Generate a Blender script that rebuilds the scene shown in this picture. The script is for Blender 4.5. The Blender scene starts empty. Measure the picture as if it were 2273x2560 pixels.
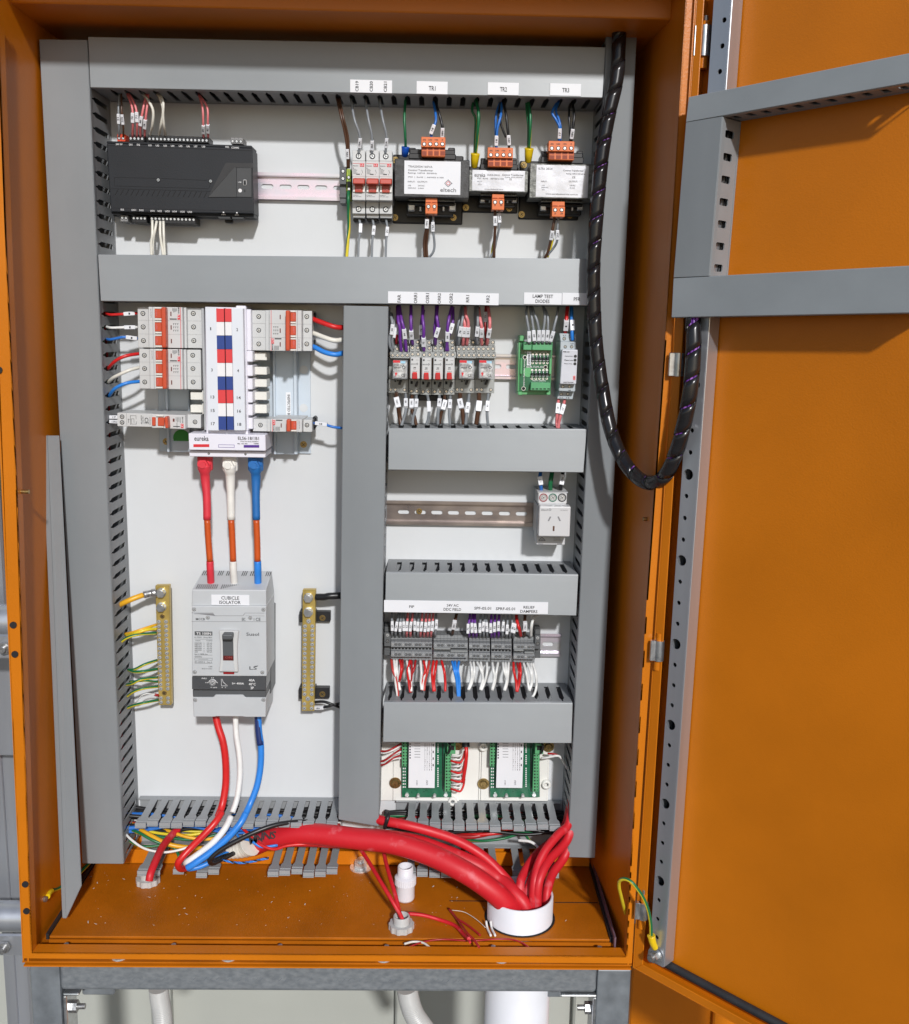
import bpy, bmesh, math, random
from mathutils import Vector, Matrix
random.seed(7)
S = bpy.context.scene
COL = S.collection
# ---------------------------------------------------------------- camera
CAM = Vector((0.0, -1.44445, 0.0))
YAW, PITCH, ROLL = math.radians(1.25018), math.radians(10.25834), math.radians(-1.08794)
FPX, CX, CY = 2546.05, 1136.5, 1280.0
cy_, sy_, cp_, sp_ = math.cos(YAW), math.sin(YAW), math.cos(PITCH), math.sin(PITCH)
FWD = Vector((sy_*cp_, cy_*cp_, -sp_))
_r = Vector((cy_, -sy_, 0)); _d = FWD.cross(_r)
RGT = _r*math.cos(ROLL)+_d*math.sin(ROLL); DWN = -_r*math.sin(ROLL)+_d*math.cos(ROLL)
cam = bpy.data.cameras.new('camera'); co = bpy.data.objects.new('camera', cam); COL.objects.link(co)
cam.sensor_fit = 'HORIZONTAL'; cam.sensor_width = 36.0; cam.lens = 36.0*FPX/2273.0
cam.clip_start = 0.05; cam.clip_end = 500
M = Matrix((RGT, -DWN, -FWD)).transposed().to_4x4(); M.translation = CAM; co.matrix_world = M
S.camera = co
# ---------------------------------------------------------------- light
SUN_DIR = Vector((0.20, -1.0, 0.556)).normalized()       # towards the sun
w = bpy.data.worlds.new('World'); S.world = w; w.use_nodes = True
nt = w.node_tree; bg = nt.nodes['Background']
sk = nt.nodes.new('ShaderNodeTexSky'); sk.sky_type = 'NISHITA'; sk.sun_disc = False
sk.sun_elevation = math.asin(SUN_DIR.z); sk.sun_rotation = math.atan2(SUN_DIR.x, SUN_DIR.y)
sk.dust_density = 0.8; sk.altitude = 20
nt.links.new(sk.outputs[0], bg.inputs[0]); bg.inputs[1].default_value = 0.078
sl = bpy.data.lights.new('sun', 'SUN'); so = bpy.data.objects.new('sun', sl); COL.objects.link(so)
sl.energy = 2.75; sl.angle = math.radians(2.8); sl.color = (1.0, 0.99, 0.985)
so.rotation_euler = (-SUN_DIR).to_track_quat('-Z', 'Y').to_euler(); so.location = (1, -3, 2)
S.view_settings.view_transform = 'Standard'; S.view_settings.look = 'None'
S.view_settings.exposure = 0.12; S.view_settings.gamma = 1.0; S.view_settings.use_curve_mapping = False
S.render.engine = 'CYCLES'
S.render.resolution_x = 909; S.render.resolution_y = 1024

# ---------------------------------------------------------------- measuring: photo point -> place in the scene
def ray(px, py, *_): return FWD + RGT*((px-CX)/FPX) + DWN*((py-CY)/FPX)
def at(p, d):                    # point lying d metres in front of the mounting plate (the plane y=0)
    v = ray(*p); return CAM + v*((-d-CAM.y)/v.y)
def atz(p, z):
    v = ray(*p); return CAM + v*((z-CAM.z)/v.z)
def fr(x0, y0, s): return lambda x, y: (x0+x/s, y0+y/s)
Z1 = fr(0, 0, 2.0167); Z2 = fr(800, 150, 2.0167); Z3 = fr(1400, 0, 2.079); Z4 = fr(0, 700, 2.0167)
Z5 = fr(800, 700, 2.0167); Z6 = fr(1400, 750, 2.079); Y1 = fr(0, 1350, 2.0167); Y2 = fr(800, 1350, 2.0167)
Y3 = fr(0, 1900, 2.0167); Y4 = fr(800, 1900, 2.0167); Y5 = fr(1400, 1450, 1.842); ID = fr(0, 0, 1)
C1 = fr(260, 300, 4.5375); C2 = fr(830, 320, 5.186); C3 = fr(1150, 320, 5.186); C4 = fr(260, 740, 5.84)
C5 = fr(480, 740, 4.5375); C6 = fr(960, 750, 6.05); C7 = fr(1240, 750, 6.192); C8 = fr(1280, 1150, 8.175)
E1 = fr(460, 1420, 5.242); E2 = fr(280, 1440, 5.839); E3 = fr(730, 1440, 5.68); E4 = fr(940, 1480, 3.781)
E5 = fr(940, 1840, 3.63); E6 = fr(290, 1970, 3.025); E7 = fr(880, 2000, 2.927); E8 = fr(1500, 2150, 4.987)

# ---------------------------------------------------------------- materials
MATS = {}
def mat(name, col, rough=0.5, metal=0.0, var=0.06, scale=30.0, bump=0.0, bscale=400.0, rvar=0.1, spec=0.5, coat=0.0, trans=0.0, stretch=None, col2=None, lo=.35, hi=.65, smudge=0):
    if name in MATS: return MATS[name]
    m = bpy.data.materials.new(name); m.use_nodes = True; n = m.node_tree.nodes; L = m.node_tree.links
    b = n['Principled BSDF']
    b.inputs['Roughness'].default_value = rough; b.inputs['Metallic'].default_value = metal
    b.inputs['Specular IOR Level'].default_value = spec; b.inputs['Coat Weight'].default_value = coat
    b.inputs['Transmission Weight'].default_value = trans
    tc = n.new('ShaderNodeTexCoord'); src = tc.outputs['Object']
    if stretch:
        mp = n.new('ShaderNodeMapping'); mp.inputs['Scale'].default_value = stretch; L.new(src, mp.inputs[0]); src = mp.outputs[0]
    nz = n.new('ShaderNodeTexNoise'); nz.inputs['Scale'].default_value = scale; nz.inputs['Detail'].default_value = 6
    L.new(src, nz.inputs['Vector'])
    cr = n.new('ShaderNodeValToRGB'); c = list(col)
    c2 = col2 if col2 else [min(1, x*(1+var)) for x in c]; c1 = c if col2 else [x*(1-var) for x in c]
    cr.color_ramp.elements[0].position = lo; cr.color_ramp.elements[1].position = hi
    cr.color_ramp.elements[0].color = (*c1, 1); cr.color_ramp.elements[1].color = (*c2, 1)
    L.new(nz.outputs['Fac'], cr.inputs[0]); L.new(cr.outputs[0], b.inputs['Base Color'])
    mr = n.new('ShaderNodeMapRange'); mr.inputs['To Min'].default_value = max(0.02, rough-rvar); mr.inputs['To Max'].default_value = min(1, rough+rvar)
    L.new(nz.outputs['Fac'], mr.inputs[0]); L.new(mr.outputs[0], b.inputs['Roughness'])
    if bump > 0:
        n2 = n.new('ShaderNodeTexNoise'); n2.inputs['Scale'].default_value = bscale; n2.inputs['Detail'].default_value = 3
        L.new(src, n2.inputs['Vector'])
        bp = n.new('ShaderNodeBump'); bp.inputs['Strength'].default_value = bump; bp.inputs['Distance'].default_value = 0.001
        L.new(n2.outputs['Fac'], bp.inputs['Height']); L.new(bp.outputs[0], b.inputs['Normal'])
    if smudge:
        n3 = n.new('ShaderNodeTexNoise'); n3.inputs['Scale'].default_value = 3.1; n3.inputs['Detail'].default_value = 9; n3.inputs['Roughness'].default_value = .7; L.new(tc.outputs['Object'], n3.inputs['Vector'])
        m3 = n.new('ShaderNodeMapRange'); m3.inputs['From Min'].default_value = .35; m3.inputs['From Max'].default_value = .65; m3.inputs['To Min'].default_value = 1-smudge; m3.inputs['To Max'].default_value = 1+smudge
        L.new(n3.outputs['Fac'], m3.inputs[0]); mx = n.new('ShaderNodeVectorMath'); mx.operation = 'SCALE'; L.new(cr.outputs[0], mx.inputs[0]); L.new(m3.outputs[0], mx.inputs['Scale']); L.new(mx.outputs[0], b.inputs['Base Color'])
    MATS[name] = m; return m
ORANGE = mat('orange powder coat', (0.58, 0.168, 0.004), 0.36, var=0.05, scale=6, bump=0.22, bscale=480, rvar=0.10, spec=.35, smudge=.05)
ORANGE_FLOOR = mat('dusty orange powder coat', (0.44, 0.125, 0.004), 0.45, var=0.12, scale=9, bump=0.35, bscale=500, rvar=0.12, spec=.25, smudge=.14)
def grain(m, tangent, an=.75, rough=.42):
    n = m.node_tree.nodes; b = n['Principled BSDF']; b.inputs['Anisotropic'].default_value = an
    c = n.new('ShaderNodeCombineXYZ')
    for i in range(3): c.inputs[i].default_value = tangent[i]
    m.node_tree.links.new(c.outputs[0], b.inputs['Tangent']); return m
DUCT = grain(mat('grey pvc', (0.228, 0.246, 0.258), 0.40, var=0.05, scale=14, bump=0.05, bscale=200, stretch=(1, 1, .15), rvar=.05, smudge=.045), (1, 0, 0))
DUCTH = grain(mat('grey pvc lid running across', (0.285, 0.308, 0.322), 0.40, var=0.05, scale=14, bump=0.05, bscale=200, stretch=(.15, 1, 1), rvar=.05, spec=.8, smudge=.045), (0, 0, 1))  # lighter copy of the duct grey, sheen put into the base colour
DUCT_IN = mat('grey pvc body', (0.25, 0.262, 0.272), 0.5, var=0.04)
WHITE_PLATE = mat('white gloss plate', (0.645, 0.665, 0.68), 0.22, var=0.015, scale=5, rvar=0.07, smudge=.025)
WHITE_PL = mat('white painted bracket', (0.80, 0.79, 0.75), 0.4, var=0.02)
LABELM = mat('white label', (0.76, 0.77, 0.80), 0.4, var=0.01)
INK = mat('black print', (0.03, 0.03, 0.035), 0.6, var=0)
GINK = mat('grey print', (0.22, 0.22, 0.23), 0.6, var=0)
WINK = mat('white print', (0.75, 0.75, 0.75), 0.6, var=0)
RINK = mat('red print', (0.65, 0.02, 0.03), 0.5, var=0)
BREAKER = mat('light grey breaker plastic', (0.57, 0.575, 0.57), 0.38, var=0.02)
BREAKER2 = mat('mid grey breaker plastic', (0.42, 0.43, 0.44), 0.4, var=0.02)
MCCBM = mat('isolator grey plastic', (0.50, 0.52, 0.535), 0.38, var=0.02)
MCCBD = mat('isolator dark plastic', (0.085, 0.09, 0.095), 0.42, var=0.03)
TOGGLE = mat('orange red toggle', (0.46, 0.055, 0.03), 0.36, var=0.03)
TOGGLE2 = mat('orange toggle', (0.54, 0.075, 0.03), 0.36, var=0.03)
BLACK = mat('black plastic', (0.018, 0.018, 0.02), 0.42, var=0.1)
VOID = mat('dark opening', (0.008, 0.008, 0.009), 0.8, var=0)
CTRL = mat('charcoal controller plastic', (0.018, 0.020, 0.024), 0.48, spec=.3, var=0.05, scale=20, bump=0.15, bscale=900)
CTRL2 = mat('lighter charcoal plastic', (0.05, 0.052, 0.054), 0.45, spec=.35, var=0.04)
TRBLK = mat('black lacquered laminations', (0.03, 0.03, 0.032), 0.38, var=0.5, scale=160, bump=0.25, bscale=600)
TRGREY = mat('varnished steel laminations', (0.085, 0.088, 0.085), 0.35, metal=0.4, var=0.45, scale=180, bump=0.3, bscale=500, col2=(0.22, 0.225, 0.21))
SILVER = mat('silver sticker', (0.62, 0.63, 0.68), 0.28, metal=0.35, var=0.08, scale=40, bump=0.25, bscale=90)
STEEL = mat('bright zinc', (0.62, 0.64, 0.66), 0.3, metal=0.9, var=0.15, scale=90)
CHROME = mat('polished screw', (0.85, 0.87, 0.88), 0.3, metal=0.65, var=0.1, scale=300)
BRASS = mat('brass', (0.60, 0.44, 0.13), 0.36, metal=0.6, var=0.15, scale=60, stretch=(1, 1, .3))
BRONZE = mat('yellow zinc screw', (0.42, 0.30, 0.12), 0.3, metal=0.85, var=0.2, scale=200)
GALV = mat('galvanised steel', (0.25, 0.275, 0.30), 0.42, metal=0.55, scale=170, bump=0.15, bscale=220, col2=(0.36, 0.385, 0.41), stretch=(.6, 1, 1), lo=.3, hi=.7)
GALVD = mat('aged galvanised steel', (0.20, 0.22, 0.24), 0.5, metal=0.5, var=0.3, scale=50, col2=(0.31, 0.34, 0.37), lo=.3, hi=.8)
ALU = mat('brushed aluminium', (0.50, 0.52, 0.56), 0.34, metal=0.7, var=0.08, scale=30, stretch=(1, 1, .05))
ORTERM = mat('orange terminal plastic', (0.70, 0.16, 0.035), 0.4, var=0.04)
REDTERM = mat('red orange terminal plastic', (0.75, 0.07, 0.02), 0.4, var=0.04)
GRTERM = mat('green terminal plastic', (0.10, 0.36, 0.16), 0.4, var=0.04)
GRCASE = mat('green rail carrier', (0.13, 0.42, 0.17), 0.4, var=0.04)
PCB = mat('green circuit board', (0.012, 0.125, 0.06), 0.3, var=0.12, scale=120, coat=0.3)
TERMG = mat('terminal block grey', (0.24, 0.25, 0.26), 0.45, var=0.05)
TERMD = mat('end clamp grey', (0.10, 0.105, 0.11), 0.45, var=0.05)
BLUEW = mat('pale blue metalwork', (0.56, 0.63, 0.70), 0.35, var=0.02)
CAPW = mat('ivory cap', (0.74, 0.73, 0.68), 0.38, var=0.02)
PANW = mat('pan assembly white', (0.70, 0.73, 0.78), 0.4, var=0.01)
PANV = mat('pan assembly gloss white', (0.76, 0.75, 0.82), 0.35, var=0.01)
PRED = mat('red phase square', (0.68, 0.045, 0.05), 0.5, var=0)
PBLUE = mat('navy phase square', (0.018, 0.05, 0.24), 0.5, var=0)
PWHITE = mat('white phase square', (0.80, 0.79, 0.80), 0.5, var=0)
PURP = mat('purple bar', (0.08, 0.02, 0.25), 0.5, var=0)
PVCW = mat('white pvc pipe', (0.78, 0.79, 0.84), 0.35, var=0.02)
PVCG = mat('pale grey gland', (0.50, 0.50, 0.49), 0.4, var=0.03)
GASKET = mat('black rubber gasket', (0.022, 0.023, 0.026), 0.6, var=0.15, bump=.2)
SLEEVE = mat('black spiral wrap', (0.015, 0.014, 0.015), 0.23, var=0.2, rvar=.05)
CLEAR = mat('clear relay cover', (0.8, 0.82, 0.85), 0.12, var=0.0, rvar=.02)
CLEAR.node_tree.nodes['Principled BSDF'].inputs['Alpha'].default_value = .28
RELM = mat('relay coil with painted glints', (0.30, 0.29, 0.27), 0.35, metal=.2, scale=170, col2=(.85, .85, .82), lo=.42, hi=.58)  # pale blotches put silver reflections into the coil colour
RELS = mat('relay socket grey', (0.36, 0.37, 0.355), 0.45, var=0.05)
BEIGE = mat('beige cladding', (0.42, 0.43, 0.39), 0.6, var=0.05, scale=3)
CONC = mat('concrete ground', (0.12, 0.115, 0.105), 0.85, var=0.2, scale=4, bump=0.3, bscale=60)
def wm(name, c, r=0.36): return mat(name, c, r, var=0.06, scale=60, bump=.04, bscale=300)
RED = wm('red insulation', (0.62, 0.018, 0.018)); DRED = wm('dark red insulation', (0.38, 0.018, 0.02)); WHITE = wm('white insulation', (0.78, 0.78, 0.76))
BLUE = wm('blue insulation', (0.025, 0.16, 0.55)); BLUE2 = wm('bright blue insulation', (0.03, 0.23, 0.72)); NAVY = wm('navy sleeve', (0.012, 0.03, 0.14)); BLK = wm('black insulation', (0.015, 0.015, 0.016)); GREY = wm('grey insulation', (0.25, 0.27, 0.29))
BROWN = wm('brown insulation', (0.085, 0.038, 0.02)); PINK = wm('pink insulation', (0.72, 0.20, 0.21)); PURPLE = wm('purple insulation', (0.15, 0.035, 0.30))
GREEN = wm('green insulation', (0.012, 0.15, 0.055)); YEL = wm('yellow insulation', (0.72, 0.58, 0.03)); ORW = wm('orange insulation', (0.55, 0.085, 0.012)); YELO = wm('amber insulation', (0.78, 0.40, 0.02))
SHRED = wm('red heat shrink', (0.66, 0.035, 0.055), .5); SHWHITE = wm('white heat shrink', (0.75, 0.73, 0.68), .5); SHBLUE = wm('blue heat shrink', (0.015, 0.14, 0.42), .5); CREAM = wm('cream insulation', (0.74, 0.72, 0.64))
BIGRED = mat('red mains sheath', (0.60, 0.014, 0.024), 0.48, scale=34, bump=.3, bscale=45, rvar=.14, col2=(.66, .10, .12), lo=.60, hi=.70)
LUG = mat('tinned lug', (0.4, 0.4, 0.4), 0.35, metal=.8, var=.3, scale=200)
def rail_mat():
    m = mat('passivated rail', (0.5, 0.5, 0.5), 0.28, metal=0.65, scale=9, stretch=(1, 1, 2.2))
    for nd in m.node_tree.nodes:
        if nd.type == 'VALTORGB':
            r = nd.color_ramp; r.elements[0].position = .3; r.elements[0].color = (0.60, 0.70, 0.78, 1); r.elements[1].position = .72; r.elements[1].color = (0.78, 0.72, 0.55, 1)
            e = r.elements.new(.45); e.color = (0.80, 0.66, 0.76, 1); e = r.elements.new(.56); e.color = (0.62, 0.62, 0.66, 1)
        if nd.type == 'TEX_NOISE': nd.inputs['Scale'].default_value = 9
    return m
RAIL = rail_mat()
RAILB = mat('bronze tinted rail', (0.24, 0.21, 0.21), 0.3, metal=0.8, scale=14, var=.1, stretch=(1, 1, 2), col2=(0.46, 0.40, 0.37))

# ---------------------------------------------------------------- mesh building
def basis(ax):
    ax = ax.normalized(); u = ax.cross(Vector((0, 0, 1)))
    if u.length < 1e-3: u = ax.cross(Vector((1, 0, 0)))
    u.normalize(); return u, ax.cross(u).normalized(), ax
_tc = {}
def text_geo(s, spacing=1.0):
    k = s
    if k in _tc: return _tc[k]
    c = bpy.data.curves.new('t', 'FONT'); c.body = s; c.align_x = 'CENTER'; c.align_y = 'CENTER'; c.resolution_u = 2; c.offset = 0.012
    o = bpy.data.objects.new('t', c); COL.objects.link(o)
    dg = bpy.context.evaluated_depsgraph_get(); dg.update()
    me = bpy.data.meshes.new_from_object(o.evaluated_get(dg))
    vs = [v.co.copy() for v in me.vertices]; fs = [tuple(p.vertices) for p in me.polygons]
    bpy.data.objects.remove(o); bpy.data.curves.remove(c); bpy.data.meshes.remove(me)
    xs = [v.x for v in vs] or [0]; ys = [v.y for v in vs] or [0]
    _tc[k] = (vs, fs, min(xs), max(xs), min(ys), max(ys)); return _tc[k]
def plate_geo(outer, holes, t):
    c = bpy.data.curves.new('p', 'CURVE'); c.dimensions = '2D'; c.fill_mode = 'BOTH'; c.extrude = t/2
    for poly in [outer]+list(holes):
        s = c.splines.new('POLY'); s.points.add(len(poly)-1); s.use_cyclic_u = True
        for i, q in enumerate(poly): s.points[i].co = (q[0], q[1], 0, 1)
    o = bpy.data.objects.new('p', c); COL.objects.link(o)
    dg = bpy.context.evaluated_depsgraph_get(); dg.update()
    me = bpy.data.meshes.new_from_object(o.evaluated_get(dg))
    vs = [v.co.copy() for v in me.vertices]; fs = [tuple(p.vertices) for p in me.polygons]
    bpy.data.objects.remove(o); bpy.data.curves.remove(c); bpy.data.meshes.remove(me)
    return vs, fs
def spline(pts, n=6):
    P = [Vector(p) for p in pts]
    if len(P) < 3: 
        return [P[0].lerp(P[-1], i/3) for i in range(4)]
    Q = [P[0]*2-P[1]]+P+[P[-1]*2-P[-2]]; out = []
    for i in range(1, len(Q)-2):
        a, b, c, d = Q[i-1:i+3]
        for k in range(n):
            t = k/n
            out.append(0.5*((2*b)+(c-a)*t+(2*a-5*b+4*c-d)*t*t+(3*b-a-3*c+d)*t**3))
    out.append(P[-1]); return out
ORI = {}
class MB:
    def __init__(s): s.v = []; s.f = []; s.m = []; s.sm = []
    def add(s, vs, fs, mi=0, smooth=False):
        o = len(s.v); s.v += [Vector(q) for q in vs]
        for f in fs: s.f.append(tuple(o+i for i in f)); s.m.append(mi); s.sm.append(smooth)
        return s
    def hexa(s, a, b, mi=0):        # two quads (same order) a front, b back
        s.add(list(a)+list(b), [(0, 1, 2, 3), (7, 6, 5, 4), (0, 4, 5, 1), (1, 5, 6, 2), (2, 6, 7, 3), (3, 7, 4, 0)], mi); return s
    def box(s, p, q, mi=0):
        x0, x1 = sorted((p[0], q[0])); y0, y1 = sorted((p[1], q[1])); z0, z1 = sorted((p[2], q[2]))
        return s.hexa([(x0, y0, z0), (x1, y0, z0), (x1, y0, z1), (x0, y0, z1)], [(x0, y1, z0), (x1, y1, z0), (x1, y1, z1), (x0, y1, z1)], mi)
    def fb(s, F, x0, y0, x1, y1, d1, d0, mi=0):    # upright box: front rectangle measured in the photo at depth d1, back at d0
        X0, X1, Zt, Zb = rect(F, x0, y0, x1, y1, d1)
        return s.box((X0, -d1, Zb), (X1, -d0, Zt), mi)
    def fq(s, F, c, d1, d0, mi=0):                 # four measured corners (clockwise from top left), extruded straight back
        a = [at(F(*q), d1) for q in (c[3], c[2], c[1], c[0])]
        return s.hexa(a, [Vector((p.x, -d0, p.z)) for p in a], mi)
    def poly(s, F, pts, d1, d0, mi=0):
        a = [at(F(*q), d1) for q in pts]; n = len(a); b = [Vector((p.x, -d0, p.z)) for p in a]
        s.add(a+b, [tuple(range(n)), tuple(range(2*n-1, n-1, -1))]+[(i, i+n, (i+1) % n+n, (i+1) % n) for i in range(n)], mi); return s
    def cyl(s, c, ax, r, h, n=16, mi=0, r2=None, caps=True, smooth=True):
        u, v, a = basis(Vector(ax)); c = Vector(c); r2 = r if r2 is None else r2
        A = [c+u*(r*math.cos(2*math.pi*i/n))+v*(r*math.sin(2*math.pi*i/n)) for i in range(n)]
        B = [c+a*h+u*(r2*math.cos(2*math.pi*i/n))+v*(r2*math.sin(2*math.pi*i/n)) for i in range(n)]
        s.add(A+B, [(i, (i+1) % n, n+(i+1) % n, n+i) for i in range(n)], mi, smooth)
        if caps: s.add(A, [tuple(reversed(range(n)))], mi); s.add(B, [tuple(range(n))], mi)
        return s
    def lathe(s, c, ax, prof, n=24, mi=0, smooth=True):   # prof: list of (r,h)
        u, v, a = basis(Vector(ax)); c = Vector(c); vs = []
        for r, h in prof: vs += [c+a*h+u*(r*math.cos(2*math.pi*i/n))+v*(r*math.sin(2*math.pi*i/n)) for i in range(n)]
        fs = [(k*n+i, k*n+(i+1) % n, (k+1)*n+(i+1) % n, (k+1)*n+i) for k in range(len(prof)-1) for i in range(n)]
        return s.add(vs, fs, mi, smooth)
    def tube(s, pts, r, n=10, mi=0, stripe=None, twist=0.0, rad=None, raw=False):
        P = [Vector(p) for p in pts] if raw else spline(pts)
        ring = []; u = None
        for i, p in enumerate(P):
            t = (P[min(i+1, len(P)-1)]-P[max(i-1, 0)]).normalized()
            if u is None: u = basis(t)[0]
            u = (u-t*u.dot(t)).normalized(); v = t.cross(u)
            rr = r if rad is None else rad(i/(len(P)-1))
            ring.append([p+u*(rr*math.cos(2*math.pi*k/n+twist*i))+v*(rr*math.sin(2*math.pi*k/n+twist*i)) for k in range(n)])
        o = len(s.v); s.v += [q for g in ring for q in g]
        for i in range(len(P)-1):
            for k in range(n):
                s.f.append((o+i*n+k, o+i*n+(k+1) % n, o+(i+1)*n+(k+1) % n, o+(i+1)*n+k)); s.m.append(stripe if (stripe is not None and k < n*0.42) else mi); s.sm.append(True)
        s.f.append(tuple(o+k for k in reversed(range(n)))); s.m.append(mi); s.sm.append(False)
        s.f.append(tuple(o+(len(P)-1)*n+k for k in range(n))); s.m.append(mi); s.sm.append(False)
        return s
    def sphere(s, c, r, n=10, mi=0, sc=(1, 1, 1)):
        c = Vector(c); vs = []; 
        for i in range(n//2+1):
            a = math.pi*i/(n//2)
            for k in range(n): vs.append(c+Vector((r*sc[0]*math.sin(a)*math.cos(2*math.pi*k/n), r*sc[1]*math.sin(a)*math.sin(2*math.pi*k/n), r*sc[2]*math.cos(a))))
        return s.add(vs, [(i*n+k, i*n+(k+1) % n, (i+1)*n+(k+1) % n, (i+1)*n+k) for i in range(n//2) for k in range(n)], mi, True)
    def text(s, st, c, h=None, w=None, right=Vector((1, 0, 0)), up=Vector((0, 0, 1)), mi=0):
        vs, fs, x0, x1, y0, y1 = text_geo(st)
        if not vs: return s
        sy = h/(y1-y0) if h else w/(x1-x0); sx = w/(x1-x0) if w else sy
        right = Vector(right).normalized(); up = Vector(up).normalized(); c = Vector(c); n = right.cross(up)
        cx, cy = (x0+x1)/2, (y0+y1)/2
        return s.add([c+right*((v.x-cx)*sx)+up*((v.y-cy)*sy)+n*0.00035 for v in vs], fs, mi)
    def ft(s, F, st, x0, y0, x1, y1, d, rot=0, mi=0):   # text filling a measured rectangle; rot 90 = reads upwards
        X0, X1, Zt, Zb = rect(F, x0, y0, x1, y1, d); c = ((X0+X1)/2, -d, (Zt+Zb)/2); W, H = X1-X0, Zt-Zb
        if rot == 0: return s.text(st, c, H, W, mi=mi)
        if rot == 90: return s.text(st, c, W, H, Vector((0, 0, 1)), Vector((-1, 0, 0)), mi)
        if rot == 180: return s.text(st, c, H, W, Vector((-1, 0, 0)), Vector((0, 0, -1)), mi)
        return s.text(st, c, W, H, Vector((0, 0, -1)), Vector((1, 0, 0)), mi)
    def plate(s, o, ux, uy, outer, holes, t, mi=0):
        ux = Vector(ux).normalized(); uy = Vector(uy).normalized(); n = ux.cross(uy); o = Vector(o)
        vs, fs = plate_geo(outer, holes, t)
        return s.add([o+ux*v.x+uy*v.y+n*v.z for v in vs], fs, mi)
    def build(s, name, mats, parent=None, bevel=0, seg=1, label=None, cat=None, group=None, kind=None):
        mats = mats if isinstance(mats, (list, tuple)) else [mats]
        if parent is not None: org = ORI[parent.name]
        else:
            n = max(1, len(s.v)); org = Vector((sum(v.x for v in s.v)/n, sum(v.y for v in s.v)/n, min(v.z for v in s.v)))
        me = bpy.data.meshes.new(name); me.from_pydata([v-org for v in s.v], [], s.f)
        for m in mats: me.materials.append(m)
        for p, mi, sm in zip(me.polygons, s.m, s.sm): p.material_index = mi; p.use_smooth = sm
        bm = bmesh.new(); bm.from_mesh(me)
        if len(s.v) < 6000: bmesh.ops.recalc_face_normals(bm, faces=bm.faces)
        bm.to_mesh(me); bm.free()
        o = bpy.data.objects.new(name, me); COL.objects.link(o)
        if parent is not None: o.parent = parent
        else: o.location = org
        ORI[o.name] = org
        if bevel:
            b = o.modifiers.new('bevel', 'BEVEL'); b.width = bevel; b.segments = seg; b.limit_method = 'ANGLE'; b.angle_limit = math.radians(40); b.harden_normals = False
        tag(o, label, cat, group, kind); return o
def tag(o, label=None, cat=None, group=None, kind=None):
    if label: o['label'] = label
    if cat: o['category'] = cat
    if group: o['group'] = group
    if kind: o['kind'] = kind
    return o
def rect(F, x0, y0, x1, y1, d):
    xm, ym = (x0+x1)/2, (y0+y1)/2
    return at(F(x0, ym), d).x, at(F(x1, ym), d).x, at(F(xm, y0), d).z, at(F(xm, y1), d).z
def thing(name, loc, label, cat, group=None):
    o = bpy.data.objects.new(name, None); COL.objects.link(o); o.empty_display_size = 0.01; o.location = loc; ORI[o.name] = Vector(loc)
    return tag(o, label, cat, group)
def fthing(name, F, x, y, label, cat, group=None): return thing(name, at(F(x, y), 0.0), label, cat, group)
def inst(me, name, parent, loc, scale=1.0, rot=0.0, label=None):
    o = bpy.data.objects.new(name, me); COL.objects.link(o); o.parent = parent; o.location = Vector(loc)-ORI[parent.name]
    o.scale = (scale,)*3; o.rotation_euler = (0, rot, 0); ORI[o.name] = ORI[parent.name]
    if label: o['label'] = label
    return o
def meshof(mb, name, mats):
    o = mb.build(name, mats); me = o.data
    for v in me.vertices: v.co += o.location
    bpy.data.objects.remove(o); return me
# unit screw heads facing the camera (radius 1, at the origin)
def screw_mesh(name, ring, head, cross, slot=False):
    b = MB(); b.cyl((0, 0.0, 0), (0, -1, 0), 1.0, 0.10, 14, 0); b.cyl((0, -.02, 0), (0, -1, 0), .80, .26, 14, 1, r2=.62)
    for a in ((20,) if slot else (35, 125)):
        c, s_ = math.cos(math.radians(a)), math.sin(math.radians(a)); u = Vector((c, 0, s_)); v = Vector((-s_, 0, c))
        q = [u*.55+v*.10, -u*.55+v*.10, -u*.55-v*.10, u*.55-v*.10]
        b.hexa([p+Vector((0, -.292 - a*.00004, 0)) for p in q], [p+Vector((0, -.2, 0)) for p in q], 2)
    return meshof(b, name, [ring, head, cross])
SCR = screw_mesh('screw', VOID, CHROME, BLACK); SCR_S = screw_mesh('slot_screw', VOID, CHROME, GINK, True)
SCR_B = screw_mesh('brass_screw', BRONZE, BRONZE, BLACK); SCR_W = screw_mesh('cable_screw', STEEL, CHROME, MCCBD)
SCR_D = screw_mesh('dim_screw', VOID, STEEL, BLACK)
SCR_R = screw_mesh('relay_screw', VOID, CHROME, BRONZE)
def screws(F, pts, d, r, parent, me=None, name='terminal_screw'):
    me = me or SCR
    for (x, y) in pts:
        p = at(F(x, y), d); p0 = at(F(x+r, y), d)
        inst(me, name, parent, p, abs(p0.x-p.x), random.uniform(-.8, .8))
# ---------------------------------------------------------------- the place around
def V(*a): return Vector(a)
gz = -2.3
MB().box((-30, -30, gz-.2), (30, 12, gz)).build('ground', CONC, kind='structure')
# beige cladding wall behind the enclosure
t = thing('clad_wall', V(0, .42, gz), 'beige steel clad wall behind and below the orange enclosure', 'wall')
MB().box((-4, .42, gz), (4, .46, 2.4)).build('panel', BEIGE, t)
for x in (-1.9, -1.45, -1.0, -.55, -.06, .30, .62, 1.1, 1.6):
    MB().box((x, .395, gz), (x+.04, .4195, 2.4)).build('rib', BEIGE, t, bevel=.004)
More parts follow.
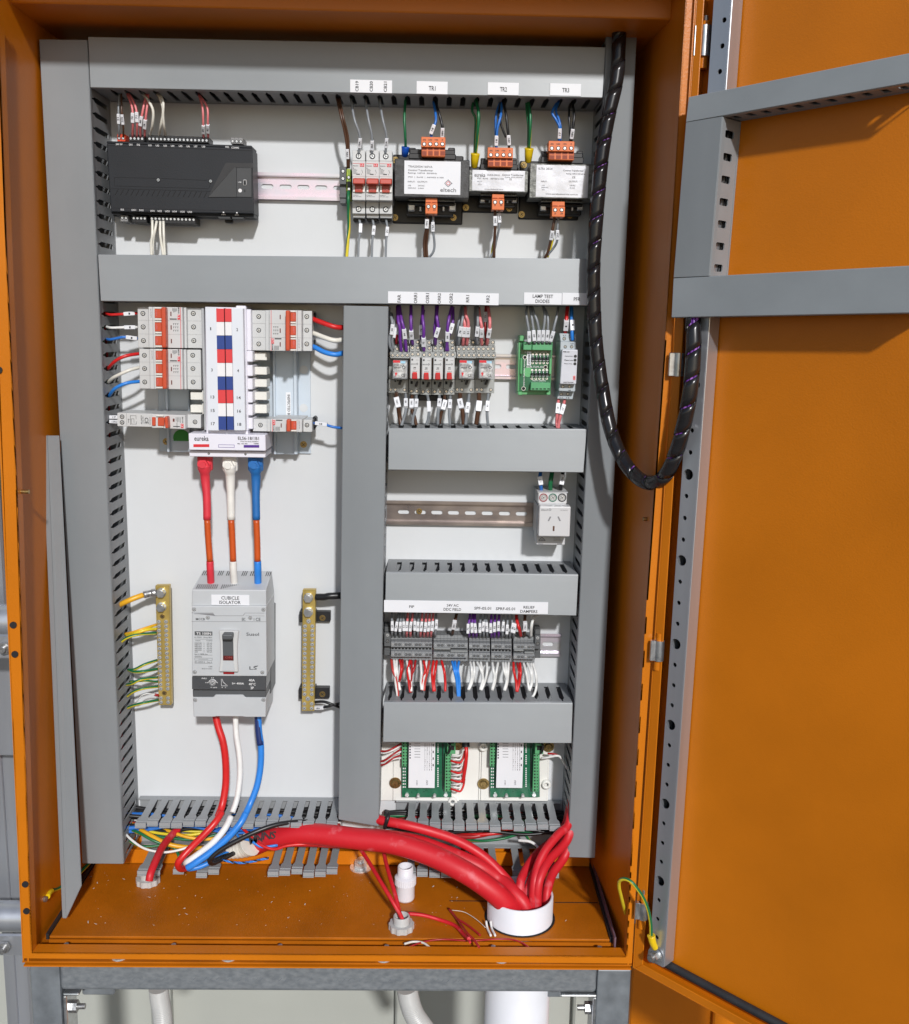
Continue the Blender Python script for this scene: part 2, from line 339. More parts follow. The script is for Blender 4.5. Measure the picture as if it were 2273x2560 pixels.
# ---------------------------------------------------------------- enclosure
ZF, ZC, YB, YF = -.817, .392, .020, -.228
enc = thing('electrical_enclosure', V(-.12, 0, ZF), 'large orange powder coated steel enclosure standing open on a galvanised frame', 'enclosure')
xl0, xl1, xr0, xr1 = -.521, -.500, .252, .262     # inner wall lines: bottom, top
def wallq(pts, off, m, name, lab=None):
    a = [Vector(p) for p in pts]; b = [p+Vector(off) for p in a]; return MB().hexa(a, b).build(name, m, enc, label=lab)
wallq([(-.54, YB, ZF-.02), (.30, YB, ZF-.02), (.31, YB, ZC), (-.52, YB, ZC)], (0, .003, 0), ORANGE, 'back_wall')
wallq([(xl0, YF+.004, ZF-.012), (xl0, YB, ZF-.012), (xl1, YB, ZC), (xl1, YF+.004, ZC)], (-.002, 0, 0), ORANGE, 'side_wall')
wallq([(xr0, YB, ZF-.012), (.268, YF+.004, ZF-.012), (.276, YF+.004, ZC), (xr1, YB, ZC)], (.002, 0, 0), ORANGE, 'side_wall')
wallq([(-.52, YF+.004, ZC), (.29, YF+.004, ZC), (.29, YB, ZC), (-.52, YB, ZC)], (0, 0, .002), ORANGE, 'ceiling')
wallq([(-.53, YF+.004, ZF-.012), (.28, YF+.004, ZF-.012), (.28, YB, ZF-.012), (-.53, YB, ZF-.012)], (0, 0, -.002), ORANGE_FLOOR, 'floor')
MB().box((-.514, -.163, .3625), (.2735, YB-.001, ZC-.001)).build('added_roof_step', ORANGE, enc, bevel=.002, seg=2)  # added lower roof step, keeps the strip above the top duct dark
# gland plate, raised, cut round the big pipe
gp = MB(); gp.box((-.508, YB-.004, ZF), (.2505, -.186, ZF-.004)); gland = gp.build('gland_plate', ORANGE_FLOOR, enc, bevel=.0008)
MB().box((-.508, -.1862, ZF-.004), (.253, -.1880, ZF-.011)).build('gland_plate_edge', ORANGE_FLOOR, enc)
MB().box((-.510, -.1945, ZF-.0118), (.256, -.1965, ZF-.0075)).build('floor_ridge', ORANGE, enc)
MB().box((-.512, -.187, ZF-.0045), (-.5085, YB, ZF+.004)).build('gasket', GASKET, enc); MB().box((.2505, -.187, ZF-.004), (.2535, YB, ZF+.004)).build('gasket', GASKET, enc)
MB().box((.2540, -.20, ZF-.004), (.2562, YB-.01, ZF+.012)).build('loose_gasket_strip', mat('mauve gasket edge', (.16, .10, .13), .4), enc)
s_ = MB(); s_.box((-.50, .002, ZF+.002), (.25, .005, ZF+.024)); s_.build('back_rail', ORANGE, enc)
mk = MB()
for a, b in (((1124, 2253), (1222, 2255)), ((1387, 2257), (1495, 2260))):
    p, q = atz(a, ZF), atz(b, ZF); mk.box((p.x, p.y-.0007, ZF+.0003), (q.x, p.y+.0007, ZF+.0007))
mk.build('gland_plate_joint', VOID, enc)
# front flange: outward face plus returned inner lip
fl = MB()
def strip(o, i, lip):    # o,i lists of photo points (outer and inner edge)
    for k in range(len(o)-1):
        a = [at(o[k], -YF), at(i[k], -YF), at(i[k+1], -YF), at(o[k+1], -YF)]
        fl.hexa(a, [p+V(0, .0022, 0) for p in a])
        a = [at(i[k], -YF), at(i[k+1], -YF)]; dx = V(-.0018 if lip < 0 else .0018, 0, 0)
        fl.hexa([a[0], a[0]+dx, a[1]+dx, a[1]], [p+V(0, .016, 0) for p in (a[0], a[0]+dx, a[1]+dx, a[1])])
strip([(-24, 0), (-14, 560), (10, 1225), (35, 1900), (59, 2396)], [(-6, 0), (18, 650), (43, 1225), (64, 1900), (80, 2383)], -1)
strip([(1741, -60), (1683, 850), (1637, 1500), (1594, 2150), (1580, 2409)], [(1718, -60), (1663, 850), (1617, 1500), (1577, 2150), (1566, 2392)], 1)
a = [at((59, 2396), -YF), at((1580, 2409), -YF), at((1566, 2392), -YF), at((80, 2383), -YF)]
fl.hexa(a, [p+V(0, .0022, 0) for p in a])
a = [at((80, 2383), -YF), at((1566, 2392), -YF)]; fl.hexa([a[0]+V(0, 0, -.0015), a[1]+V(0, 0, -.0015), a[1], a[0]], [p+V(0, .020, 0) for p in (a[0]+V(0, 0, -.0015), a[1]+V(0, 0, -.0015), a[1], a[0])])
fl.build('front_flange', ORANGE, enc)
tf = MB().box((-.515, YF, ZC+.0022), (.285, YF+.003, ZC+.03)); tf.build('top_flange', ORANGE, enc)
# outer skins so that the box reads from the side
MB().hexa([(-.5275, YF, -.826), (-.5275, YB+.006, -.826), (-.508, YB+.006, ZC), (-.508, YF, ZC)], [(-.5255, YF, -.826), (-.5255, YB+.006, -.826), (-.506, YB+.006, ZC), (-.506, YF, ZC)]).build('outer_side', ORANGE, enc)
MB().box((-.527, YF+.0005, -.8345), (.2725, YB, -.8325)).build('outer_bottom', ORANGE, enc)
# plugs on the left flange, screws and cage nuts on the floor edge, side studs
for (x, y) in ((64, 2210), (67, 2277), (34, 1562), (38, 1635), (-2, 925)):
    p = at((x, y), -YF); MB().cyl(p+V(0, .001, 0), (0, -1, 0), .0042, .003, 14).build('hole_plug', BLACK, enc)
for (x, y) in ((165, 2347), (434, 2349), (700, 2350), (967, 2356), (1234, 2356), (1500, 2360)):
    p = at((x, y), .203); MB().cyl((p.x, p.y, ZF-.012), (0, 0, 1), .0032, .012, 10).cyl((p.x, p.y, ZF-.012), (0, 0, 1), .0055, .003, 6).build('flange_screw', LUG, enc)
for (x, y) in ((298, 2362), (572, 2362), (960, 2366), (1254, 2366)):
    p = at((x, y), .214); MB().cyl((p.x, p.y, ZF-.0115), (0, 0, 1), .0105, .002, 20).cyl((p.x, p.y, ZF-.0095), (0, 0, 1), .006, .004, 6).build('floor_bolt', CHROME, enc)
for (x, y) in ((52, 1229),):
    p = at((x, y), .215); MB().cyl((p.x-.004, p.y, p.z), (1, 0, .0), .0026, .014, 10).build('stud', BRONZE, enc)
for (x, y) in ((1628, 1298), (1722, 56)):
    p = at((x, y), .19); MB().cyl((p.x+.004, p.y, p.z), (-1, 0, .0), .0026, .014, 10).build('stud', BRONZE, enc)
# ---------------------------------------------------------------- door
DE = Vector((.6858, -.7278, 0)).normalized(); DN = Vector((-.7278, -.6858, 0)).normalized(); DO = at((1597, 2150), .228)
def dr(p, k):
    v = ray(*p); c = DN.dot(DO)+k; return CAM+v*((c-DN.dot(CAM))/DN.dot(v))
def dw(s_, z, k): return Vector((DO.x, DO.y, 0))+DE*s_+DN*k+V(0, 0, z)
zb, zt = -.831, .47
door = MB(); W_ = .70
def dbox(m, s0, s1, z0, z1, k0, k1, mi=0):
    m.hexa([dw(s0, z0, k1), dw(s1, z0, k1), dw(s1, z1, k1), dw(s0, z1, k1)], [dw(s0, z0, k0), dw(s1, z0, k0), dw(s1, z1, k0), dw(s0, z1, k0)], mi); return m
def edge_x(z): return 0.0 + .0118*max(0, (z+.676))/1.04
pa = MB(); pa.hexa([dw(0, zb, -.022), dw(W_, zb, -.022), dw(W_, zt, -.022), dw(.014, zt, -.022)], [dw(0, zb, -.0245), dw(W_, zb, -.0245), dw(W_, zt, -.0245), dw(.014, zt, -.0245)])
dpan = pa.build('door', ORANGE, enc, label='orange door swung open to the right')
rf = MB()
rf.hexa([dw(-.0005, zb, 0), dw(.0015, zb, 0), dw(.0155, zt, 0), dw(.0135, zt, 0)], [dw(-.0005, zb, -.0245), dw(.0015, zb, -.0245), dw(.0155, zt, -.0245), dw(.0135, zt, -.0245)])
rf.hexa([dw(.0015, zb, 0), dw(.015, zb+.012, 0), dw(.024, zt, 0), dw(.0155, zt, 0)], [dw(.0015, zb, -.0015), dw(.015, zb+.012, -.0015), dw(.024, zt, -.0015), dw(.0155, zt, -.0015)])
rf.hexa([dw(0, zb, .0), dw(W_, zb, .0), dw(W_, zb+.0015, 0), dw(0, zb+.0015, 0)], [dw(0, zb, -.0245), dw(W_, zb, -.0245), dw(W_, zb+.0015, -.0245), dw(0, zb+.0015, -.0245)])
rf.hexa([dw(.003, zb+.0015, 0), dw(W_, zb+.0015, 0), dw(W_, zb+.012, 0), dw(.015, zb+.012, 0)], [dw(.003, zb+.0015, -.0015), dw(W_, zb+.0015, -.0015), dw(W_, zb+.012, -.0015), dw(.015, zb+.012, -.0015)])
rf.build('return_edge', ORANGE, dpan, bevel=.0006)
gk = MB(); gpts = [dw(.036, zt, -.0165), dw(.0275, -.2, -.0165), dw(.0235, zb+.036, -.0165), dw(.0255, zb+.027, -.0165), dw(.034, zb+.0195, -.0165), dw(.05, zb+.0185, -.0165), dw(W_-.02, zb+.0185, -.0165)]
gk.tube([gpts[0], gpts[1]]+spline(gpts[2:6], 5)+[gpts[6]], .0055, 10, raw=True)
gk.build('gasket', GASKET, dpan)
# perforated stiffener channel along the hinge side
A0, A1, B0, B1 = dr((1624, 2399), .001), dr((1656, 2417), .001), dr((1790, -60), .001), dr((1841, -60), .001)
st = MB(); ux = (A1-A0); ux.z = 0; wd = .0215; up_ = (B0-A0).normalized(); L_ = (B0-A0).length
hl = []
def hole(cx, cy, r, n=14): return [(cx+r*math.cos(2*math.pi*i/n), cy+r*math.sin(2*math.pi*i/n)) for i in range(n)]
for (x, y, r) in [(1812, 50, .0028), (1807, 115, .0028), (1801, 179, .0028), (1749, 848, .0028), (1744, 906, .0028), (1743, 962, .0045), (1735, 1020, .0028), (1731, 1076, .0028), (1727, 1131, .0028), (1722, 1186, .0066), (1717, 1240, .0028), (1713, 1295, .0028), (1709, 1349, .0028), (1705, 1401, .0066), (1701, 1454, .0028), (1698, 1507, .0028), (1695, 1559, .0028), (1691, 1610, .0066), (1688, 1662, .0028), (1685, 1713, .0028), (1681, 1763, .0028), (1678, 1812, .0066), (1674, 1863, .0028), (1671, 1912, .0028), (1668, 1961, .0028), (1664, 2009, .0066), (1660, 2058, .0028), (1657, 2107, .0028), (1654, 2154, .0028), (1651, 2202, .0066), (1648, 2250, .0028), (1645, 2297, .0028), (1643, 2343, .0028), (1797, 240, .0028)]:
    p = dr((x, y), .001)-A0; hl.append(hole(max(.006, min(wd-.0055, p.dot(DE)-p.dot(up_)*up_.dot(DE))) if r > .005 else p.dot(DE)-p.dot(up_)*up_.dot(DE), p.dot(up_), r))
n_ = (DE-up_*DE.dot(up_)).normalized()
st.plate(A0, n_, up_, [(0, 0), (wd, 0), (wd, L_), (0, L_)], hl, .0016)
for off in (0, wd):
    a = A0+n_*off; b = B0+n_*off; st.hexa([a, a+n_*.0012, b+n_*.0012, b], [q-DN*.0215 for q in (a, a+n_*.0012, b+n_*.0012, b)])
st.build('perforated_stiffener', ALU, dpan, bevel=.0008)
MB().hexa([A0-DN*.02, A0-DN*.02+n_*wd, B0-DN*.02+n_*wd, B0-DN*.02], [A0-DN*.0212, A0-DN*.0212+n_*wd, B0-DN*.0212+n_*wd, B0-DN*.0212]).build('stiffener_shade', VOID, dpan)  # black sheet standing in for the shade behind the stiffener holes
# hinges
for (xs, ys, w_, h_, yt, yb_) in ((1753, 103, 33, 64, 38, 171), (1688, 911, 30, 54, 851, 967), (1640, 1626, 29, 51, 1572, 1675), (1601, 2276, 29, 46, 2226, 2321)):
    p = at((xs, ys), .236); sc = 1/1.98e3; h = MB()
    pt, pb = at((xs+8, yt), .236), at((xs+3, yb_), .236)
    h.cyl((p.x+.004, p.y, p.z-h_*sc/2), (0, 0, 1), w_*sc*.42, h_*sc, 18); h.box((p.x-w_*sc/2, p.y-.003, p.z-h_*sc/2), (p.x+.006, p.y+.003, p.z+h_*sc/2))
    hb = h.build('hinge', STEEL, enc, bevel=.0006)
    MB().cyl((p.x+.0045, p.y+.002, p.z+h_*sc/2), (0, 0, 1), w_*sc*.32, pt.z-.006-p.z-h_*sc/2, 14).cyl((p.x+.0035, p.y+.002, pb.z), (0, 0, 1), w_*sc*.34, p.z-h_*sc/2-pb.z, 14).build('knuckle', ORANGE, hb)
    MB().cyl((p.x+.0045, p.y+.002, pt.z-.006), (0, 0, 1), .0028, .006, 12).build('pin', LUG, hb)
# ---------------------------------------------------------------- mounting plate
mp = MB().box((-.497, 0, -.765), (.238, .0025, .362)); plate_ = mp.build('mounting_plate', WHITE_PLATE, bevel=.0006, label='glossy white steel mounting plate inside the orange enclosure', cat='mounting plate')

# ---------------------------------------------------------------- cable ducts
def side_wall(m, A, B, back, depth, pitch, off, out, n1=.0034, slots=True, full=.062, lo=.012, rnd=0):
    u = (B-A); L = u.length; u.normalize(); ho = []
    k = 0
    while slots and off+k*pitch < L-.004:
        s0 = off+k*pitch
        if s0 > .005: ho.append([(s0-n1, lo), (s0-n1*.6, lo-.0015), (s0+n1*.6, lo-.0015), (s0+n1, lo), (s0+n1, full), (s0+.0011, full+.006), (s0+.0011, depth-.0065), (s0-.0011, depth-.0065), (s0-.0011, full+.006), (s0-n1, full)])
        k += 1
    o = A+back*(depth-.002)-out*.0012
    m.plate(o, u, -back, [(0, 0), (L, 0), (L, depth-.003), (0, depth-.003)], ho, .0014)
    # lid lip
    a = [A+out*.0006, B+out*.0006, B-out*.0008, A-out*.0008]
    return a
def duct(q, label, vertical, back=V(0, 1, 0), depth=.085, pitch=.0179, off=(.01, .01), slots=(True, True), full=.060, n1=.0034, name='cable_duct', cat='cable duct', loc=None):
    TL, TR, BR, BL = q
    c = (TL+TR+BR+BL)/4+back*depth
    th = thing(name, (c.x, c.y, min(BL.z, BR.z)), label, cat)
    body = MB(); lid = MB()
    prs = ((TL, BL, (TL-TR).normalized()), (TR, BR, (TR-TL).normalized())) if vertical else ((TL, TR, (TL-BL).normalized()), (BL, BR, (BL-TL).normalized()))
    for i, (A, B, out) in enumerate(prs):
        a = side_wall(body, A, B, back, depth, pitch, off[i], out, slots=slots[i], full=full, n1=n1)
        lid.hexa([p+back*.0012 for p in a], [p+back*.0085 for p in a])
    lid.hexa([BL, BR, TR, TL], [p+back*.0014 for p in (BL, BR, TR, TL)])
    body.hexa([p+back*(depth-.003) for p in (BL, BR, TR, TL)], [p+back*(depth-.0005) for p in (BL, BR, TR, TL)])
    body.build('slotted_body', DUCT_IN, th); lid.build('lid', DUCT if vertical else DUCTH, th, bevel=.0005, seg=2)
    return th
def q4(*p, d=.085): return [at(x, d) for x in p]
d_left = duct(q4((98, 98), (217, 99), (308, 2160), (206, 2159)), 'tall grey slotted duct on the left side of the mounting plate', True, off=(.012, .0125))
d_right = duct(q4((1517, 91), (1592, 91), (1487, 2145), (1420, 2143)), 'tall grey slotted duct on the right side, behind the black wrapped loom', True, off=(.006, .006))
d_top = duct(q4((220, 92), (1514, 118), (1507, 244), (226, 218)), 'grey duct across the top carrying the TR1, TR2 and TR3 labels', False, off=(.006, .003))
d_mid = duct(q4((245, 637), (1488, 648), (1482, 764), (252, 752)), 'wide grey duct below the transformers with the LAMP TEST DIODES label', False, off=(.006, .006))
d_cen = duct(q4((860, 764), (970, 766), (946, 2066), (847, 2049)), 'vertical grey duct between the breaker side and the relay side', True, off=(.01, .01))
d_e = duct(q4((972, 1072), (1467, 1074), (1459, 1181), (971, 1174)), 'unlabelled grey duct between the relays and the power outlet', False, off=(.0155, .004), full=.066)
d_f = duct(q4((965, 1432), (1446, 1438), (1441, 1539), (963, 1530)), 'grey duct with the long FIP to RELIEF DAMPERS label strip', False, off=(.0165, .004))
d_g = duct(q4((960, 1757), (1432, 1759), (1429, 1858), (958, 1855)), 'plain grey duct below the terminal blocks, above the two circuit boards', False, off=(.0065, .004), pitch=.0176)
# the short grey offcut of lid leaning in the left corner
def lab(parent, F, x0, y0, x1, y1, d, texts, name='label_plate'):
    m = MB().fb(F, x0, y0, x1, y1, d+.0009, d+.0001); o = m.build(name, LABELM, parent, bevel=.0002)
    t_ = MB()
    for tx in texts: t_.ft(F, tx[0], *tx[1:5], d+.0009, rot=(tx[5] if len(tx) > 5 else 0))
    t_.build('lettering', INK, o); return o
lab(d_top, Z2, 152, 100, 364, 165, .085, [('CB19', 179, 106, 195, 158, 90), ('CB20', 251, 107, 267, 159, 90), ('CB21', 322, 109, 338, 161, 90)])
lab(d_top, Z2, 487, 107, 644, 171, .085, [('TR1', 549, 131, 583, 154)])
lab(d_top, Z2, 846, 113, 1003, 176, .085, [('TR2', 908, 136, 943, 159)])
lab(d_top, Z2, 1160, 118, 1317, 180, .085, [('TR3', 1222, 141, 1257, 163)])
lab(d_mid, Z5, 343, 62, 902, 122, .085, [('FAR', 391, 73, 408, 113, 90), ('ORR1', 474, 65, 491, 117, 90), ('OSR1', 534, 66, 551, 118, 90), ('ORR2', 594, 66, 610, 119, 90), ('OSR2', 653, 67, 670, 119, 90), ('RR1', 737, 76, 753, 112, 90), ('RR2', 839, 77, 855, 113, 90)])
lab(d_mid, Z5, 1029, 64, 1220, 123, .085, [('LAMP TEST', 1073, 73, 1176, 91), ('DIODES', 1087, 98, 1158, 116)])
lab(d_mid, Z5, 1222, 65, 1356, 125, .085, [('PFR', 1280, 87, 1313, 106)])
lab(d_f, E4, 76, 87, 1628, 200, .085, [('FIP', 315, 126, 362, 150), ('24V AC', 669, 114, 781, 138), ('DDC FIELD', 640, 151, 806, 178), ('SPF-05.01', 930, 140, 1089, 167), ('SPRF-05.01', 1134, 145, 1315, 172), ('RELIEF', 1395, 132, 1500, 156), ('DAMPERS', 1364, 170, 1527, 197)])
# duct on the door
def dq(*p, k=.018): return [dr(x, k) for x in p]
dkw = dict(back=-DN, depth=.040, full=.026, n1=.0040)
duct(dq((1722, 243), (2300, 128), (2300, 201), (1715, 305)), 'upper grey slotted duct on the inside of the orange door', False, off=(.04, .0505), pitch=.0182, slots=(False, True), **dkw)
duct(dq((1715, 306), (1806, 291), (1773, 690), (1684, 694)), 'short vertical grey duct on the inside of the orange door', True, off=(.02, .016), pitch=.0238, slots=(False, True), **dkw)
duct(dq((1684, 696), (2300, 664), (2300, 781), (1679, 793)), 'lower wide grey duct on the inside of the orange door', False, off=(.03, .03), slots=(False, False), **dkw)
# second lid offcut standing in the left corner of the enclosure
lo_ = MB(); Tt = at((118, 1089), .10); Tb = at((158, 2300), .165)
dirv = (Tb-Tt).normalized(); wv = V(.013, .0, 0)
a = [at((118, 1089), .10), at((147, 1089), .10), at((203, 2215), .150), at((165, 2297), .165)]
b = [at((112, 1089), .10), at((118, 1089), .10)]
lo_.hexa([a[0], a[1], a[2], a[3]], [p+V(.0006, .0016, 0) for p in a])
c0, c1 = a[0], a[3]; lo_.hexa([c0+V(-.0075, .001, 0), c0, c1, c1+V(-.0055, .001, 0.0)], [p+V(.0, .006, 0) for p in (c0+V(-.0075, .001, 0), c0, c1, c1+V(-.0055, .001, 0))])
lo_.build('duct_lid_offcut', DUCT, bevel=.0006, label='loose grey duct lid leaning upright in the left corner of the enclosure', cat='duct lid')
# open-fronted bottom ducts: fingers with clip ends
def open_duct(name_label, x0, x1, zt_, zb_, pit, offt, offb, skipb=(), seed=3):
    rnd = random.Random(seed)
    th = thing('cable_duct', ((x0+x1)/2, 0, zb_), name_label, 'cable duct'); m = MB()
    m.box((x0, -.001, zb_), (x1, -.003, zt_))
    for (z, off, sg) in ((zt_, offt, 1), (zb_, offb, -1)):
        m.box((x0, -.001, z), (x1, -.012, z+sg*.0014))
        n = int((x1-x0-off)/pit)+1
        for k in range(n):
            if sg < 0 and k in skipb: continue
            xc = x0+off+k*pit; dz = rnd.uniform(-.0035, .0015) if sg > 0 else rnd.uniform(-.006, .002); wx = rnd.uniform(-.0012, .0012)
            a, b, c = .0052, .0079, .083+rnd.uniform(-.002, .002)
            if xc+b > x1 or xc-b < x0: continue
            o = V(xc, -.0115, z+sg*.0007); uy = V(wx*4, -1, dz/.07*1.0).normalized()
            m.plate(o, V(1, 0, 0), uy, [(-a, 0), (a, 0), (a, .050), (b, .057), (b, c-.0115), (-b, c-.0115), (-b, .057), (-a, .050)], [], .0013)
            e = o+uy*(c-.0115)
            m.box((e.x-b, e.y-.0014, e.z-.0042), (e.x+b, e.y+.0002, e.z+.0016)); m.box((e.x-b, e.y+.0045, e.z+.0004), (e.x+b, e.y+.0058, e.z+.0018)); m.box((e.x-b, e.y-.0030, e.z-.0056), (e.x+b, e.y+.0002, e.z-.0041))
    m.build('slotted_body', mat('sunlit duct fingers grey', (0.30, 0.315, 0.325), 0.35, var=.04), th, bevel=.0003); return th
zH = at((600, 1993), 0).z; zL = at((640, 2176), .085).z
open_duct('lidless grey duct at the bottom left with its clip fingers showing', at((309, 2055), .085).x, at((845, 2055), .085).x-.001, zH, zL, .01705, .0065, .0065, skipb=(3, 5, 8, 9, 10, 11, 18, 20), seed=4)
open_duct('lidless grey duct at the bottom right with its clip fingers showing', at((985, 2060), .085).x, at((1421, 2070), .085).x-.001, zH-.0005, zL-.001, .0173, .0075, .0075, skipb=(9, 12), seed=9)
# ---------------------------------------------------------------- galvanised stand under the enclosure
ft = thing('support_frame', V(-.12, -.2, -2.29), 'galvanised steel stand carrying the orange enclosure', 'frame')
za, zb2 = at(Y3(1000, 1014), .205).z, at(Y3(1000, 1167), .205).z
b = MB(); x0, x1 = at(Y3(300, 1090), .205).x, at(Y4(1398, 1100), .205).x
b.box((x0, -.205, za), (x1, -.160, zb2)); b.build('cross_beam', GALV, ft, bevel=.005, seg=3)
sb = MB(); rnd = random.Random(2)
for k in range(90):
    if rnd.random() < .35: continue
    x = x0+.05+k*.0078+rnd.uniform(-.002, .002); z = zb2+(za-zb2)*.36+rnd.uniform(-.0012, .0012)
    if x < x1-.03: sb.hexa([(x, -.2053, z), (x+.0009, -.2053, z), (x+.0052, -.2053, z+.0042), (x+.0043, -.2053, z+.0042)], [(x, -.2049, z), (x+.0009, -.2049, z), (x+.0052, -.2049, z+.0042), (x+.0043, -.2049, z+.0042)])
sb.build('roll_marks', GALVD, ft)
def post(F, xa, xb, y, d, top, lab=None):
    X0, X1 = at(F(xa, y), d).x, at(F(xb, y), d).x; m = MB(); t_ = .003
    m.box((X0, -d, -2.29), (X1, -d+t_, top)); m.box((X0, -d+t_, -2.29), (X0+t_, -d+.042, top)); m.box((X1-t_, -d+t_, -2.29), (X1, -d+.042, top)); m.box((X0+t_+.0002, -d+.039, -2.29), (X1-t_-.0002, -d+.042, top))
    return m.build('post', GALVD, ft, bevel=.002, seg=2)
post(Y3, 152, 300, 1090, .205, za-.003); post(Y4, 1400, 1567, 1100, .205, za-.010)
# rear rail and side rails of the stand, bolts and angle brackets
m = MB().box((x0+.01, -.155, zb2-.002), (x0+.055, .02, zb2-.043)); m.build('side_rail', GALVD, ft, bevel=.002)
m = MB().box((x1-.075, -.155, zb2-.002), (x1-.03, .02, zb2-.043)); m.build('side_rail', GALVD, ft, bevel=.002)
MB().box((x0-.1, .021, zb2+.00), (x1+.1, .045, zb2-.040)).build('rear_rail', GALVD, ft, bevel=.002)
for sx, F, X in ((1, Y3, (314, 398)), (-1, Y4, (1398, 1213))):
    a0 = at(F(X[0], 1178 if sx > 0 else 1186), .204); w1 = abs(at(F(X[1], 1178), .204).x-a0.x)
    br = MB(); br.box((a0.x, -.204, a0.z), (a0.x+sx*w1, -.165, a0.z-.004)); br.box((a0.x, -.204, a0.z-.0041), (a0.x+sx*.005, -.165, a0.z-.075)); brk = br.build('angle_bracket', STEEL, ft, bevel=.002, seg=2)
    bx = a0.x+sx*.0052; MB().cyl((bx, -.186, a0.z-.032), (sx, 0, 0), .0085, .008, 6, smooth=False).cyl((bx+sx*.008, -.186, a0.z-.032), (sx, 0, 0), .004, .010, 10).build('bolt', LUG, brk)
# second enclosure in shade behind the open door
e2 = thing('electrical_enclosure', V(.6, .1, -1.5), 'second orange enclosure standing in shade behind the open door', 'enclosure')
MB().box((.40, .33, -2.2), (1.4, .35, .6)).build('front', ORANGE, e2, bevel=.003)
MB().box((.40, .351, -2.2), (1.4, .39, .6)).build('body', ORANGE, e2, bevel=.003)
MB().box((.56, .315, -2.2), (.60, .3295, .6)).build('door_edge', ORANGE, e2, bevel=.003)
# left background: galvanised uprights and rails beside the enclosure
bt = thing('steel_upright', V(-.72, .1, -2.29), 'tall galvanised upright post at the far left behind the enclosure', 'post')
X0, X1 = at((14, 2300), -.14).x, at((58, 2300), -.14).x
MB().box((X0-.008, .14, -2.29), (X1+.004, .19, 2.3)).build('post', ALU, bt, bevel=.003)
MB().box((X0-.006, .1345, -2.29), (X0+.012, .1395, 2.3)).build('flange', ALU, bt, bevel=.001)
for (yy, hh, lb) in ((1552, .05, 'upper'), (2290, .046, 'lower')):
    p = at((20, yy), -.05); r = thing('side_rail', p, 'round galvanised tube reaching the enclosure at the far left, %s of two' % lb, 'rail')
    MB().cyl((p.x-.5, p.y, p.z), (1, 0, 0), hh*.52, .53, 20).build('tube', ALU, r)
    q = at((20, yy+55), -.02); cl = MB().box((q.x-.06, -.0, q.z-.018), (q.x+.035, .006, q.z+.018)).build('clamp', ALU, r, bevel=.002)
    MB().cyl((q.x+.005, -.002, q.z), (0, -1, 0), .009, .006, 6, smooth=False).cyl((q.x+.005, -.008, q.z), (0, -1, 0), .005, .008, 10).build('bolt', LUG, cl)
p = at((10, 1650), -.1); m = MB().box((p.x-.5, .10, p.z-.16), (p.x+.028, .11, p.z+.05)).build('galvanised_panel', ALU, bevel=.002, label='flat galvanised sheet with a rivet behind the left flange', cat='panel')
# ---------------------------------------------------------------- pipes and conduits
pr = atz(Y4(1021, 890), ZF); RP = (at(Y4(1184, 700), .12).x-at(Y4(857, 700), .12).x)/2
pyc = pr.y+RP; PC = V(pr.x, pyc, ZF)
PH = None
for k in range(60):      # height of the rim read from the photo
    z = ZF+.01+k*.001; q = CAM-CAM
    q = V(pr.x, pyc-RP, z)-CAM; yy = CY+FPX*q.dot(DWN)/q.dot(FWD)
    if yy <= Y4(0, 768)[1]: PH = z; break
PH = PH or ZF+.045
pp = MB(); ir = RP-.0035
pp.lathe((PC.x, PC.y, -2.2), (0, 0, 1), [(ir, 0), (RP, 0), (RP, 2.2+PH-.001), (RP-.001, 2.2+PH), (ir+.001, 2.2+PH), (ir, 2.2+PH-.001), (ir, 0)], 48)
pp.build('pvc_pipe', PVCW, label='wide white pvc pipe rising through the floor with red cables in it', cat='pipe')
MB().lathe((PC.x, PC.y, ZF+.0004), (0, 0, 1), [(RP+.0002, 0), (RP+.0035, 0), (RP+.0035, .0004), (RP+.0002, .0004)], 40).build('pipe_cutout', VOID, enc)
def rings(n, r, h0, dh, amp=.12):
    out = []
    for i in range(n): out += [(r, h0+i*dh), (r*(1+amp), h0+(i+.35)*dh), (r*(1+amp), h0+(i+.65)*dh)]
    return out
def conduit(pts, r, label):
    P = spline(pts, 44); 
    MB().tube(P, r, 18, raw=True, rad=lambda t: r*(1.0 if int(round(t*(len(P)-1))) % 4 < 2 else .84)).build('corrugated_conduit', PVCG, label=label, cat='conduit')
conduit([at(Y3(800, 1150), .10), at(Y3(805, 1200), .10), at(Y3(818, 1280), .10), at(Y3(825, 1400), .10)], .0142, 'grey corrugated conduit below the floor on the left')
conduit([at(Y4(440, 1150), .09), at(Y4(450, 1210), .09), at(Y4(478, 1290), .09), at(Y4(540, 1380), .08), at(Y4(600, 1500), .07)], .0155, 'grey corrugated conduit bending to the right below the floor')
def gland_nut(c, r, h, hf, label):
    th = thing('cable_gland', c, label, 'cable gland')
    n = 40; m = MB(); vs = []
    m.lathe(c, (0, 0, 1), [(r*.60, h), (r*.60, 0)], 24)
    pts = [(r*(1.0 if i % 4 < 2 else .93)*math.cos(2*math.pi*i/n), r*(1.0 if i % 4 < 2 else .93)*math.sin(2*math.pi*i/n)) for i in range(n)]
    m.plate(c+V(0, 0, hf/2), (1, 0, 0), (0, 1, 0), pts, [hole(0, 0, r*.66, 24)], hf)
    m.build('lock_nut', PVCG, th, bevel=.0005)
    MB().lathe(c, (0, 0, 1), [(r*.64, 0), (r*.64, h), (r*.60, h+.0008), (r*.53, h+.0008), (r*.53, 0)], 28).build('threaded_sleeve', PVCG, th)
    MB().cyl(c+V(0, 0, .0004), (0, 0, 1), r*.53, .0005, 20).build('opening', VOID, th); return th
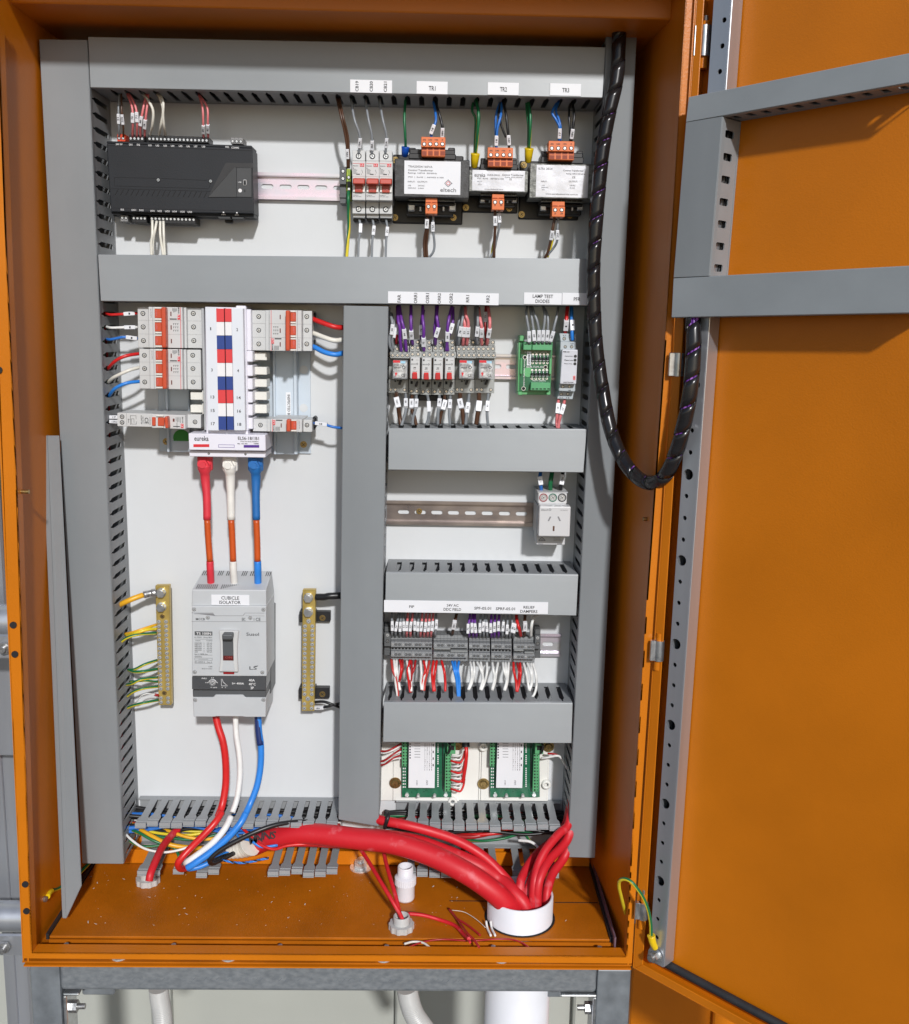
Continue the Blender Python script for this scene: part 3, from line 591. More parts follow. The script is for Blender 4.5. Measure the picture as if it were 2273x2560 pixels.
g1 = atz(Y3(747, 606), ZF+.004); gland_nut(V(g1.x, g1.y, ZF+.0003), .0155*1.13, .018, .0085, 'pale grey gland nut with one red cable at the left of the floor')
g2 = atz(Y4(411, 838), ZF+.004); gland_nut(V(g2.x, g2.y, ZF+.0003), .0150*1.17, .019, .0085, 'pale grey gland nut in the floor in front of the loose white gland')
# loose white two-piece coupling standing on the floor
g3 = atz(Y4(430, 700), ZF); c3 = V(g3.x, g3.y, ZF+.0003); R3 = (at(Y4(484, 640), .14).x-at(Y4(370, 640), .14).x)/2
lg = thing('cable_gland', c3, 'loose white gland standing upright on the floor behind the gland nut', 'cable gland')
sc3 = R3
MB().lathe(c3, (0, 0, 1), [(0, 0), (sc3*.80, 0), (sc3*.86, .003), (sc3*.86, .022), (sc3*.95, .025)], 32).build('body', PVCW, lg)
n = 64; pts = [(sc3*(1.0 if i % 2 else .95)*math.cos(2*math.pi*i/n), sc3*(1.0 if i % 2 else .95)*math.sin(2*math.pi*i/n)) for i in range(n)]
MB().plate(c3+V(0, 0, .0295), (1, 0, 0), (0, 1, 0), pts, [hole(0, 0, sc3*.6)], .010).build('ribbed_collar', PVCW, lg, bevel=.0006)
MB().lathe(c3, (0, 0, 1), [(sc3*.97, .0345), (sc3*.74, .037), (sc3*.72, .037), (sc3*.72, .050), (sc3*.68, .0515), (sc3*.60, .0515), (sc3*.60, .030), (0, .030)], 32).build('threaded_neck', PVCW, lg)
nb = atz(Y4(206, 545), ZF); MB().cyl((nb.x, nb.y, ZF+.0003), (0, 0, 1), .0165, .002, 24).cyl((nb.x, nb.y, ZF+.0023), (0, 0, 1), .0105, .009, 6, smooth=False).cyl((nb.x, nb.y, ZF+.0113), (0, 0, 1), .0055, .005, 12).build('bolt_and_washer', CHROME, label='zinc bolt with a wide washer on the orange floor behind the loose gland', cat='bolt')
# ---------------------------------------------------------------- cables
def cable(name, label, m, F, pts, rpx, cat='cable', n=14, stripe=None, ends=None, **kw):
    P = [at(F(x, y), d) for (x, y, d) in pts]
    r = rpx*((P[len(P)//2]-CAM).dot(FWD))/FPX
    mb = MB().tube(P, r, n, stripe=1 if stripe else None, twist=kw.pop('twist', .12) if stripe else 0, **kw)
    return mb.build(name, [m, stripe] if stripe else m, label=label, cat=cat), P, r
py = -PC.y
# mains: photo scale measured radii (px)
big1, P1, _ = cable('mains_cable', 'thickest red mains cable marked MAINS arching from the left into the white pipe', BIGRED, Y4, [(-330, 430, .040), (-250, 398, .060), (-120, 373, .075), (0, 375, .085), (170, 395, .10), (370, 420, .115), (560, 480, .130), (730, 565, .148), (850, 645, .155), (925, 710, .155), (975, 775, .148), (1000, 900, .142)], 27, n=26, rad=None)
big2, _, _ = cable('mains_cable', 'second thick red cable running just above the MAINS cable into the white pipe', BIGRED, Y4, [(120, 375, .065), (300, 385, .085), (480, 412, .10), (650, 470, .108), (800, 535, .118), (900, 600, .12), (980, 670, .14), (1040, 750, .15), (1060, 880, .15)], 18, n=22)
big3, _, _ = cable('mains_cable', 'red cable held by a black tie where it leaves the centre duct', BIGRED, Y4, [(200, 275, .05), (300, 302, .080), (420, 325, .094), (560, 360, .098), (700, 410, .10), (830, 490, .108), (930, 590, .118), (1005, 690, .125), (1062, 800, .135), (1070, 900, .135)], 12, n=18)
mt = MB(); c_ = at(Y3(1340, 385), .105)
for k, (ch, x) in enumerate((('I', 1308), ('N', 1334), ('S', 1366))):
    q = at(Y3(x+14, 384-k*3), .094); mt.text(ch, q, .012, None, V(1, 0, .10), V(.15, 0, 1))
for k, (ch, x, y) in enumerate((('M', 1262, 402), ('A', 1288, 396))):
    q = at(Y3(x+14, y), .088); mt.text(ch, q, .012, None, V(1, 0, .3), V(-.2, 0, 1))
mt.build('lettering', INK, big1)
tp = MB(); tp.tube([at(Y3(1148, 470), .060), at(Y3(1190, 458), .060), at(Y3(1235, 442), .062), at(Y3(1262, 425), .066)], 0, 18, rad=lambda t: .0085+.0085*t+.0006*math.sin(t*40)); tp.build('tape_wrap', CREAM, big1)
MB().tube([at(Y4(348, 268), .090), at(Y4(340, 300), .098), at(Y4(326, 342), .092)], .0028, 8).box(at(Y4(330, 268), .094), at(Y4(352, 282), .088)).build('cable_tie', BLACK, label='black cable tie around the upper red cable at the centre duct', cat='cable tie')
rs = [([(1272, 190, .040), (1256, 265, .052), (1236, 335, .064), (1180, 400, .065), (1090, 480, .09), (1035, 560, .115), (1010, 640, .135), (1040, 780, .14)], 15, 'leftmost red cable dropping from the right duct into the white pipe'),
      ([(1278, 210, .045), (1262, 290, .056), (1240, 365, .068), (1195, 430, .075), (1120, 500, .10), (1075, 580, .12), (1050, 660, .135), (1062, 790, .14)], 13, 'second red cable from the left dropping from the right duct into the pipe'),
      ([(1280, 180, .060), (1268, 250, .070), (1250, 330, .082), (1205, 372, .095), (1140, 450, .115), (1100, 530, .13), (1082, 610, .145), (1075, 700, .15), (1075, 800, .15)], 15, 'red cable arching highest out of the right duct into the white pipe'),
      ([(1286, 210, .062), (1274, 300, .072), (1254, 385, .084), (1225, 432, .095), (1160, 500, .12), (1120, 570, .14), (1098, 650, .15), (1095, 800, .15)], 16, 'fourth red cable from the right duct into the middle of the pipe'),
      ([(1284, 250, .055), (1272, 340, .064), (1252, 440, .077), (1225, 500, .085), (1175, 570, .105), (1150, 640, .125), (1140, 720, .135), (1135, 820, .135)], 16, 'rightmost red cable with worn printing entering the white pipe'),
      ([(1240, 470, .06), (1195, 550, .08), (1140, 620, .115), (1118, 700, .13), (1115, 800, .13)], 11, 'thin dark red cable between the right duct and the pipe')]
for p, r, lb in rs: cable('sheathed_cable', lb, BIGRED if r > 12 else DRED, Y4, p, r*.72, n=16)
cable('sheathed_cable', 'red cable rising from the left gland nut into the bottom left duct', BIGRED, Y3, [(935, 318, .035), (870, 375, .055), (818, 440, .09), (785, 510, .125), (760, 570, .145), (752, 610, .15)], 9.3, n=16)
for nm, p, r, lb in (('sheathed_cable', [(190, 425, .06), (250, 520, .10), (310, 620, .14), (370, 720, .165), (412, 795, .17), (420, 850, .17)], 10, 'thin red cable running diagonally into the gland nut by the loose gland'),
                     ('sheathed_cable', [(325, 410, .05), (325, 480, .07), (350, 580, .11), (380, 680, .14), (405, 790, .165)], 10, 'thin red cable dropping behind the loose gland into its gland nut')):
    cable(nm, lb, BIGRED, Y4, p, r*.52, n=12)
def fcable(label, m, F, pts, rpx, name='cable_offcut', cat='cable offcut', z=.004, **kw):
    P = [atz(F(q[0], q[1]), ZF+(q[2] if len(q) > 2 else z)) for q in pts]; r = .55*rpx*((P[0]-CAM).dot(FWD))/FPX
    return MB().tube(P, r, 10, **kw).build(name, m, label=label, cat=cat), P, r
oc, P_, r_ = fcable('red sheath offcut with an open end lying in front of the gland nut', BIGRED, Y4, [(445, 775, .012), (520, 783, .010), (600, 805), (680, 835), (730, 885, .007), (752, 903, .012)], 8.5)
MB().cyl(P_[-1]+V(0, -.004, 0), (.3, -1, 0), r_*.6, .004, 14).build('open_end', SHRED, oc)
fcable('dark red strand crossing the open sheath offcut', DRED, Y4, [(650, 750), (690, 800, .006), (740, 870, .014), (775, 905, .014), (803, 945, .012)], 5)
fcable('short dark red strand ending beside the open sheath offcut', DRED, Y4, [(690, 800), (740, 830), (780, 860), (808, 884)], 5)
fcable('long thin red strand lying along the front flange', DRED, Y4, [(445, 945, .0), (520, 918, .0), (620, 905, .0), (760, 912, .002), (880, 904, .0), (960, 905, 0), (1015, 920, 0), (1060, 950, 0)], 4)
fcable('short white offcut lying along the front flange', CREAM, Y4, [(425, 928, 0), (470, 917, 0), (520, 922, 0), (557, 948, 0)], 5)
fcable('pale thin strand curling towards the white pipe', CREAM, Y4, [(665, 757), (730, 768), (790, 805), (835, 845)], 1.3)
for dx, lb in ((0, 'left'), (22, 'right')): fcable('white strand end beside the pvc pipe, the %s of two' % lb, WHITE, Y4, [(838+dx, 812, .010), (845+dx, 850), (862+dx, 886)], 5)
# shavings and dust on the floor
db = MB(); rnd = random.Random(11)
for k in range(150):
    x, y = rnd.uniform(220, 1420), rnd.uniform(2180, 2325); p = atz((x, y), ZF+.0006); s = rnd.choice([.0002, .0003, .0003, .0004, .0005, .0007, .0011]); a = rnd.uniform(0, 3.1); u = V(math.cos(a), math.sin(a), 0)*s*rnd.uniform(1, 3); v = V(-math.sin(a), math.cos(a), 0)*s*.6
    db.add([p-u-v, p+u-v*.4, p+u*.8+v+V(0, 0, s*.5), p-u*.6+v], [(0, 1, 2, 3)])
db.build('shavings', CREAM, label='pale plastic shavings scattered over the orange floor', cat='shavings', kind='stuff')
# ---------------------------------------------------------------- din rails
def rail(F, x0, x1, yt, yb_, label, slots=(), mt_=None, d=.0085):
    X0, X1, Zt, Zb = rect(F, x0, yt, x1, yb_, d); zc = (Zt+Zb)/2; m = MB()
    th = thing('mounting_rail', ((X0+X1)/2, 0, zc-.0175), label, 'mounting rail')
    m.box((X0, -.0085, zc+.0135), (X1, -.0075, zc+.0175)); m.box((X0, -.0085, zc-.0175), (X1, -.0075, zc-.0135))
    m.box((X0, -.0075, zc+.0125), (X1, -.001, zc+.0136)); m.box((X0, -.0075, zc-.0136), (X1, -.001, zc-.0125))
    holes = []; r = .0029
    for sx in slots:
        cx = at(F(sx, (yt+yb_)/2), .002).x-X0
        holes.append([(cx-.0052+r*math.cos(a), r*math.sin(a)) for a in [math.pi/2+math.pi*i/8 for i in range(9)]]+[(cx+.0052+r*math.cos(a), r*math.sin(a)) for a in [-math.pi/2+math.pi*i/8 for i in range(9)]])
    m.plate((X0, -.0016, zc), (1, 0, 0), (0, 0, 1), [(0, -.0126), (X1-X0, -.0126), (X1-X0, .0126), (0, .0126)], [h for h in holes if min(q[0] for q in h) > .001 and max(q[0] for q in h) < X1-X0-.001], .001)
    m.build('rail', mt_ or RAIL, th, bevel=.0004); return th
rail(Z1, 1200, 1900, 868, 1013, 'rainbow tinted rail between the black controller and the three small breakers', slots=[1348, 1440, 1530, 1620, 1711])
rail(Z5, 345, 1190, 371, 497, 'rainbow tinted rail behind the row of relays', slots=[885, 967, 1050])
r3 = rail(Z5, 333, 1105, 1120, 1235, 'bare slotted rail running to the power outlet', slots=[344, 422, 506, 590, 674, 759, 844, 931, 1016], mt_=RAILB)
inst(SCR_B, 'fixing_screw', r3, at(Z5(501, 1166), .003), .0042)
rail(Y2, 330, 1216, 470, 583, 'rainbow tinted rail sticking out right of the terminal blocks', slots=[1150])

# ---------------------------------------------------------------- black controller (top left)
ct = fthing('controller', C1, 880, 1100, 'large charcoal plant controller with screw terminals along both edges', 'controller')
D = .052
b = MB(); b.fq(C1, [(28, 262), (1682, 320), (1700, 1062), (78, 1040)], D, .012)
b.fq(C1, [(30, 236), (1676, 288), (1680, 322), (28, 262)], D-.006, .010); b.fq(C1, [(78, 1040), (1700, 1062), (1702, 1100), (82, 1062)], D-.006, .010)
body = b.build('housing', CTRL, ct, bevel=.0018, seg=3)
MB().fq(C1, [(60, 300), (1712, 352), (1722, 1128), (100, 1090)], .014, .009).build('base', CTRL2, ct, bevel=.001)
ln = MB()
for c in ([(32, 286), (1682, 345), (1682, 349), (32, 290)], [(60, 774), (1210, 806), (1210, 810), (60, 778)], [(90, 996), (1700, 1032), (1700, 1035), (90, 999)],
          [(118, 648), (585, 658), (585, 661), (118, 651)], [(645, 660), (1170, 682), (1170, 685), (645, 663)], [(118, 745), (1180, 776), (1180, 779), (118, 748)], [(116, 648), (120, 648), (120, 745), (116, 745)], [(1215, 700), (1219, 700), (1190, 778), (1186, 778)]):
    ln.fq(C1, c, D+.00025, D-.0005)
for k in range(18):
    x = 125+59.2*k; y = 786+k*1.75; ln.fq(C1, [(x+32, y), (x+40, y), (x+6, y+64), (x-2, y+64)], D+.0003, D-.0005)
ln.build('vent_slots', VOID, body)
for (x, y) in ((617, 680), (1210, 693)): inst(SCR_D, 'cover_screw', body, at(C1(x, y), D+.0001), .0028)
MB().poly(C1, [(1183, 868), (1380, 487), (1400, 484), (1680, 490), (1694, 505), (1694, 545), (1480, 537)], D+.0006, D-.001).build('recess_wall', BLACK, body)
MB().poly(C1, [(1183, 873), (1480, 537), (1500, 540), (1504, 872)], D+.0012, D-.001).build('sloped_facet', CTRL2, body)
pf = MB().fq(C1, [(1504, 540), (1672, 544), (1676, 876), (1506, 872)], D+.0010, D-.001).build('port_panel', mat('port panel charcoal', (.045, .047, .05), .45), body, bevel=.0003)
MB().fb(C1, 1579, 674, 1618, 742, D+.0022, D).build('usb_port', CHROME, body, bevel=.0006); MB().fb(C1, 1586, 682, 1611, 735, D+.0024, D).build('usb_socket', VOID, body)
p = at(C1(1545, 800), D+.001); MB().cyl(p, (0, -1, 0), .0024, .0004, 18).build('logo_disc', WINK, body)
m = MB().fb(C1, 1594, 788, 1602, 815, D+.0014, D); m.build('reset_hole', VOID, body)
tx = MB(); d2 = D-.0055
for s_, x0, y0, x1 in (('24V', 134, 264, 176), ('0V', 184, 265, 212), ('DI1', 286, 268, 322), ('DI2', 374, 270, 410), ('UI1', 504, 277, 540), ('UI2', 588, 279, 626), ('UI3', 676, 281, 714), ('UI4', 760, 283, 798), ('UI5', 850, 285, 890), ('UI6', 936, 288, 974), ('UI7', 1022, 289, 1060), ('UI8', 1110, 291, 1148), ('EOL', 1380, 294, 1422), ('COMMS', 1446, 304, 1532)):
    tx.ft(C1, s_, x0, y0, x1, y0+21, D-.0055 if y0 < 262 else D)
for s_, x0, y0, x1 in (('ISS', 190, 1006, 228), ('DO1', 315, 1010, 364), ('DO2', 402, 1013, 450), ('UO1', 526, 1020, 574), ('UO2', 608, 1022, 656), ('UO3', 694, 1025, 744), ('UO4', 776, 1027, 826), ('UO5', 866, 1030, 916), ('UO6', 950, 1032, 1000)):
    tx.ft(C1, s_, x0, y0, x1, y0+20, D)
for x, y in ((1355, 1062), (1507, 1066)):
    tx.fb(C1, x-7, y-22, x+8, y-8, D+.0002, D-.004)
    for dx in (-16, 0, 16): tx.fb(C1, x+dx-5, y+4, x+dx+6, y+16, D-.0052, D-.006)
    tx.fb(C1, x-18, y-2, x+19, y+0, D-.0052, D-.006)
tx.ft(C1, 'USB', 1522, 698, 1560, 712, D+.001)
tx.build('lettering', WINK, body)
MB().fb(C1, 1370, 1108, 1452, 1165, .020, .010).build('release_tab', BLACK, ct, bevel=.001)
MB().fb(C1, 1300, 1096, 1432, 1116, .046, .030).build('network_socket', CTRL2, ct); MB().fb(C1, 1455, 1100, 1582, 1120, .046, .030).build('network_socket', CTRL2, ct)
def plug(x0, y0, x1, y1, n, mt_, ys, dd=.040):
    c = MB(); dy = (x1-x0)*.031
    c.fq(C1, [(x0, y0), (x1, y0+dy), (x1, y1+dy), (x0, y1)], dd, .012); o = c.build('plug_terminal', mt_, ct, bevel=.0004)
    g = MB(); ph = (x1-x0)/n
    for k in range(1, n): x = x0+ph*k; g.fq(C1, [(x-1, y0+dy*k/n), (x+1, y0+dy*k/n), (x+1, y1+dy*k/n), (x-1, y1+dy*k/n)], dd+.0002, dd-.001)
    g.build('joints', VOID, o)
    for k in range(n):
        x = x0+ph*(k+.5); q = at(C1(x, ys+dy*(k+.5)/n), dd); inst(SCR_S, 'terminal_screw', o, q, .0017*1.28, random.uniform(-.5, .5))
plug(150, 158, 240, 240, 2, REDTERM, 205); plug(283, 163, 455, 242, 4, BLACK, 208); plug(496, 170, 1186, 240, 16, BLACK, 212); plug(1437, 198, 1575, 268, 3, mat('grey plug', (.25, .25, .25), .5), 240)
plug(187, 1080, 270, 1150, 2, mat('grey plug', (.25, .25, .25), .5), 1108); plug(318, 1084, 484, 1160, 4, BLACK, 1112); plug(522, 1088, 1038, 1166, 12, BLACK, 1116)
# ---------------------------------------------------------------- small breakers top row
kk = fthing('rail_terminal', C2, 145, 980, 'dark grey end clamp left of the striped earth terminal', 'rail terminal')
b = MB().fb(C2, 98, 500, 190, 730, .040, .008).fb(C2, 100, 730, 192, 980, .034, .008).fb(C2, 96, 850, 186, 905, .036, .030); kb = b.build('housing', TERMD, kk, bevel=.0006)
screws(C2, [(143, 560), (143, 655)], .040, 26, kk, SCR_S)
ke = fthing('rail_terminal', C2, 215, 915, 'green and yellow striped earth terminal beside the first small breaker', 'rail terminal')
m = MB().fb(C2, 188, 528, 243, 700, .046, .008).fb(C2, 190, 700, 246, 915, .042, .008); m.build('housing', mat('striped earth plastic', (.06, .22, .03), .45, col2=(.55, .6, .05), scale=180, stretch=(4, 1, .6)), ke, bevel=.0006)
MB().fb(C2, 200, 690, 238, 760, .0462, .04).build('wire_entry', VOID, ke)
screws(C2, [(218, 640), (220, 790)], .047, 22, ke, SCR_S)
def mcb(i, x0, label):
    F = lambda x, y: C2(x+x0, y+(i*2))
    th = fthing('circuit_breaker', F, 85, 1160, label, 'breaker', 'small breakers CB19 to CB21')
    b = MB(); d = .066
    b.fb(F, 2, 285, 168, 425, d-.016, .008); b.fb(F, 0, 425, 172, 935, d, .008); b.fb(F, 2, 935, 168, 1110, d-.016, .008); b.fb(F, 8, 1110, 165, 1160, d-.022, .008)
    bd = b.build('housing', BREAKER, th, bevel=.0008, seg=2)
    MB().fb(F, 0, 700, 172, 702, d+.0002, d-.001).build('seam', GINK, th) if False else None
    MB().fb(F, 2, 450, 168, 625, d+.0004, d).build('front_label', BREAKER, th)
    MB().fb(F, 6, 457, 160, 461, d+.0007, d).fb(F, 100, 462, 155, 500, d+.0008, d).build('logo_patch', RINK, th)
    t_ = MB(); t_.ft(F, 'LS', 110, 468, 146, 494, d+.0009); t_.build('logo', WINK, th)
    t_ = MB(); t_.ft(F, 'BKJ63N', 10, 484, 78, 498, d+.0005); t_.ft(F, '6', 10, 510, 22, 524, d+.0005)
    for k in range(6): t_.fb(F, 12, 530+k*12, 50+(k*17 % 25), 534+k*12, d+.0005, d)
    t_.fb(F, 52, 592, 100, 604, d+.0006, d); t_.fq(F, [(120, 540), (124, 540), (140, 585), (136, 585)], d+.0006, d); t_.fb(F, 118, 590, 122, 606, d+.0006, d)
    t_.ft(F, 'LCTN601-1C', 10, 865, 80, 875, d+.0001); t_.ft(F, '(5A, 6kA, N64)', 10, 883, 118, 893, d+.0001); t_.build('lettering', INK, th)
    MB().fb(F, 8, 720, 164, 830, d+.0025, d).build('toggle_guard', WHITE_PL, th, bevel=.0006) 
    MB().fb(F, 34, 712, 136, 832, d+.0032, d).build('toggle_body', TOGGLE, th, bevel=.0005)
    m = MB(); X0, X1, Zt, Zb = rect(F, 6, 650, 162, 722, d+.014)
    m.hexa([(X0, -d-.0145, Zb), (X1, -d-.0145, Zb), (X1, -d-.0125, Zt), (X0, -d-.0125, Zt)], [(X0, -d-.001, Zb-.001), (X1, -d-.001, Zb-.001), (X1, -d-.001, Zt+.002), (X0, -d-.001, Zt+.002)]); m.build('toggle', TOGGLE, th, bevel=.0012, seg=2)
    t_ = MB(); t_.ft(F, 'I-ON', 58, 785, 110, 806, d+.0034); t_.build('lettering', PINK, th)
    for (y,) in ((362,), (1050,)): screws(F, [(84, y)], d-.016, 37, th)
    MB().fb(F, 12, 1160, 160, 1215, .032, .010).build('rail_clip', BLACK, th, bevel=.0015)
for i, (x0, l) in enumerate(((263, 'leftmost of the three small breakers, under the CB19 label'), (440, 'middle one of the three small breakers, under the CB20 label'), (614, 'rightmost of the three small breakers, next to the big transformer'))): mcb(i, x0, l)
# ---------------------------------------------------------------- transformers
def oterm(th, F, x0, y0, x1, y1, ys, n, d, chars, down, yc):
    b = MB(); ph = (x1-x0)/n; ym = ys+(40 if not down else -45)
    if not down: b.fb(F, x0, y0, x1, ym, d, d-.022); b.fb(F, x0+6, ym, x1-4, y1, d-.004, d-.022)
    else: b.fb(F, x0, ym, x1, y1, d, d-.022); b.fb(F, x0+2, y0, x1-2, ym, d-.003, d-.022)
    o = b.build('terminal_block', ORTERM, th, bevel=.0006, seg=2); g = MB()
    for k in range(n):
        x = x0+ph*k
        if not down: g.fb(F, x+12, ym+8, x+ph-8, ym+38, d-.0038, d-.006); g.fb(F, x+12, ym+50, x+ph-8, y1-10, d-.0038, d-.006)
        else: g.fb(F, x+10, ym-14, x+ph-10, ym-7, d-.0025, d-.004)
    g.build('wire_entry', mat('deep orange opening', (.28, .045, .015), .6), o)
    screws(F, [(x0+ph*(k+.5), ys) for k in range(n)], d, 26, o, SCR_S)
    t_ = MB()
    for k, c in enumerate(chars): t_.ft(F, c, x0+ph*k+ph*.5-len(c)*8, yc-9, x0+ph*k+ph*.5+len(c)*8, yc+10, d+.0001)
    t_.build('lettering', INK, o)
def transformer(F, label, core, lbl, top, ttop, tbot, base, bolts, m_core, lab_mat, lines, T):
    th = fthing('transformer', F, (core[0]+core[2])/2, base[3], label, 'transformer')
    MB().fb(F, *base, .004, .0005).build('base_plate', BLACK, th, bevel=.002, seg=2)
    x0, y0, x1, y1 = core
    MB().fb(F, x0, y0, x1, y1, .072, .030).build('laminated_core', m_core, th, bevel=.0008)
    MB().fb(F, x0+18, y0+18, x1-18, y1+10, .030, .004).build('rear_core', TRBLK, th, bevel=.0008)
    MB().fb(F, top[0]+12, top[1]-55, top[2]-12, y0+2, .060, .012).fb(F, *top, .066, .020).build('top_bobbin', BLACK, th, bevel=.001)
    lg = MB(); cx = (x0+x1)/2; yb0 = y1+2
    lg.fb(F, cx-300*T, yb0, cx+300*T, yb0+40, .060, .012).fb(F, cx-310*T, yb0+60, cx+300*T, yb0+100, .045, .012).fb(F, cx-330*T, yb0+100, cx+280*T, yb0+230*T, .030, .004); lg.build('bottom_bobbin', BLACK, th, bevel=.0015, seg=2)
    fr_ = MB()
    for k in range(9):
        x = cx-300*T+k*74*T; fr_.fb(F, x-2, yb0, x+2, yb0+40, .0612, .059)
    fr_.fb(F, cx-302*T, yb0+36, cx+302*T, yb0+42, .0612, .059); fr_.build('bobbin_ribs', TRGREY, th)
    for sx in (-1, 1):
        xx = cx+sx*265*T; MB().fb(F, xx-48*T, yb0+62, xx+48*T, yb0+175*T, .043, .040).build('mounting_lug', LUG, th, bevel=.002, seg=2)
        xx = cx+sx*150*T; MB().fb(F, xx-18*T, yb0+110*T, xx+18*T, yb0+178*T, .040, .038).build('solder_tag', LUG, th, bevel=.001)
        xx = cx+sx*255*T; MB().fb(F, xx-46*T, top[1]-78, xx+46*T, top[1]-4, .050, .047).build('mounting_lug', TRBLK, th, bevel=.002, seg=2)
    lb = MB().fb(F, *lbl, .0724, .072).build('rating_label', lab_mat, th, bevel=.0001)
    t_ = MB()
    for l in lines: t_.ft(F, l[0], *l[1:5], .0725)
    t_.build('lettering', GINK, lb)
    for (x, y, mt_) in bolts: inst(mt_, 'fixing_screw', th, at(F(x, y), .0045), .0043)
    oterm(th, F, *ttop, False, T_yc_top[F]); oterm(th, F, *tbot, True, T_yc_bot[F]); return th, lb
TF1, TF2 = C2, C3
F1 = C2; F2 = C3; F3 = lambda x, y: C3(x, y)
T_yc_top = {F1: 152, F2: 292, F3: 205}; T_yc_bot = {F1: 1060, F2: 1000, F3: 1108}
th1, lb1 = transformer(F1, 'largest transformer with a white label, under TR1', (812, 405, 1782, 900), (938, 428, 1668, 860), (995, 330, 1608, 405), (1157, 115, 1472, 366, 208, 4, .085, ('-5%', '240', '+5%', '0')), (1212, 905, 1368, 1110, 1018, 2, .070, ('0', '24')),
    (790, 350, 1700, 1245), ((818, 1160, SCR_B), (1575, 1160, SCR_B), (825, 415, SCR_B)), TRBLK, LABELM,
    [('TRA23024/160VA', 988, 486, 1304, 512), ('Control Transformer', 988, 535, 1312, 558), ('Rating: 160VA  50/60Hz', 988, 575, 1362, 598), ('IP20  |  RoHS  |  AS/NZS 61558', 988, 630, 1448, 650), ('INPUT:   OUTPUT:', 984, 686, 1240, 706), ('-5%           24VAC', 984, 736, 1200, 754), ('240VAC   6.66A', 984, 770, 1192, 786), ('eltech', 1404, 775, 1610, 828)], 1.0)
lgm = MB()
def diamond(m, F, cx, cy, r, w_, d, mi=0):
    for (a, b) in (((cx-r, cy), (cx, cy-r)), ((cx, cy-r), (cx+r, cy)), ((cx+r, cy), (cx, cy+r)), ((cx, cy+r), (cx-r, cy))):
        dx, dy = b[0]-a[0], b[1]-a[1]; L_ = math.hypot(dx, dy); nx, ny = -dy/L_*w_, dx/L_*w_
        m.fq(F, [(a[0]+nx, a[1]+ny), (b[0]+nx, b[1]+ny), (b[0]-nx, b[1]-ny), (a[0]-nx, a[1]-ny)], d, d-.0002, mi)
diamond(lgm, F1, 1508, 716, 46, 4, .0727); diamond(lgm, F1, 1508, 716, 26, 3, .0727, 1); lgm.fq(F1, [(1520, 740), (1560, 712), (1564, 716), (1524, 746)], .0727, .0725); lgm.build('logo', [GINK, RINK], lb1)
transformer(F2, 'smallest transformer with a silver label, under TR2', (118, 545, 885, 830), (160, 548, 842, 815), (262, 465, 750, 543), (360, 252, 688, 500, 348, 4, .085, ('-5%', '240', '+5%', '0')), (416, 855, 575, 1060, 962, 2, .070, ('0', '24')),
    (30, 500, 755, 1100), ((78, 1030, SCR_B), (640, 1040, SCR_B)), TRGREY, SILVER,
    [('eureka', 188, 580, 330, 632), ('EUR40-240-24', 358, 598, 516, 618), ('Control Transformer', 548, 596, 828, 620), ('Rating: 40VA 50/60Hz', 585, 632, 812, 648), ('IP20   RoHS    AS/NZS 61558', 225, 646, 568, 664), ('CE', 640, 652, 672, 676), ('INPUT:', 224, 684, 290, 696), ('-5%', 240, 706, 265, 716), ('240VAC', 232, 728, 285, 738), ('www.eurekaelectrical.com.au', 318, 784, 560, 800)], .78)
transformer(F3, 'medium transformer with a scratched silver label, under TR3', (905, 460, 1742, 915), (988, 482, 1665, 898), (1050, 372, 1605, 458), (1150, 168, 1485, 412, 262, 4, .085, ('-5%', '240', '+5%', '0')), (1194, 952, 1362, 1150, 1062, 2, .070, ('0', '24')),
    (768, 430, 1550, 1190), ((800, 1120, SCR_B), (1428, 1130, SCR_B), (828, 478, SCR_B)), TRGREY, SILVER,
    [('Control Transformer', 1340, 540, 1608, 562), ('Rating 100VA 50/60Hz', 1380, 586, 1624, 606), ('CE', 1455, 626, 1496, 652), ('OUTPUT:', 1412, 682, 1528, 704), ('24VAC', 1424, 734, 1498, 754), ('4.16A', 1424, 766, 1490, 784), ('ELTRA  240-24', 1020, 512, 1200, 540), ('INPUT:', 1050, 682, 1130, 700), ('+5%', 1060, 736, 1100, 750), ('240VAC', 1055, 762, 1150, 778), ('-5%', 1060, 792, 1100, 806), ('www.eurekaelectrical.com.au', 1110, 846, 1530, 866)], .9)
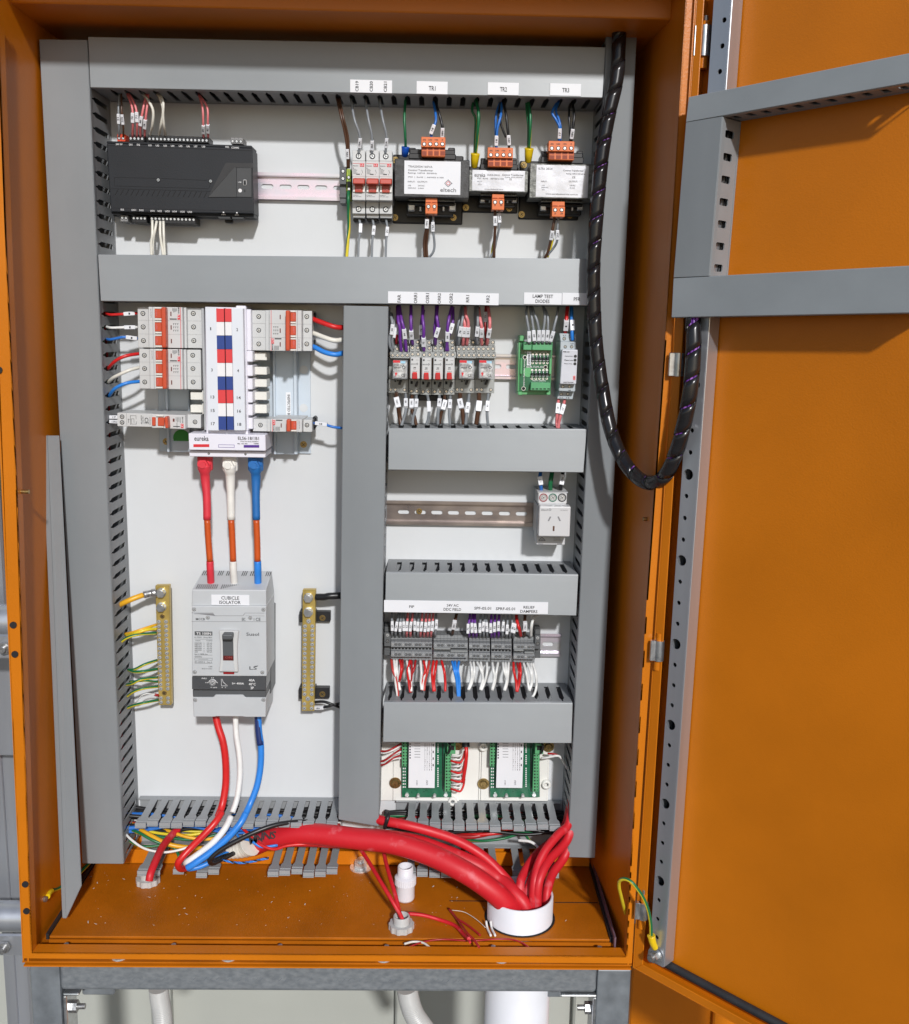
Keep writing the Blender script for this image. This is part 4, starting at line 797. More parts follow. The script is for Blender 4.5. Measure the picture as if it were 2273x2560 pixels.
# ---------------------------------------------------------------- wires helper
WSC = .8
def wire(F, pts, m, label, mark=None, r=.00155, name='control_wire', cat='wire', group=None, stripe=None, fer=None, mlen=.0125, mw=None, twist=.10):
    r = r*WSC; P = [at(F(x, y), d) for (x, y, d) in pts]; mb = MB().tube(P, r, 9, stripe=1 if stripe else None, twist=twist)
    o = mb.build(name, [m, stripe] if stripe else m, label=label, cat=cat, group=group)
    if fer: MB().tube([P[-1], P[-1]+(P[-1]-P[-2]).normalized()*.004], r*.6, 7).build('ferrule', fer, o)
    if mark is not None:
        tx_, (mx, my) = mark[0], mark[1]; md = mark[2] if len(mark) > 2 else None
        SP = spline(P, 24)
        def scr(q): v = q-CAM; z = v.dot(FWD); return CX+FPX*v.dot(RGT)/z, CY+FPX*v.dot(DWN)/z
        tgt = F(mx, my); i = min(range(1, len(SP)-1), key=lambda k: (scr(SP[k])[0]-tgt[0])**2+(scr(SP[k])[1]-tgt[1])**2)
        c = SP[i]; t = (SP[i+1]-SP[i-1]).normalized()
        up = V(0, 0, 1)
        if abs(t.z) >= .5: right = t if t.z > 0 else -t
        else: right = t if t.x > 0 else -t
        n = V(0, -1, 0); n = (n-right*n.dot(right)).normalized(); u = n.cross(right)
        hw, hh, ht = mlen/2, r+(mw or .0007), r+.0006
        mm = MB(); A = [c+right*sx*hw+u*sy*hh+n*ht for sx, sy in ((-1, -1), (1, -1), (1, 1), (-1, 1))]; B = [p-n*(2*ht) for p in A]
        mm.hexa(A, B); k = mm.build('marker_sleeve', LABELM, o, bevel=.0006, seg=2)
        if tx_:
            W_ = min(hw*1.5, .0028*len(tx_)*.72); MB().text(tx_, c+n*(ht), .0026, W_, right, u).build('lettering', INK, k)
    return o
# top row wires
a_ = .055
for x, tx_, m_, xb, col, mk in ((600, '21', GREY, 600, 'grey', (588, 600)), (612, '21N', BROWN, 622, 'brown', (617, 602))):
    wire(Z1, [(x, 470, .05), (x-3 if x == 600 else x+2, 560, .055), (xb, 640, .05), (xb, 690, .04)], m_, '%s wire with marker %s dropping into the orange plug of the controller' % (col, tx_), (tx_,)+(mk,))
for i, (x0, x1, mk, tx_) in enumerate(((640, 668, (664, 594), '70'), (650, 690, (684, 590), '71'), (740, 708, (718, 612), '80'), (748, 730, (746, 626), '7A'))):
    wire(Z1, [(x0, 470, .05), (x0+(x1-x0)*.7+6, 540, .058), (x1+2, 620, .055), (x1, 690, .04)], PINK, 'pink wire with marker %s dropping into the controller, %s from the left' % (tx_, ('first', 'second', 'third', 'fourth')[i]), (tx_, mk), r=.0019)
for i, (p) in enumerate(([(715, 465, .045), (750, 510, .06), (772, 560, .062), (768, 630, .055), (755, 690, .035)], [(790, 468, .045), (812, 510, .058), (822, 560, .06), (812, 630, .055), (800, 690, .035)], [(795, 465, .045), (822, 510, .062), (822, 580, .062), (828, 640, .055), (838, 690, .035)])):
    wire(Z1, p, CREAM, 'white wire entering the controller from above, %s from the left' % ('first', 'second', 'third')[i], r=.0022)
for x1, mk, tx_, l in ((1025, (1027, 652), '81', 'left'), (1048, (1049, 650), '82', 'right')):
    wire(Z1, [(1000, 470, .045), (x1-4, 540, .056), (x1, 620, .055), (x1+2, 695, .04)], PINK, 'pink wire with marker %s at the right end of the controller plug, the %s one' % (tx_, l), (tx_, mk), r=.0018)
for i, (p) in enumerate(([(768, 1110, .040), (768, 1180, .045), (762, 1230, .045), (764, 1290, .045)], [(790, 1115, .040), (782, 1160, .045), (772, 1215, .042), (768, 1290, .042)], [(808, 1115, .040), (808, 1180, .045), (814, 1230, .045), (824, 1290, .045)], [(824, 1115, .040), (826, 1180, .045), (828, 1230, .045), (832, 1290, .045)])):
    wire(Z1, p, CREAM, 'white wire leaving the bottom of the controller, %s from the left' % ('first', 'second', 'third', 'fourth')[i], r=.0022)
wire(Z2, [(85, 190, .05), (108, 290, .06), (130, 390, .055), (138, 470, .05), (140, 545, .042)], BROWN, 'brown wire with marker 19N going to the grey end clamp', ('19N', (133, 474)), r=.0021)
wire(Z2, [(97, 190, .05), (118, 290, .062), (140, 380, .055), (146, 460, .05), (146, 545, .042)], BROWN, 'second brown wire beside the one with marker 19N', r=.0019)
wire(C2, [(214, 820, .045), (212, 930, .05), (215, 1100, .045), (220, 1300, .040), (205, 1480, .04), (190, 1700, .04)], GREEN, 'green and yellow earth wire falling from the striped earth terminal', r=.0028, stripe=YEL, name='earth_wire')
for i, (x0, x1, mk, mk2, t1, t2) in enumerate((((157), (346), (356, 195), (375, 1300), '19A', ''), ((228), (518), (518, 220), (527, 1325), '20A', '20'), ((300), (692), (695, 195), (657, 1340), '21A', '21'))):
    q = fr(0, 0, 1); X = (C2(x1, 340)); s0 = Z2(x0, 195); A = (s0[0], s0[1], .05)
    wire(ID, [A, (s0[0]+8, s0[1]+50, .062), (X[0]+(3 if i != 1 else 0), X[1]-45, .06), (X[0], X[1], .05)], GREY, 'grey wire with marker %s entering the top of the small breakers' % t1, (t1, (lambda p: p)(C2(*mk))), r=.0020)
    Xb = C2(x1+5, 1165); wire(ID, [(Xb[0], Xb[1], .035), (Xb[0]+4, Xb[1]+25, .042), (Xb[0]-1+i, Xb[1]+60, .042), (Xb[0]-2+i, 650, .042)], GREY, 'grey wire leaving the bottom of the %s small breaker' % ('leftmost', 'middle', 'rightmost')[i], (t2, C2(*mk2)), r=.0020)
wire(Z2, [(432, 190, .045), (426, 290, .055), (430, 380, .055), (432, 440, .045)], GREEN, 'green wire with a blue lug at the top left of the TR1 transformer', r=.0022, name='earth_wire')
MB().tube([at(C2(955, 245), .047), at(C2(950, 300), .045), at(C2(945, 352), .040)], 0, 12, rad=lambda t: .0055-.0012*t).build('crimp_lug', mat('blue crimp', (.01, .09, .5), .35), label='blue crimp lug on the corner of the largest transformer', cat='crimp lug')
def wires(F, lst):
    for it in lst: wire(F, *it[0:3], **it[3])
wires(Z2, [
 ([(572, 210, .045), (582, 260, .055), (584, 310, .06), (566, 355, .06), (560, 400, .055)], BLUE, 'blue wire with marker 18 into the TR1 transformer', dict(mark=('18', (571, 350)), r=.0022)),
 ([(582, 210, .045), (598, 260, .058), (612, 310, .06), (618, 345, .06), (616, 400, .055)], BLK, 'black wire with marker 18N into the TR1 transformer', dict(mark=('18N', (617, 366)), r=.0022)),
 ([(786, 195, .045), (800, 270, .058), (796, 360, .055), (786, 470, .04)], GREEN, 'green and yellow earth wire with a yellow lug left of the TR2 transformer', dict(r=.0026, stripe=YEL, name='earth_wire')),
 ([(775, 200, .035), (768, 255, .045), (785, 300, .045), (782, 400, .04), (780, 470, .035)], GREEN, 'second green and yellow earth wire behind the one left of TR2', dict(r=.0022, stripe=YEL, name='earth_wire')),
 ([(918, 210, .045), (912, 280, .058), (896, 340, .06), (890, 400, .058), (890, 445, .055)], BLUE, 'blue wire with marker 18 into the TR2 transformer', dict(mark=('18', (892, 407)), r=.0022)),
 ([(910, 210, .040), (890, 270, .05), (886, 340, .05), (888, 420, .05)], BLUE, 'second blue wire behind the one with marker 18 at TR2', dict(r=.0020)),
 ([(920, 205, .045), (938, 270, .058), (946, 340, .06), (952, 400, .058), (954, 445, .055)], BLK, 'black wire with marker 18N into the TR2 transformer', dict(mark=('18N', (953, 405)), r=.0022)),
 ([(915, 205, .042), (903, 270, .055), (915, 330, .056), (938, 390, .055)], BLK, 'black wire crossing behind to the TR2 terminals', dict(r=.0020)),
 ([(1048, 195, .045), (1060, 270, .055), (1060, 350, .055), (1056, 445, .042)], GREEN, 'green and yellow earth wire with a yellow lug left of the TR3 transformer', dict(r=.0026, stripe=YEL, name='earth_wire')),
 ([(1040, 195, .04), (1044, 260, .048), (1052, 340, .05), (1050, 440, .04)], GREEN, 'second green and yellow earth wire left of TR3', dict(r=.0022, stripe=YEL, name='earth_wire')),
 ([(1200, 205, .045), (1172, 262, .056), (1190, 300, .058), (1208, 340, .06), (1206, 410, .055)], BLUE, 'blue wire with marker 17 into the TR3 transformer', dict(mark=('17', (1210, 370)), r=.0022)),
 ([(1205, 205, .045), (1190, 255, .05), (1205, 300, .055), (1214, 345, .056), (1212, 410, .05)], BLUE, 'second blue wire beside marker 17 at TR3', dict(r=.0020)),
 ([(1270, 205, .045), (1282, 270, .058), (1276, 340, .06), (1266, 410, .055)], BLK, 'black wire with marker 18N into the TR3 transformer', dict(mark=('18N', (1270, 372)), r=.0022)),
 ([(1265, 205, .042), (1256, 270, .05), (1260, 340, .052), (1262, 410, .05)], BLK, 'black wire just left of marker 18N at TR3', dict(r=.0020)),
 ([(540, 785, .055), (538, 840, .055), (526, 910, .045), (528, 1000, .04)], BROWN, 'brown wire with marker 19N leaving the TR1 transformer', dict(mark=('19N', (537, 825)), r=.0024)),
 ([(544, 790, .05), (545, 850, .05), (538, 930, .042), (542, 1000, .04)], BROWN, 'second brown wire beside marker 19N under TR1', dict(r=.0022)),
 ([(572, 785, .055), (570, 850, .055), (578, 930, .048), (570, 970, .045), (545, 1000, .04)], GREY, 'grey wire with marker 19A leaving the TR1 transformer', dict(mark=('19A', (570, 840)), r=.0020)),
 ([(882, 760, .055), (884, 830, .055), (880, 910, .048), (878, 1000, .042)], BROWN, 'brown wire with marker 20N leaving the TR2 transformer', dict(mark=('20N', (883, 812)), r=.0024)),
 ([(902, 760, .055), (905, 830, .055), (890, 910, .045), (878, 960, .042), (856, 1000, .04)], GREY, 'grey wire with marker 20A leaving the TR2 transformer', dict(mark=('20A', (906, 797)), r=.0020)),
 ([(880, 900, .04), (870, 950, .038), (864, 1000, .036)], GREEN, 'green and yellow wire beside the brown wire under TR2', dict(r=.0020, stripe=YEL, name='earth_wire')),
 ([(1184, 790, .055), (1174, 850, .055), (1164, 910, .05), (1150, 965, .045), (1134, 1000, .04)], BROWN, 'brown wire with marker 21N leaving the TR3 transformer', dict(mark=('21N', (1166, 882)), r=.0024)),
 ([(1204, 790, .055), (1198, 850, .055), (1196, 910, .052), (1180, 945, .045), (1146, 985, .04)], GREY, 'grey wire with marker 21A leaving the TR3 transformer', dict(mark=('21A', (1195, 882)), r=.0020)),
 ([(1176, 900, .045), (1166, 940, .042), (1148, 995, .038)], YEL, 'yellow stripe wire beside the brown wire under TR3', dict(r=.0018, name='earth_wire')),
])
for (x, y), l in (((197, 330), 'TR2'), ((895, 262), 'TR3')):
    MB().tube([at(C3(x+4, y), .045), at(C3(x-4, y+90), .042), at(C3(x-10, y+170), .036)], 0, 12, rad=lambda t: .0062-.0018*t).build('crimp_lug', mat('yellow crimp', (.80, .55, .01), .35), label='yellow crimp lug at the upper left corner of the %s transformer' % l, cat='crimp lug')
# ---------------------------------------------------------------- distribution chassis
dc = fthing('busbar_chassis', C5, 400, 1800, 'white and pale blue busbar chassis with numbered phase colour strip', 'busbar chassis')
m = MB().fb(Z4, 798, 350, 1566, 870, .0035, .0005); m.build('back_pan', BLUEW, dc, bevel=.0005)
MB().fb(Z4, 832, 240, 950, 868, .012, .0036).fb(Z4, 832, 240, 845, 868, .020, .012).fb(Z4, 946, 240, 952, 868, .016, .012).build('side_rail', BLUEW, dc, bevel=.0008)
MB().fb(Z4, 1385, 240, 1496, 880, .016, .0036).fb(Z4, 1376, 240, 1388, 880, .022, .0036).fb(Z4, 1480, 240, 1497, 880, .022, .0036).build('side_rail', BLUEW, dc, bevel=.0008)
MB().fb(Z4, 865, 815, 1497, 872, .013, .0036).build('end_bracket', BLUEW, dc, bevel=.0008)
p = at(Z4(916, 796), .0122); MB().cyl(p, (0, -1, 0), .0118, .0004, 24).build('green_sticker', mat('green dot sticker', (.02, .24, .02), .5), dc)
inst(SCR_B, 'fixing_screw', dc, at(Z4(838, 814), .0036), .0048); inst(SCR_B, 'fixing_screw', dc, at(Z4(1531, 829), .0036), .0048)
for (x, y) in ((1532, 452), (1531, 645)):
    p = at(Z4(x, y), .0036); MB().cyl(p, (0, -1, 0), .0058, .0003, 18).build('fixing_hole', WHITE_PLATE, dc)
sp = MB().fb(Z4, 1442, 566, 1466, 700, .0166, .0162).build('inspection_sticker', LABELM, dc); MB().ft(Z4, 'INSPECTED BY', 1450, 578, 1463, 690, .0166, rot=270).build('lettering', INK, sp)
D2 = .092
MB().fq(C5, [(148, 122), (612, 132), (640, 1530), (160, 1530)], D2-.012, .030).build('pan_housing', PANV, dc, bevel=.001)
MB().fq(C5, [(497, 108), (612, 110), (614, 150), (497, 150)], D2-.014, .03).build('end_clip', PANV, dc, bevel=.001)
MB().fq(C5, [(148, 122), (278, 136), (305, 1528), (178, 1526)], D2, D2-.014).fq(C5, [(446, 140), (578, 140), (606, 1526), (478, 1526)], D2, D2-.014).build('number_strip', PANW, dc, bevel=.0005)
MB().fq(C5, [(360, 138), (374, 138), (400, 1522), (386, 1522)], D2-.004, D2-.014).build('centre_gap', VOID, dc)
pl = MB(); rows = [140, 293, 447, 603, 758, 912, 1064, 1216, 1365, 1518]
cols = [0, 1, 2, 0, 1, 2, 0, 1, 2]
def xr(y): return (y-140)/1378.0
for k in range(9):
    y0, y1 = rows[k]+1.5, rows[k+1]-1.5
    for (xa, xb_) in ((275, 361), (373, 446)):
        f0, f1 = xr(y0), xr(y1)
        q = MB().fq(C5, [(xa+27*f0, y0), (xb_+27*f0, y0+1), (xb_+27*f1, y1+1), (xa+27*f1, y1)], D2+.0004, D2-.013); q.build('phase_square', [PRED, PWHITE, PBLUE][cols[k]], dc)
t_ = MB()
for s_, x, y, wd_ in (('1', 213, 370, 12), ('2', 514, 380, 18), ('3', 227, 838, 18), ('4', 524, 846, 20), ('13', 234, 1145, 42), ('14', 532, 1153, 44), ('15', 237, 1298, 44), ('16', 536, 1305, 44), ('17', 239, 1448, 44), ('18', 539, 1455, 44)):
    t_.ft(C5, s_, x-wd_/2, y-17, x+wd_/2, y+17, D2+.0001)
t_.build('lettering', INK, dc)
# bottom cover of the chassis
bc = MB().fq(C4 if False else Z4, [(950, 773), (1338, 782), (1340, 862), (953, 857)], D2-.002, .03).fq(Z4, [(1040, 755), (1250, 762), (1252, 785), (1040, 780)], D2-.012, .03).fq(Z4, [(953, 860), (1340, 865), (1338, 896), (955, 890)], D2-.012, .03).build('end_cover', PANV, dc, bevel=.0008)
m = MB(); m.fq(Z4, [(975, 828), (1055, 828), (1055, 842), (975, 842)], D2-.0015, D2-.003); m.build('red_bar', RINK, bc)
m = MB(); m.fq(Z4, [(1229, 832), (1307, 832), (1307, 845), (1229, 845)], D2-.0015, D2-.003); m.build('navy_bar', PURP, bc)
m = MB()
for a in ((1101, 830, 1182, 831.5), (1101, 843, 1182, 844.5), (1101, 830, 1102.5, 844), (1180.5, 830, 1182, 844)): m.fb(Z4, *a, D2-.0016, D2-.003)
m.build('white_bar_outline', PURP, bc)
t_ = MB(); t_.ft(Z4, 'eureka', 980, 786, 1052, 811, D2-.0019); t_.ft(Z4, 'ELS6-18/1B1', 1200, 790, 1306, 806, D2-.0019); t_.ft(Z4, '3 Pole, Free Access, BS60439-3', 1212, 811, 1304, 818, D2-.0019); t_.ft(Z4, 'Max. 100A MN', 1198, 822, 1248, 828, D2-.0019); t_.ft(Z4, '18MM', 1280, 822, 1304, 828, D2-.0019); t_.build('lettering', INK, bc)
screws(Z4, [(1053, 875), (1238, 878)], D2-.012, 6, dc, SCR_D)
# side collars and ivory blanking caps
for y in (165, 360, 430, 500, 566, 632): pass
for k, y in enumerate((617, 778, 930, 1080, 1225, 1378)):
    MB().fb(C5, 600, y+6, 688, y+130, .078, .030).build('side_collar', PANV, dc, bevel=.0008)
for y0, y1 in ((640, 728), (806, 892), (946, 1032), (1090, 1180), (1234, 1330)):
    MB().fb(C5, 702, y0, 848, y1, .058, .030).fb(C5, 690, y0-20, 704, y1+20, .064, .028).build('blanking_cap', CAPW, dc, bevel=.0012, seg=2)
for y0, y1 in ((1402, 1516), (1590, 1702)):
    MB().fb(C4, 1262, y0, 1436, y1, .058, .030).fb(C4, 1434, y0-22, 1452, y1+24, .066, .028).build('blanking_cap', CAPW, dc, bevel=.0012, seg=2)
MB().fb(C5, 620, 150, 672, 620, .078, .030).build('side_collar', PANV, dc, bevel=.0008)
MB().fb(C4, 1440, 170, 1480, 1960, .070, .030).build('side_collar', BREAKER2, dc, bevel=.0008)
# three pole breakers; u runs from the outer (cable) end to the chassis end
def mcb3(F, x0, x1, ys, skew, label, mir=False, nm='LS'):
    d = .085; n = len(ys)-1; W_ = x1-x0
    th = fthing('circuit_breaker', F, (x0+x1)/2, ys[-1], label, 'breaker', 'breakers on the busbar chassis')
    ux = (lambda u: x0+u*W_) if not mir else (lambda u: x1-u*W_)
    def bx(m, u0, u1, y0, y1, d1, d0, mi=0):
        a, b_ = sorted((ux(u0), ux(u1))); s0 = skew*(y0-ys[0]); return m.fq(F, [(a+s0, y0+(a-x0)*.014), (b_+s0, y0+(b_-x0)*.014), (b_+skew*(y1-ys[0]), y1+(b_-x0)*.014), (a+skew*(y1-ys[0]), y1+(a-x0)*.014)], d1, d0, mi)
    m = MB(); ya, yb_ = ys[0], ys[-1]
    bx(m, 0, .17, ya+4, yb_-2, d-.018, .020); bx(m, .17, .70, ya, yb_, d, .020); bx(m, .70, 1.0, ya+4, yb_-2, d-.018, .020); bx(m, .70, .76, ya+3, yb_-1, d-.010, d-.02)
    hb = m.build('housing', BREAKER, th, bevel=.0007, seg=2)
    m = MB()
    for y in ys[1:-1]: bx(m, .01, .99, y-1, y+1, d-.0178, d-.03); bx(m, .175, .695, y-1, y+1, d+.0002, d-.001)
    bx(m, .235, .24, ya+2, yb_-2, d+.0002, d-.001); m.build('pole_seams', GINK, th)
    m = MB(); bx(m, .665, .672, ya+2, yb_-2, d+.0003, d-.001); m.build('red_line', RINK, th)
    H = ys[1]-ys[0]
    for i in range(n):
        y = ys[i]
        m = MB(); bx(m, .265, .375, y+H*.03, y+H*.14, d+.003, d); bx(m, .265, .375, y+H*.84, y+H*.97, d+.003, d); m.build('toggle_guard', CAPW, th, bevel=.0005)
        m = MB(); bx(m, .265, .37, y+H*.16, y+H*.82, d+.0032, d-.001); k = m.build('toggle_body', TOGGLE2, th, bevel=.0005)
        s0 = skew*(y-ya); a, b_ = sorted((ux(.285), ux(.31))); t_ = MB(); t_.ft(F, 'I-ON', a+s0, y+H*.3, b_+s0, y+H*.68, d+.0034, rot=270 if not mir else 90); t_.build('lettering', PINK, k)
        m = MB(); bx(m, .512, .528, y+H*.34, y+H*.66, d+.0004, d-.001); m.build('window', mat('dark red window', (.12, .02, .015), .4), th)
        screws(F, [(ux(.085)+s0+skew*H*.5, y+H*.5), (ux(.87)+s0+skew*H*.5, y+H*.5)], d-.018, W_*.038, th)
        if mir: 
            m = MB(); bx(m, -.045, 0, y+H*.12, y+H*.88, .05, .03)
            if i != 1: m.build('cable_entry', BLACK, th, bevel=.002)
    m = MB(); bx(m, .365, .435, ya+2, yb_-2, d+.0135, d+.001); m.build('toggle_bar', TOGGLE2, th, bevel=.0016, seg=2)
    # printing
    yk = ys[0] if not mir else ys[-2]; s0 = skew*(yk-ya); t_ = MB()
    a, b_ = sorted((ux(.628), ux(.655)))
    q = MB(); bx(q, .622, .660, yk+H*(.55 if not mir else .08), yk+H*(.92 if not mir else .45), d+.0005, d); kq = q.build('logo_patch', RINK, th)
    MB().ft(F, 'LS', a+s0, yk+H*(.62 if not mir else .14), b_+s0, yk+H*(.85 if not mir else .38), d+.0006, rot=270 if not mir else 90).build('logo', WINK, kq)
    a, b_ = sorted((ux(.634), ux(.655))); t_.ft(F, 'BKN-B', a+s0, yk+H*(.06 if not mir else .5), b_+s0, yk+H*(.5 if not mir else .93), d+.0002, rot=270 if not mir else 90)
    for k in range(5): bx(t_, .545+k*.016, .551+k*.016, yk+H*(.08 if not mir else .6), yk+H*(.3+.03*(k*7 % 4) if not mir else .92), d+.0003, d)
    a, b_ = sorted((ux(.205), ux(.218))); t_.ft(F, '(6A, 6kA, NCT)', a+s0, yk+H*.15, b_+s0, yk+H*.8, d+.0002, rot=270 if not mir else 90)
    bx(t_, .50, .61, yk+H*(.84 if not mir else .05), yk+H*(.92 if not mir else .13), d+.0003, d)
    if n > 1:
        for r_ in range(3):
            for c_ in range(3):
                y = ys[1]+H*(.2+.24*r_); bx(t_, .55+c_*.032, .572+c_*.032, y, y+4, d+.0003, d); bx(t_, .556+c_*.032, .562+c_*.032, y, y+H*.12, d+.0003, d)
    t_.build('lettering', INK, th); return th
mcb3(C4, 488, 1425, (155, 352, 552, 752), .018, 'three pole breaker at the upper left of the chassis, beside number 1')
mcb3(C4, 512, 1412, (768, 962, 1158, 1354), .016, 'three pole breaker left of the chassis, beside number 3')
mcb3(C5, 668, 1362, (155, 310, 466, 618), .0, 'three pole breaker at the upper right of the chassis, beside number 2', mir=True)
mcb3(C5, 690, 1362, (1392, 1536), .0, 'single pole breaker at the lower right of the chassis, beside number 18', mir=True)
# leakage breaker, longer, lower left
rb = fthing('circuit_breaker', C4, 800, 1930, 'long single breaker with CE mark at the lower left of the chassis, beside number 17', 'breaker', 'breakers on the busbar chassis')
d = .085
MB().fq(C4, [(192, 1705), (1415, 1735), (1415, 1930), (195, 1900)], d-.014, .020).fq(C4, [(695, 1722), (1185, 1740), (1190, 1945), (698, 1925)], d, .020).build('housing', BREAKER, rb, bevel=.0007, seg=2)
MB().fq(C4, [(700, 1768), (752, 1770), (752, 1895), (700, 1893)], d+.002, d).build('test_button', TOGGLE2, rb, bevel=.0005)
MB().fq(C4, [(785, 1775), (880, 1778), (880, 1898), (785, 1896)], d+.003, d).build('toggle_body', TOGGLE2, rb, bevel=.0005)
MB().fq(C4, [(878, 1760), (925, 1762), (938, 1932), (890, 1930)], d+.013, d).build('toggle', TOGGLE2, rb, bevel=.0014, seg=2)
MB().fq(C4, [(760, 1735), (870, 1738), (870, 1762), (760, 1760)], d+.003, d).fq(C4, [(775, 1902), (870, 1905), (870, 1925), (775, 1922)], d+.003, d).build('toggle_guard', CAPW, rb, bevel=.0005)
MB().fq(C4, [(1005, 1790), (1030, 1790), (1030, 1835), (1005, 1835)], d+.0004, d).build('window', mat('dark red window', (.12, .02, .015), .4), rb)
q = MB().fq(C4, [(1122, 1865), (1160, 1866), (1160, 1928), (1122, 1926)], d+.0005, d).build('logo_patch', RINK, rb); MB().ft(C4, 'LS', 1130, 1876, 1152, 1916, d+.0006, rot=270).build('logo', WINK, q)
t_ = MB(); dd = d-.0139; t_.ft(C4, 'CE', 595, 1775, 650, 1868, dd, rot=270); t_.ft(C4, 'RCBO-2P', 540, 1745, 555, 1870, dd, rot=270); t_.ft(C4, '20A 30mA', 565, 1760, 578, 1860, dd, rot=270); t_.ft(C4, 'A TYPE (AC)', 664, 1765, 678, 1880, dd, rot=270)
for a in ((385, 1745, 390, 1880), (385, 1745, 470, 1749), (466, 1745, 470, 1800), (400, 1790, 404, 1870), (400, 1790, 440, 1794), (436, 1790, 440, 1850), (400, 1868, 475, 1872), (471, 1830, 475, 1872), (355, 1790, 360, 1850), (330, 1712, 332, 1895), (345, 1800, 380, 1804)): t_.fb(C4, *a, dd+.0001, dd-.001)
t_.ft(C4, 'BKS-B', 1140, 1765, 1158, 1850, d+.0001, rot=270); t_.ft(C4, '0.03A', 1060, 1850, 1074, 1925, d+.0001, rot=270)
for k in range(4): t_.fb(C4, 1050+k*20, 1770, 1056+k*20, 1830+(k*13 % 20), d+.0002, d)
t_.fb(C4, 1010, 1900, 1108, 1912, d+.0002, d); t_.build('lettering', INK, rb)
screws(C4, [(265, 1762), (265, 1845), (1330, 1838)], d-.014, 33, rb)
WSC = .72
# breaker wires
wires(C4, [
 ([(-10, 235, .045), (80, 270, .06), (200, 268, .062), (300, 262, .062), (490, 250, .055)], RED, 'red wire with marker 1 into the upper left breaker', dict(mark=('1', (365, 262)), r=.0026, mlen=.0145)),
 ([(-5, 432, .045), (90, 462, .06), (200, 462, .062), (300, 458, .062), (490, 455, .055)], WHITE, 'white wire with marker 1 into the upper left breaker', dict(mark=('1', (372, 458)), r=.0026, mlen=.0145)),
 ([(0, 612, .045), (80, 635, .06), (200, 615, .062), (300, 600, .062), (490, 620, .055)], BLUE, 'blue wire with marker 1 into the upper left breaker', dict(mark=('1', (400, 605)), r=.0026, mlen=.0145)),
 ([(55, 1055, .045), (70, 1050, .055), (130, 980, .065), (220, 915, .068), (340, 870, .066), (520, 840, .055)], RED, 'bare red wire curving into the breaker beside number 3', dict(r=.0032)),
 ([(45, 1265, .045), (70, 1250, .055), (140, 1190, .065), (250, 1135, .068), (380, 1080, .066), (525, 1040, .055)], CREAM, 'bare white wire curving into the breaker beside number 3', dict(r=.0032)),
 ([(60, 1465, .045), (85, 1445, .055), (140, 1370, .065), (230, 1310, .068), (350, 1268, .066), (530, 1246, .055)], BLUE2, 'bare blue wire curving into the breaker beside number 3', dict(r=.0032)),
 ([(0, 1850, .04), (60, 1805, .055), (120, 1770, .058), (195, 1770, .055)], NAVY, 'dark blue wire with marker 17 into the long lower breaker', dict(mark=('17', (145, 1765)), r=.0022)),
 ([(0, 1830, .04), (60, 1830, .055), (120, 1832, .058), (195, 1835, .055)], NAVY, 'dark blue wire with marker 17N into the long lower breaker', dict(mark=('17N', (145, 1833)), r=.0022)),
])
wires(C5, [
 ([(1362, 250, .045), (1400, 272, .055), (1500, 310, .06), (1620, 350, .062), (1730, 360, .055)], RED, 'red cable from the upper right breaker into the centre duct', dict(r=.0048)),
 ([(1362, 415, .045), (1400, 430, .055), (1500, 470, .06), (1620, 505, .062), (1730, 492, .055)], CREAM, 'white cable from the upper right breaker into the centre duct', dict(r=.0048)),
 ([(1362, 570, .045), (1400, 585, .055), (1500, 635, .06), (1620, 663, .062), (1730, 645, .055)], BLUE2, 'blue cable from the upper right breaker into the centre duct', dict(r=.0048)),
 ([(1362, 1445, .045), (1420, 1445, .055), (1500, 1455, .058), (1600, 1485, .06), (1720, 1500, .055)], BLUE, 'blue wire with marker 18 from the lower right breaker', dict(mark=('18', (1468, 1450)), r=.0026, mlen=.017)),
])
MB().fb(C5, 1364, 1368, 1410, 1500, .05, .03).build('cable_entry', BLACK, dc, bevel=.002)
# ---------------------------------------------------------------- three main tails
def tail(x0, lab_, top, mid, low, pts, neck, lowshr, xoff=0):
    th = thing('main_tail', at(pts[-1], .05), lab_, 'cable')
    P = [at((q[0], q[1]), q[2] if len(q) > 2 else .066) for q in pts]
    lug = at(pts[0], .062)
    MB().fb(ID, pts[0][0]-19, pts[0][1]-22, pts[0][0]+19, pts[0][1]+18, .064, .054).build('lug_boot', top, th, bevel=.003, seg=2)
    MB().cyl(lug+V(0, -.002, 0), (0, -1, 0), .0088, .002, 20).cyl(lug+V(0, -.004, 0), (0, -1, 0), .0075, .006, 6, smooth=False).cyl(lug+V(0, -.010, 0), (0, -1, 0), .0045, .003, 14).build('bolt', top, th)
    MB().tube(P[:4], 0, 16, rad=lambda t: .0076-.0022*min(1, t*1.6)+(.0012 if t < .2 else 0)).build('heat_shrink', top, th)
    MB().tube(P[3:6], .0044, 14).build('insulation', mid, th)
    MB().tube(P[5:8], .0050, 14).build('heat_shrink', low, th); return th
tail(0, 'red heat shrunk main tail from the chassis to the isolator', SHRED, ORW, SHRED, [(511, 1160), (513, 1195, .062), (517, 1240, .064), (518, 1299, .066), (521, 1350, .066), (525, 1403, .066), (526, 1430, .065), (528, 1470, .055)], 0, 0)
tail(1, 'white heat shrunk main tail from the chassis to the isolator', SHWHITE, ORW, SHWHITE, [(574, 1162), (576, 1195, .062), (577, 1240, .064), (578, 1299, .066), (581, 1350, .066), (583, 1403, .066), (584, 1430, .065), (587, 1470, .055)], 0, 0)
tail(2, 'blue heat shrunk main tail from the chassis to the isolator', SHBLUE, ORW, BLUE2, [(638, 1162), (640, 1195, .062), (640, 1240, .064), (641, 1299, .066), (643, 1350, .066), (644, 1403, .066), (645, 1430, .065), (645, 1470, .055)], 0, 0)
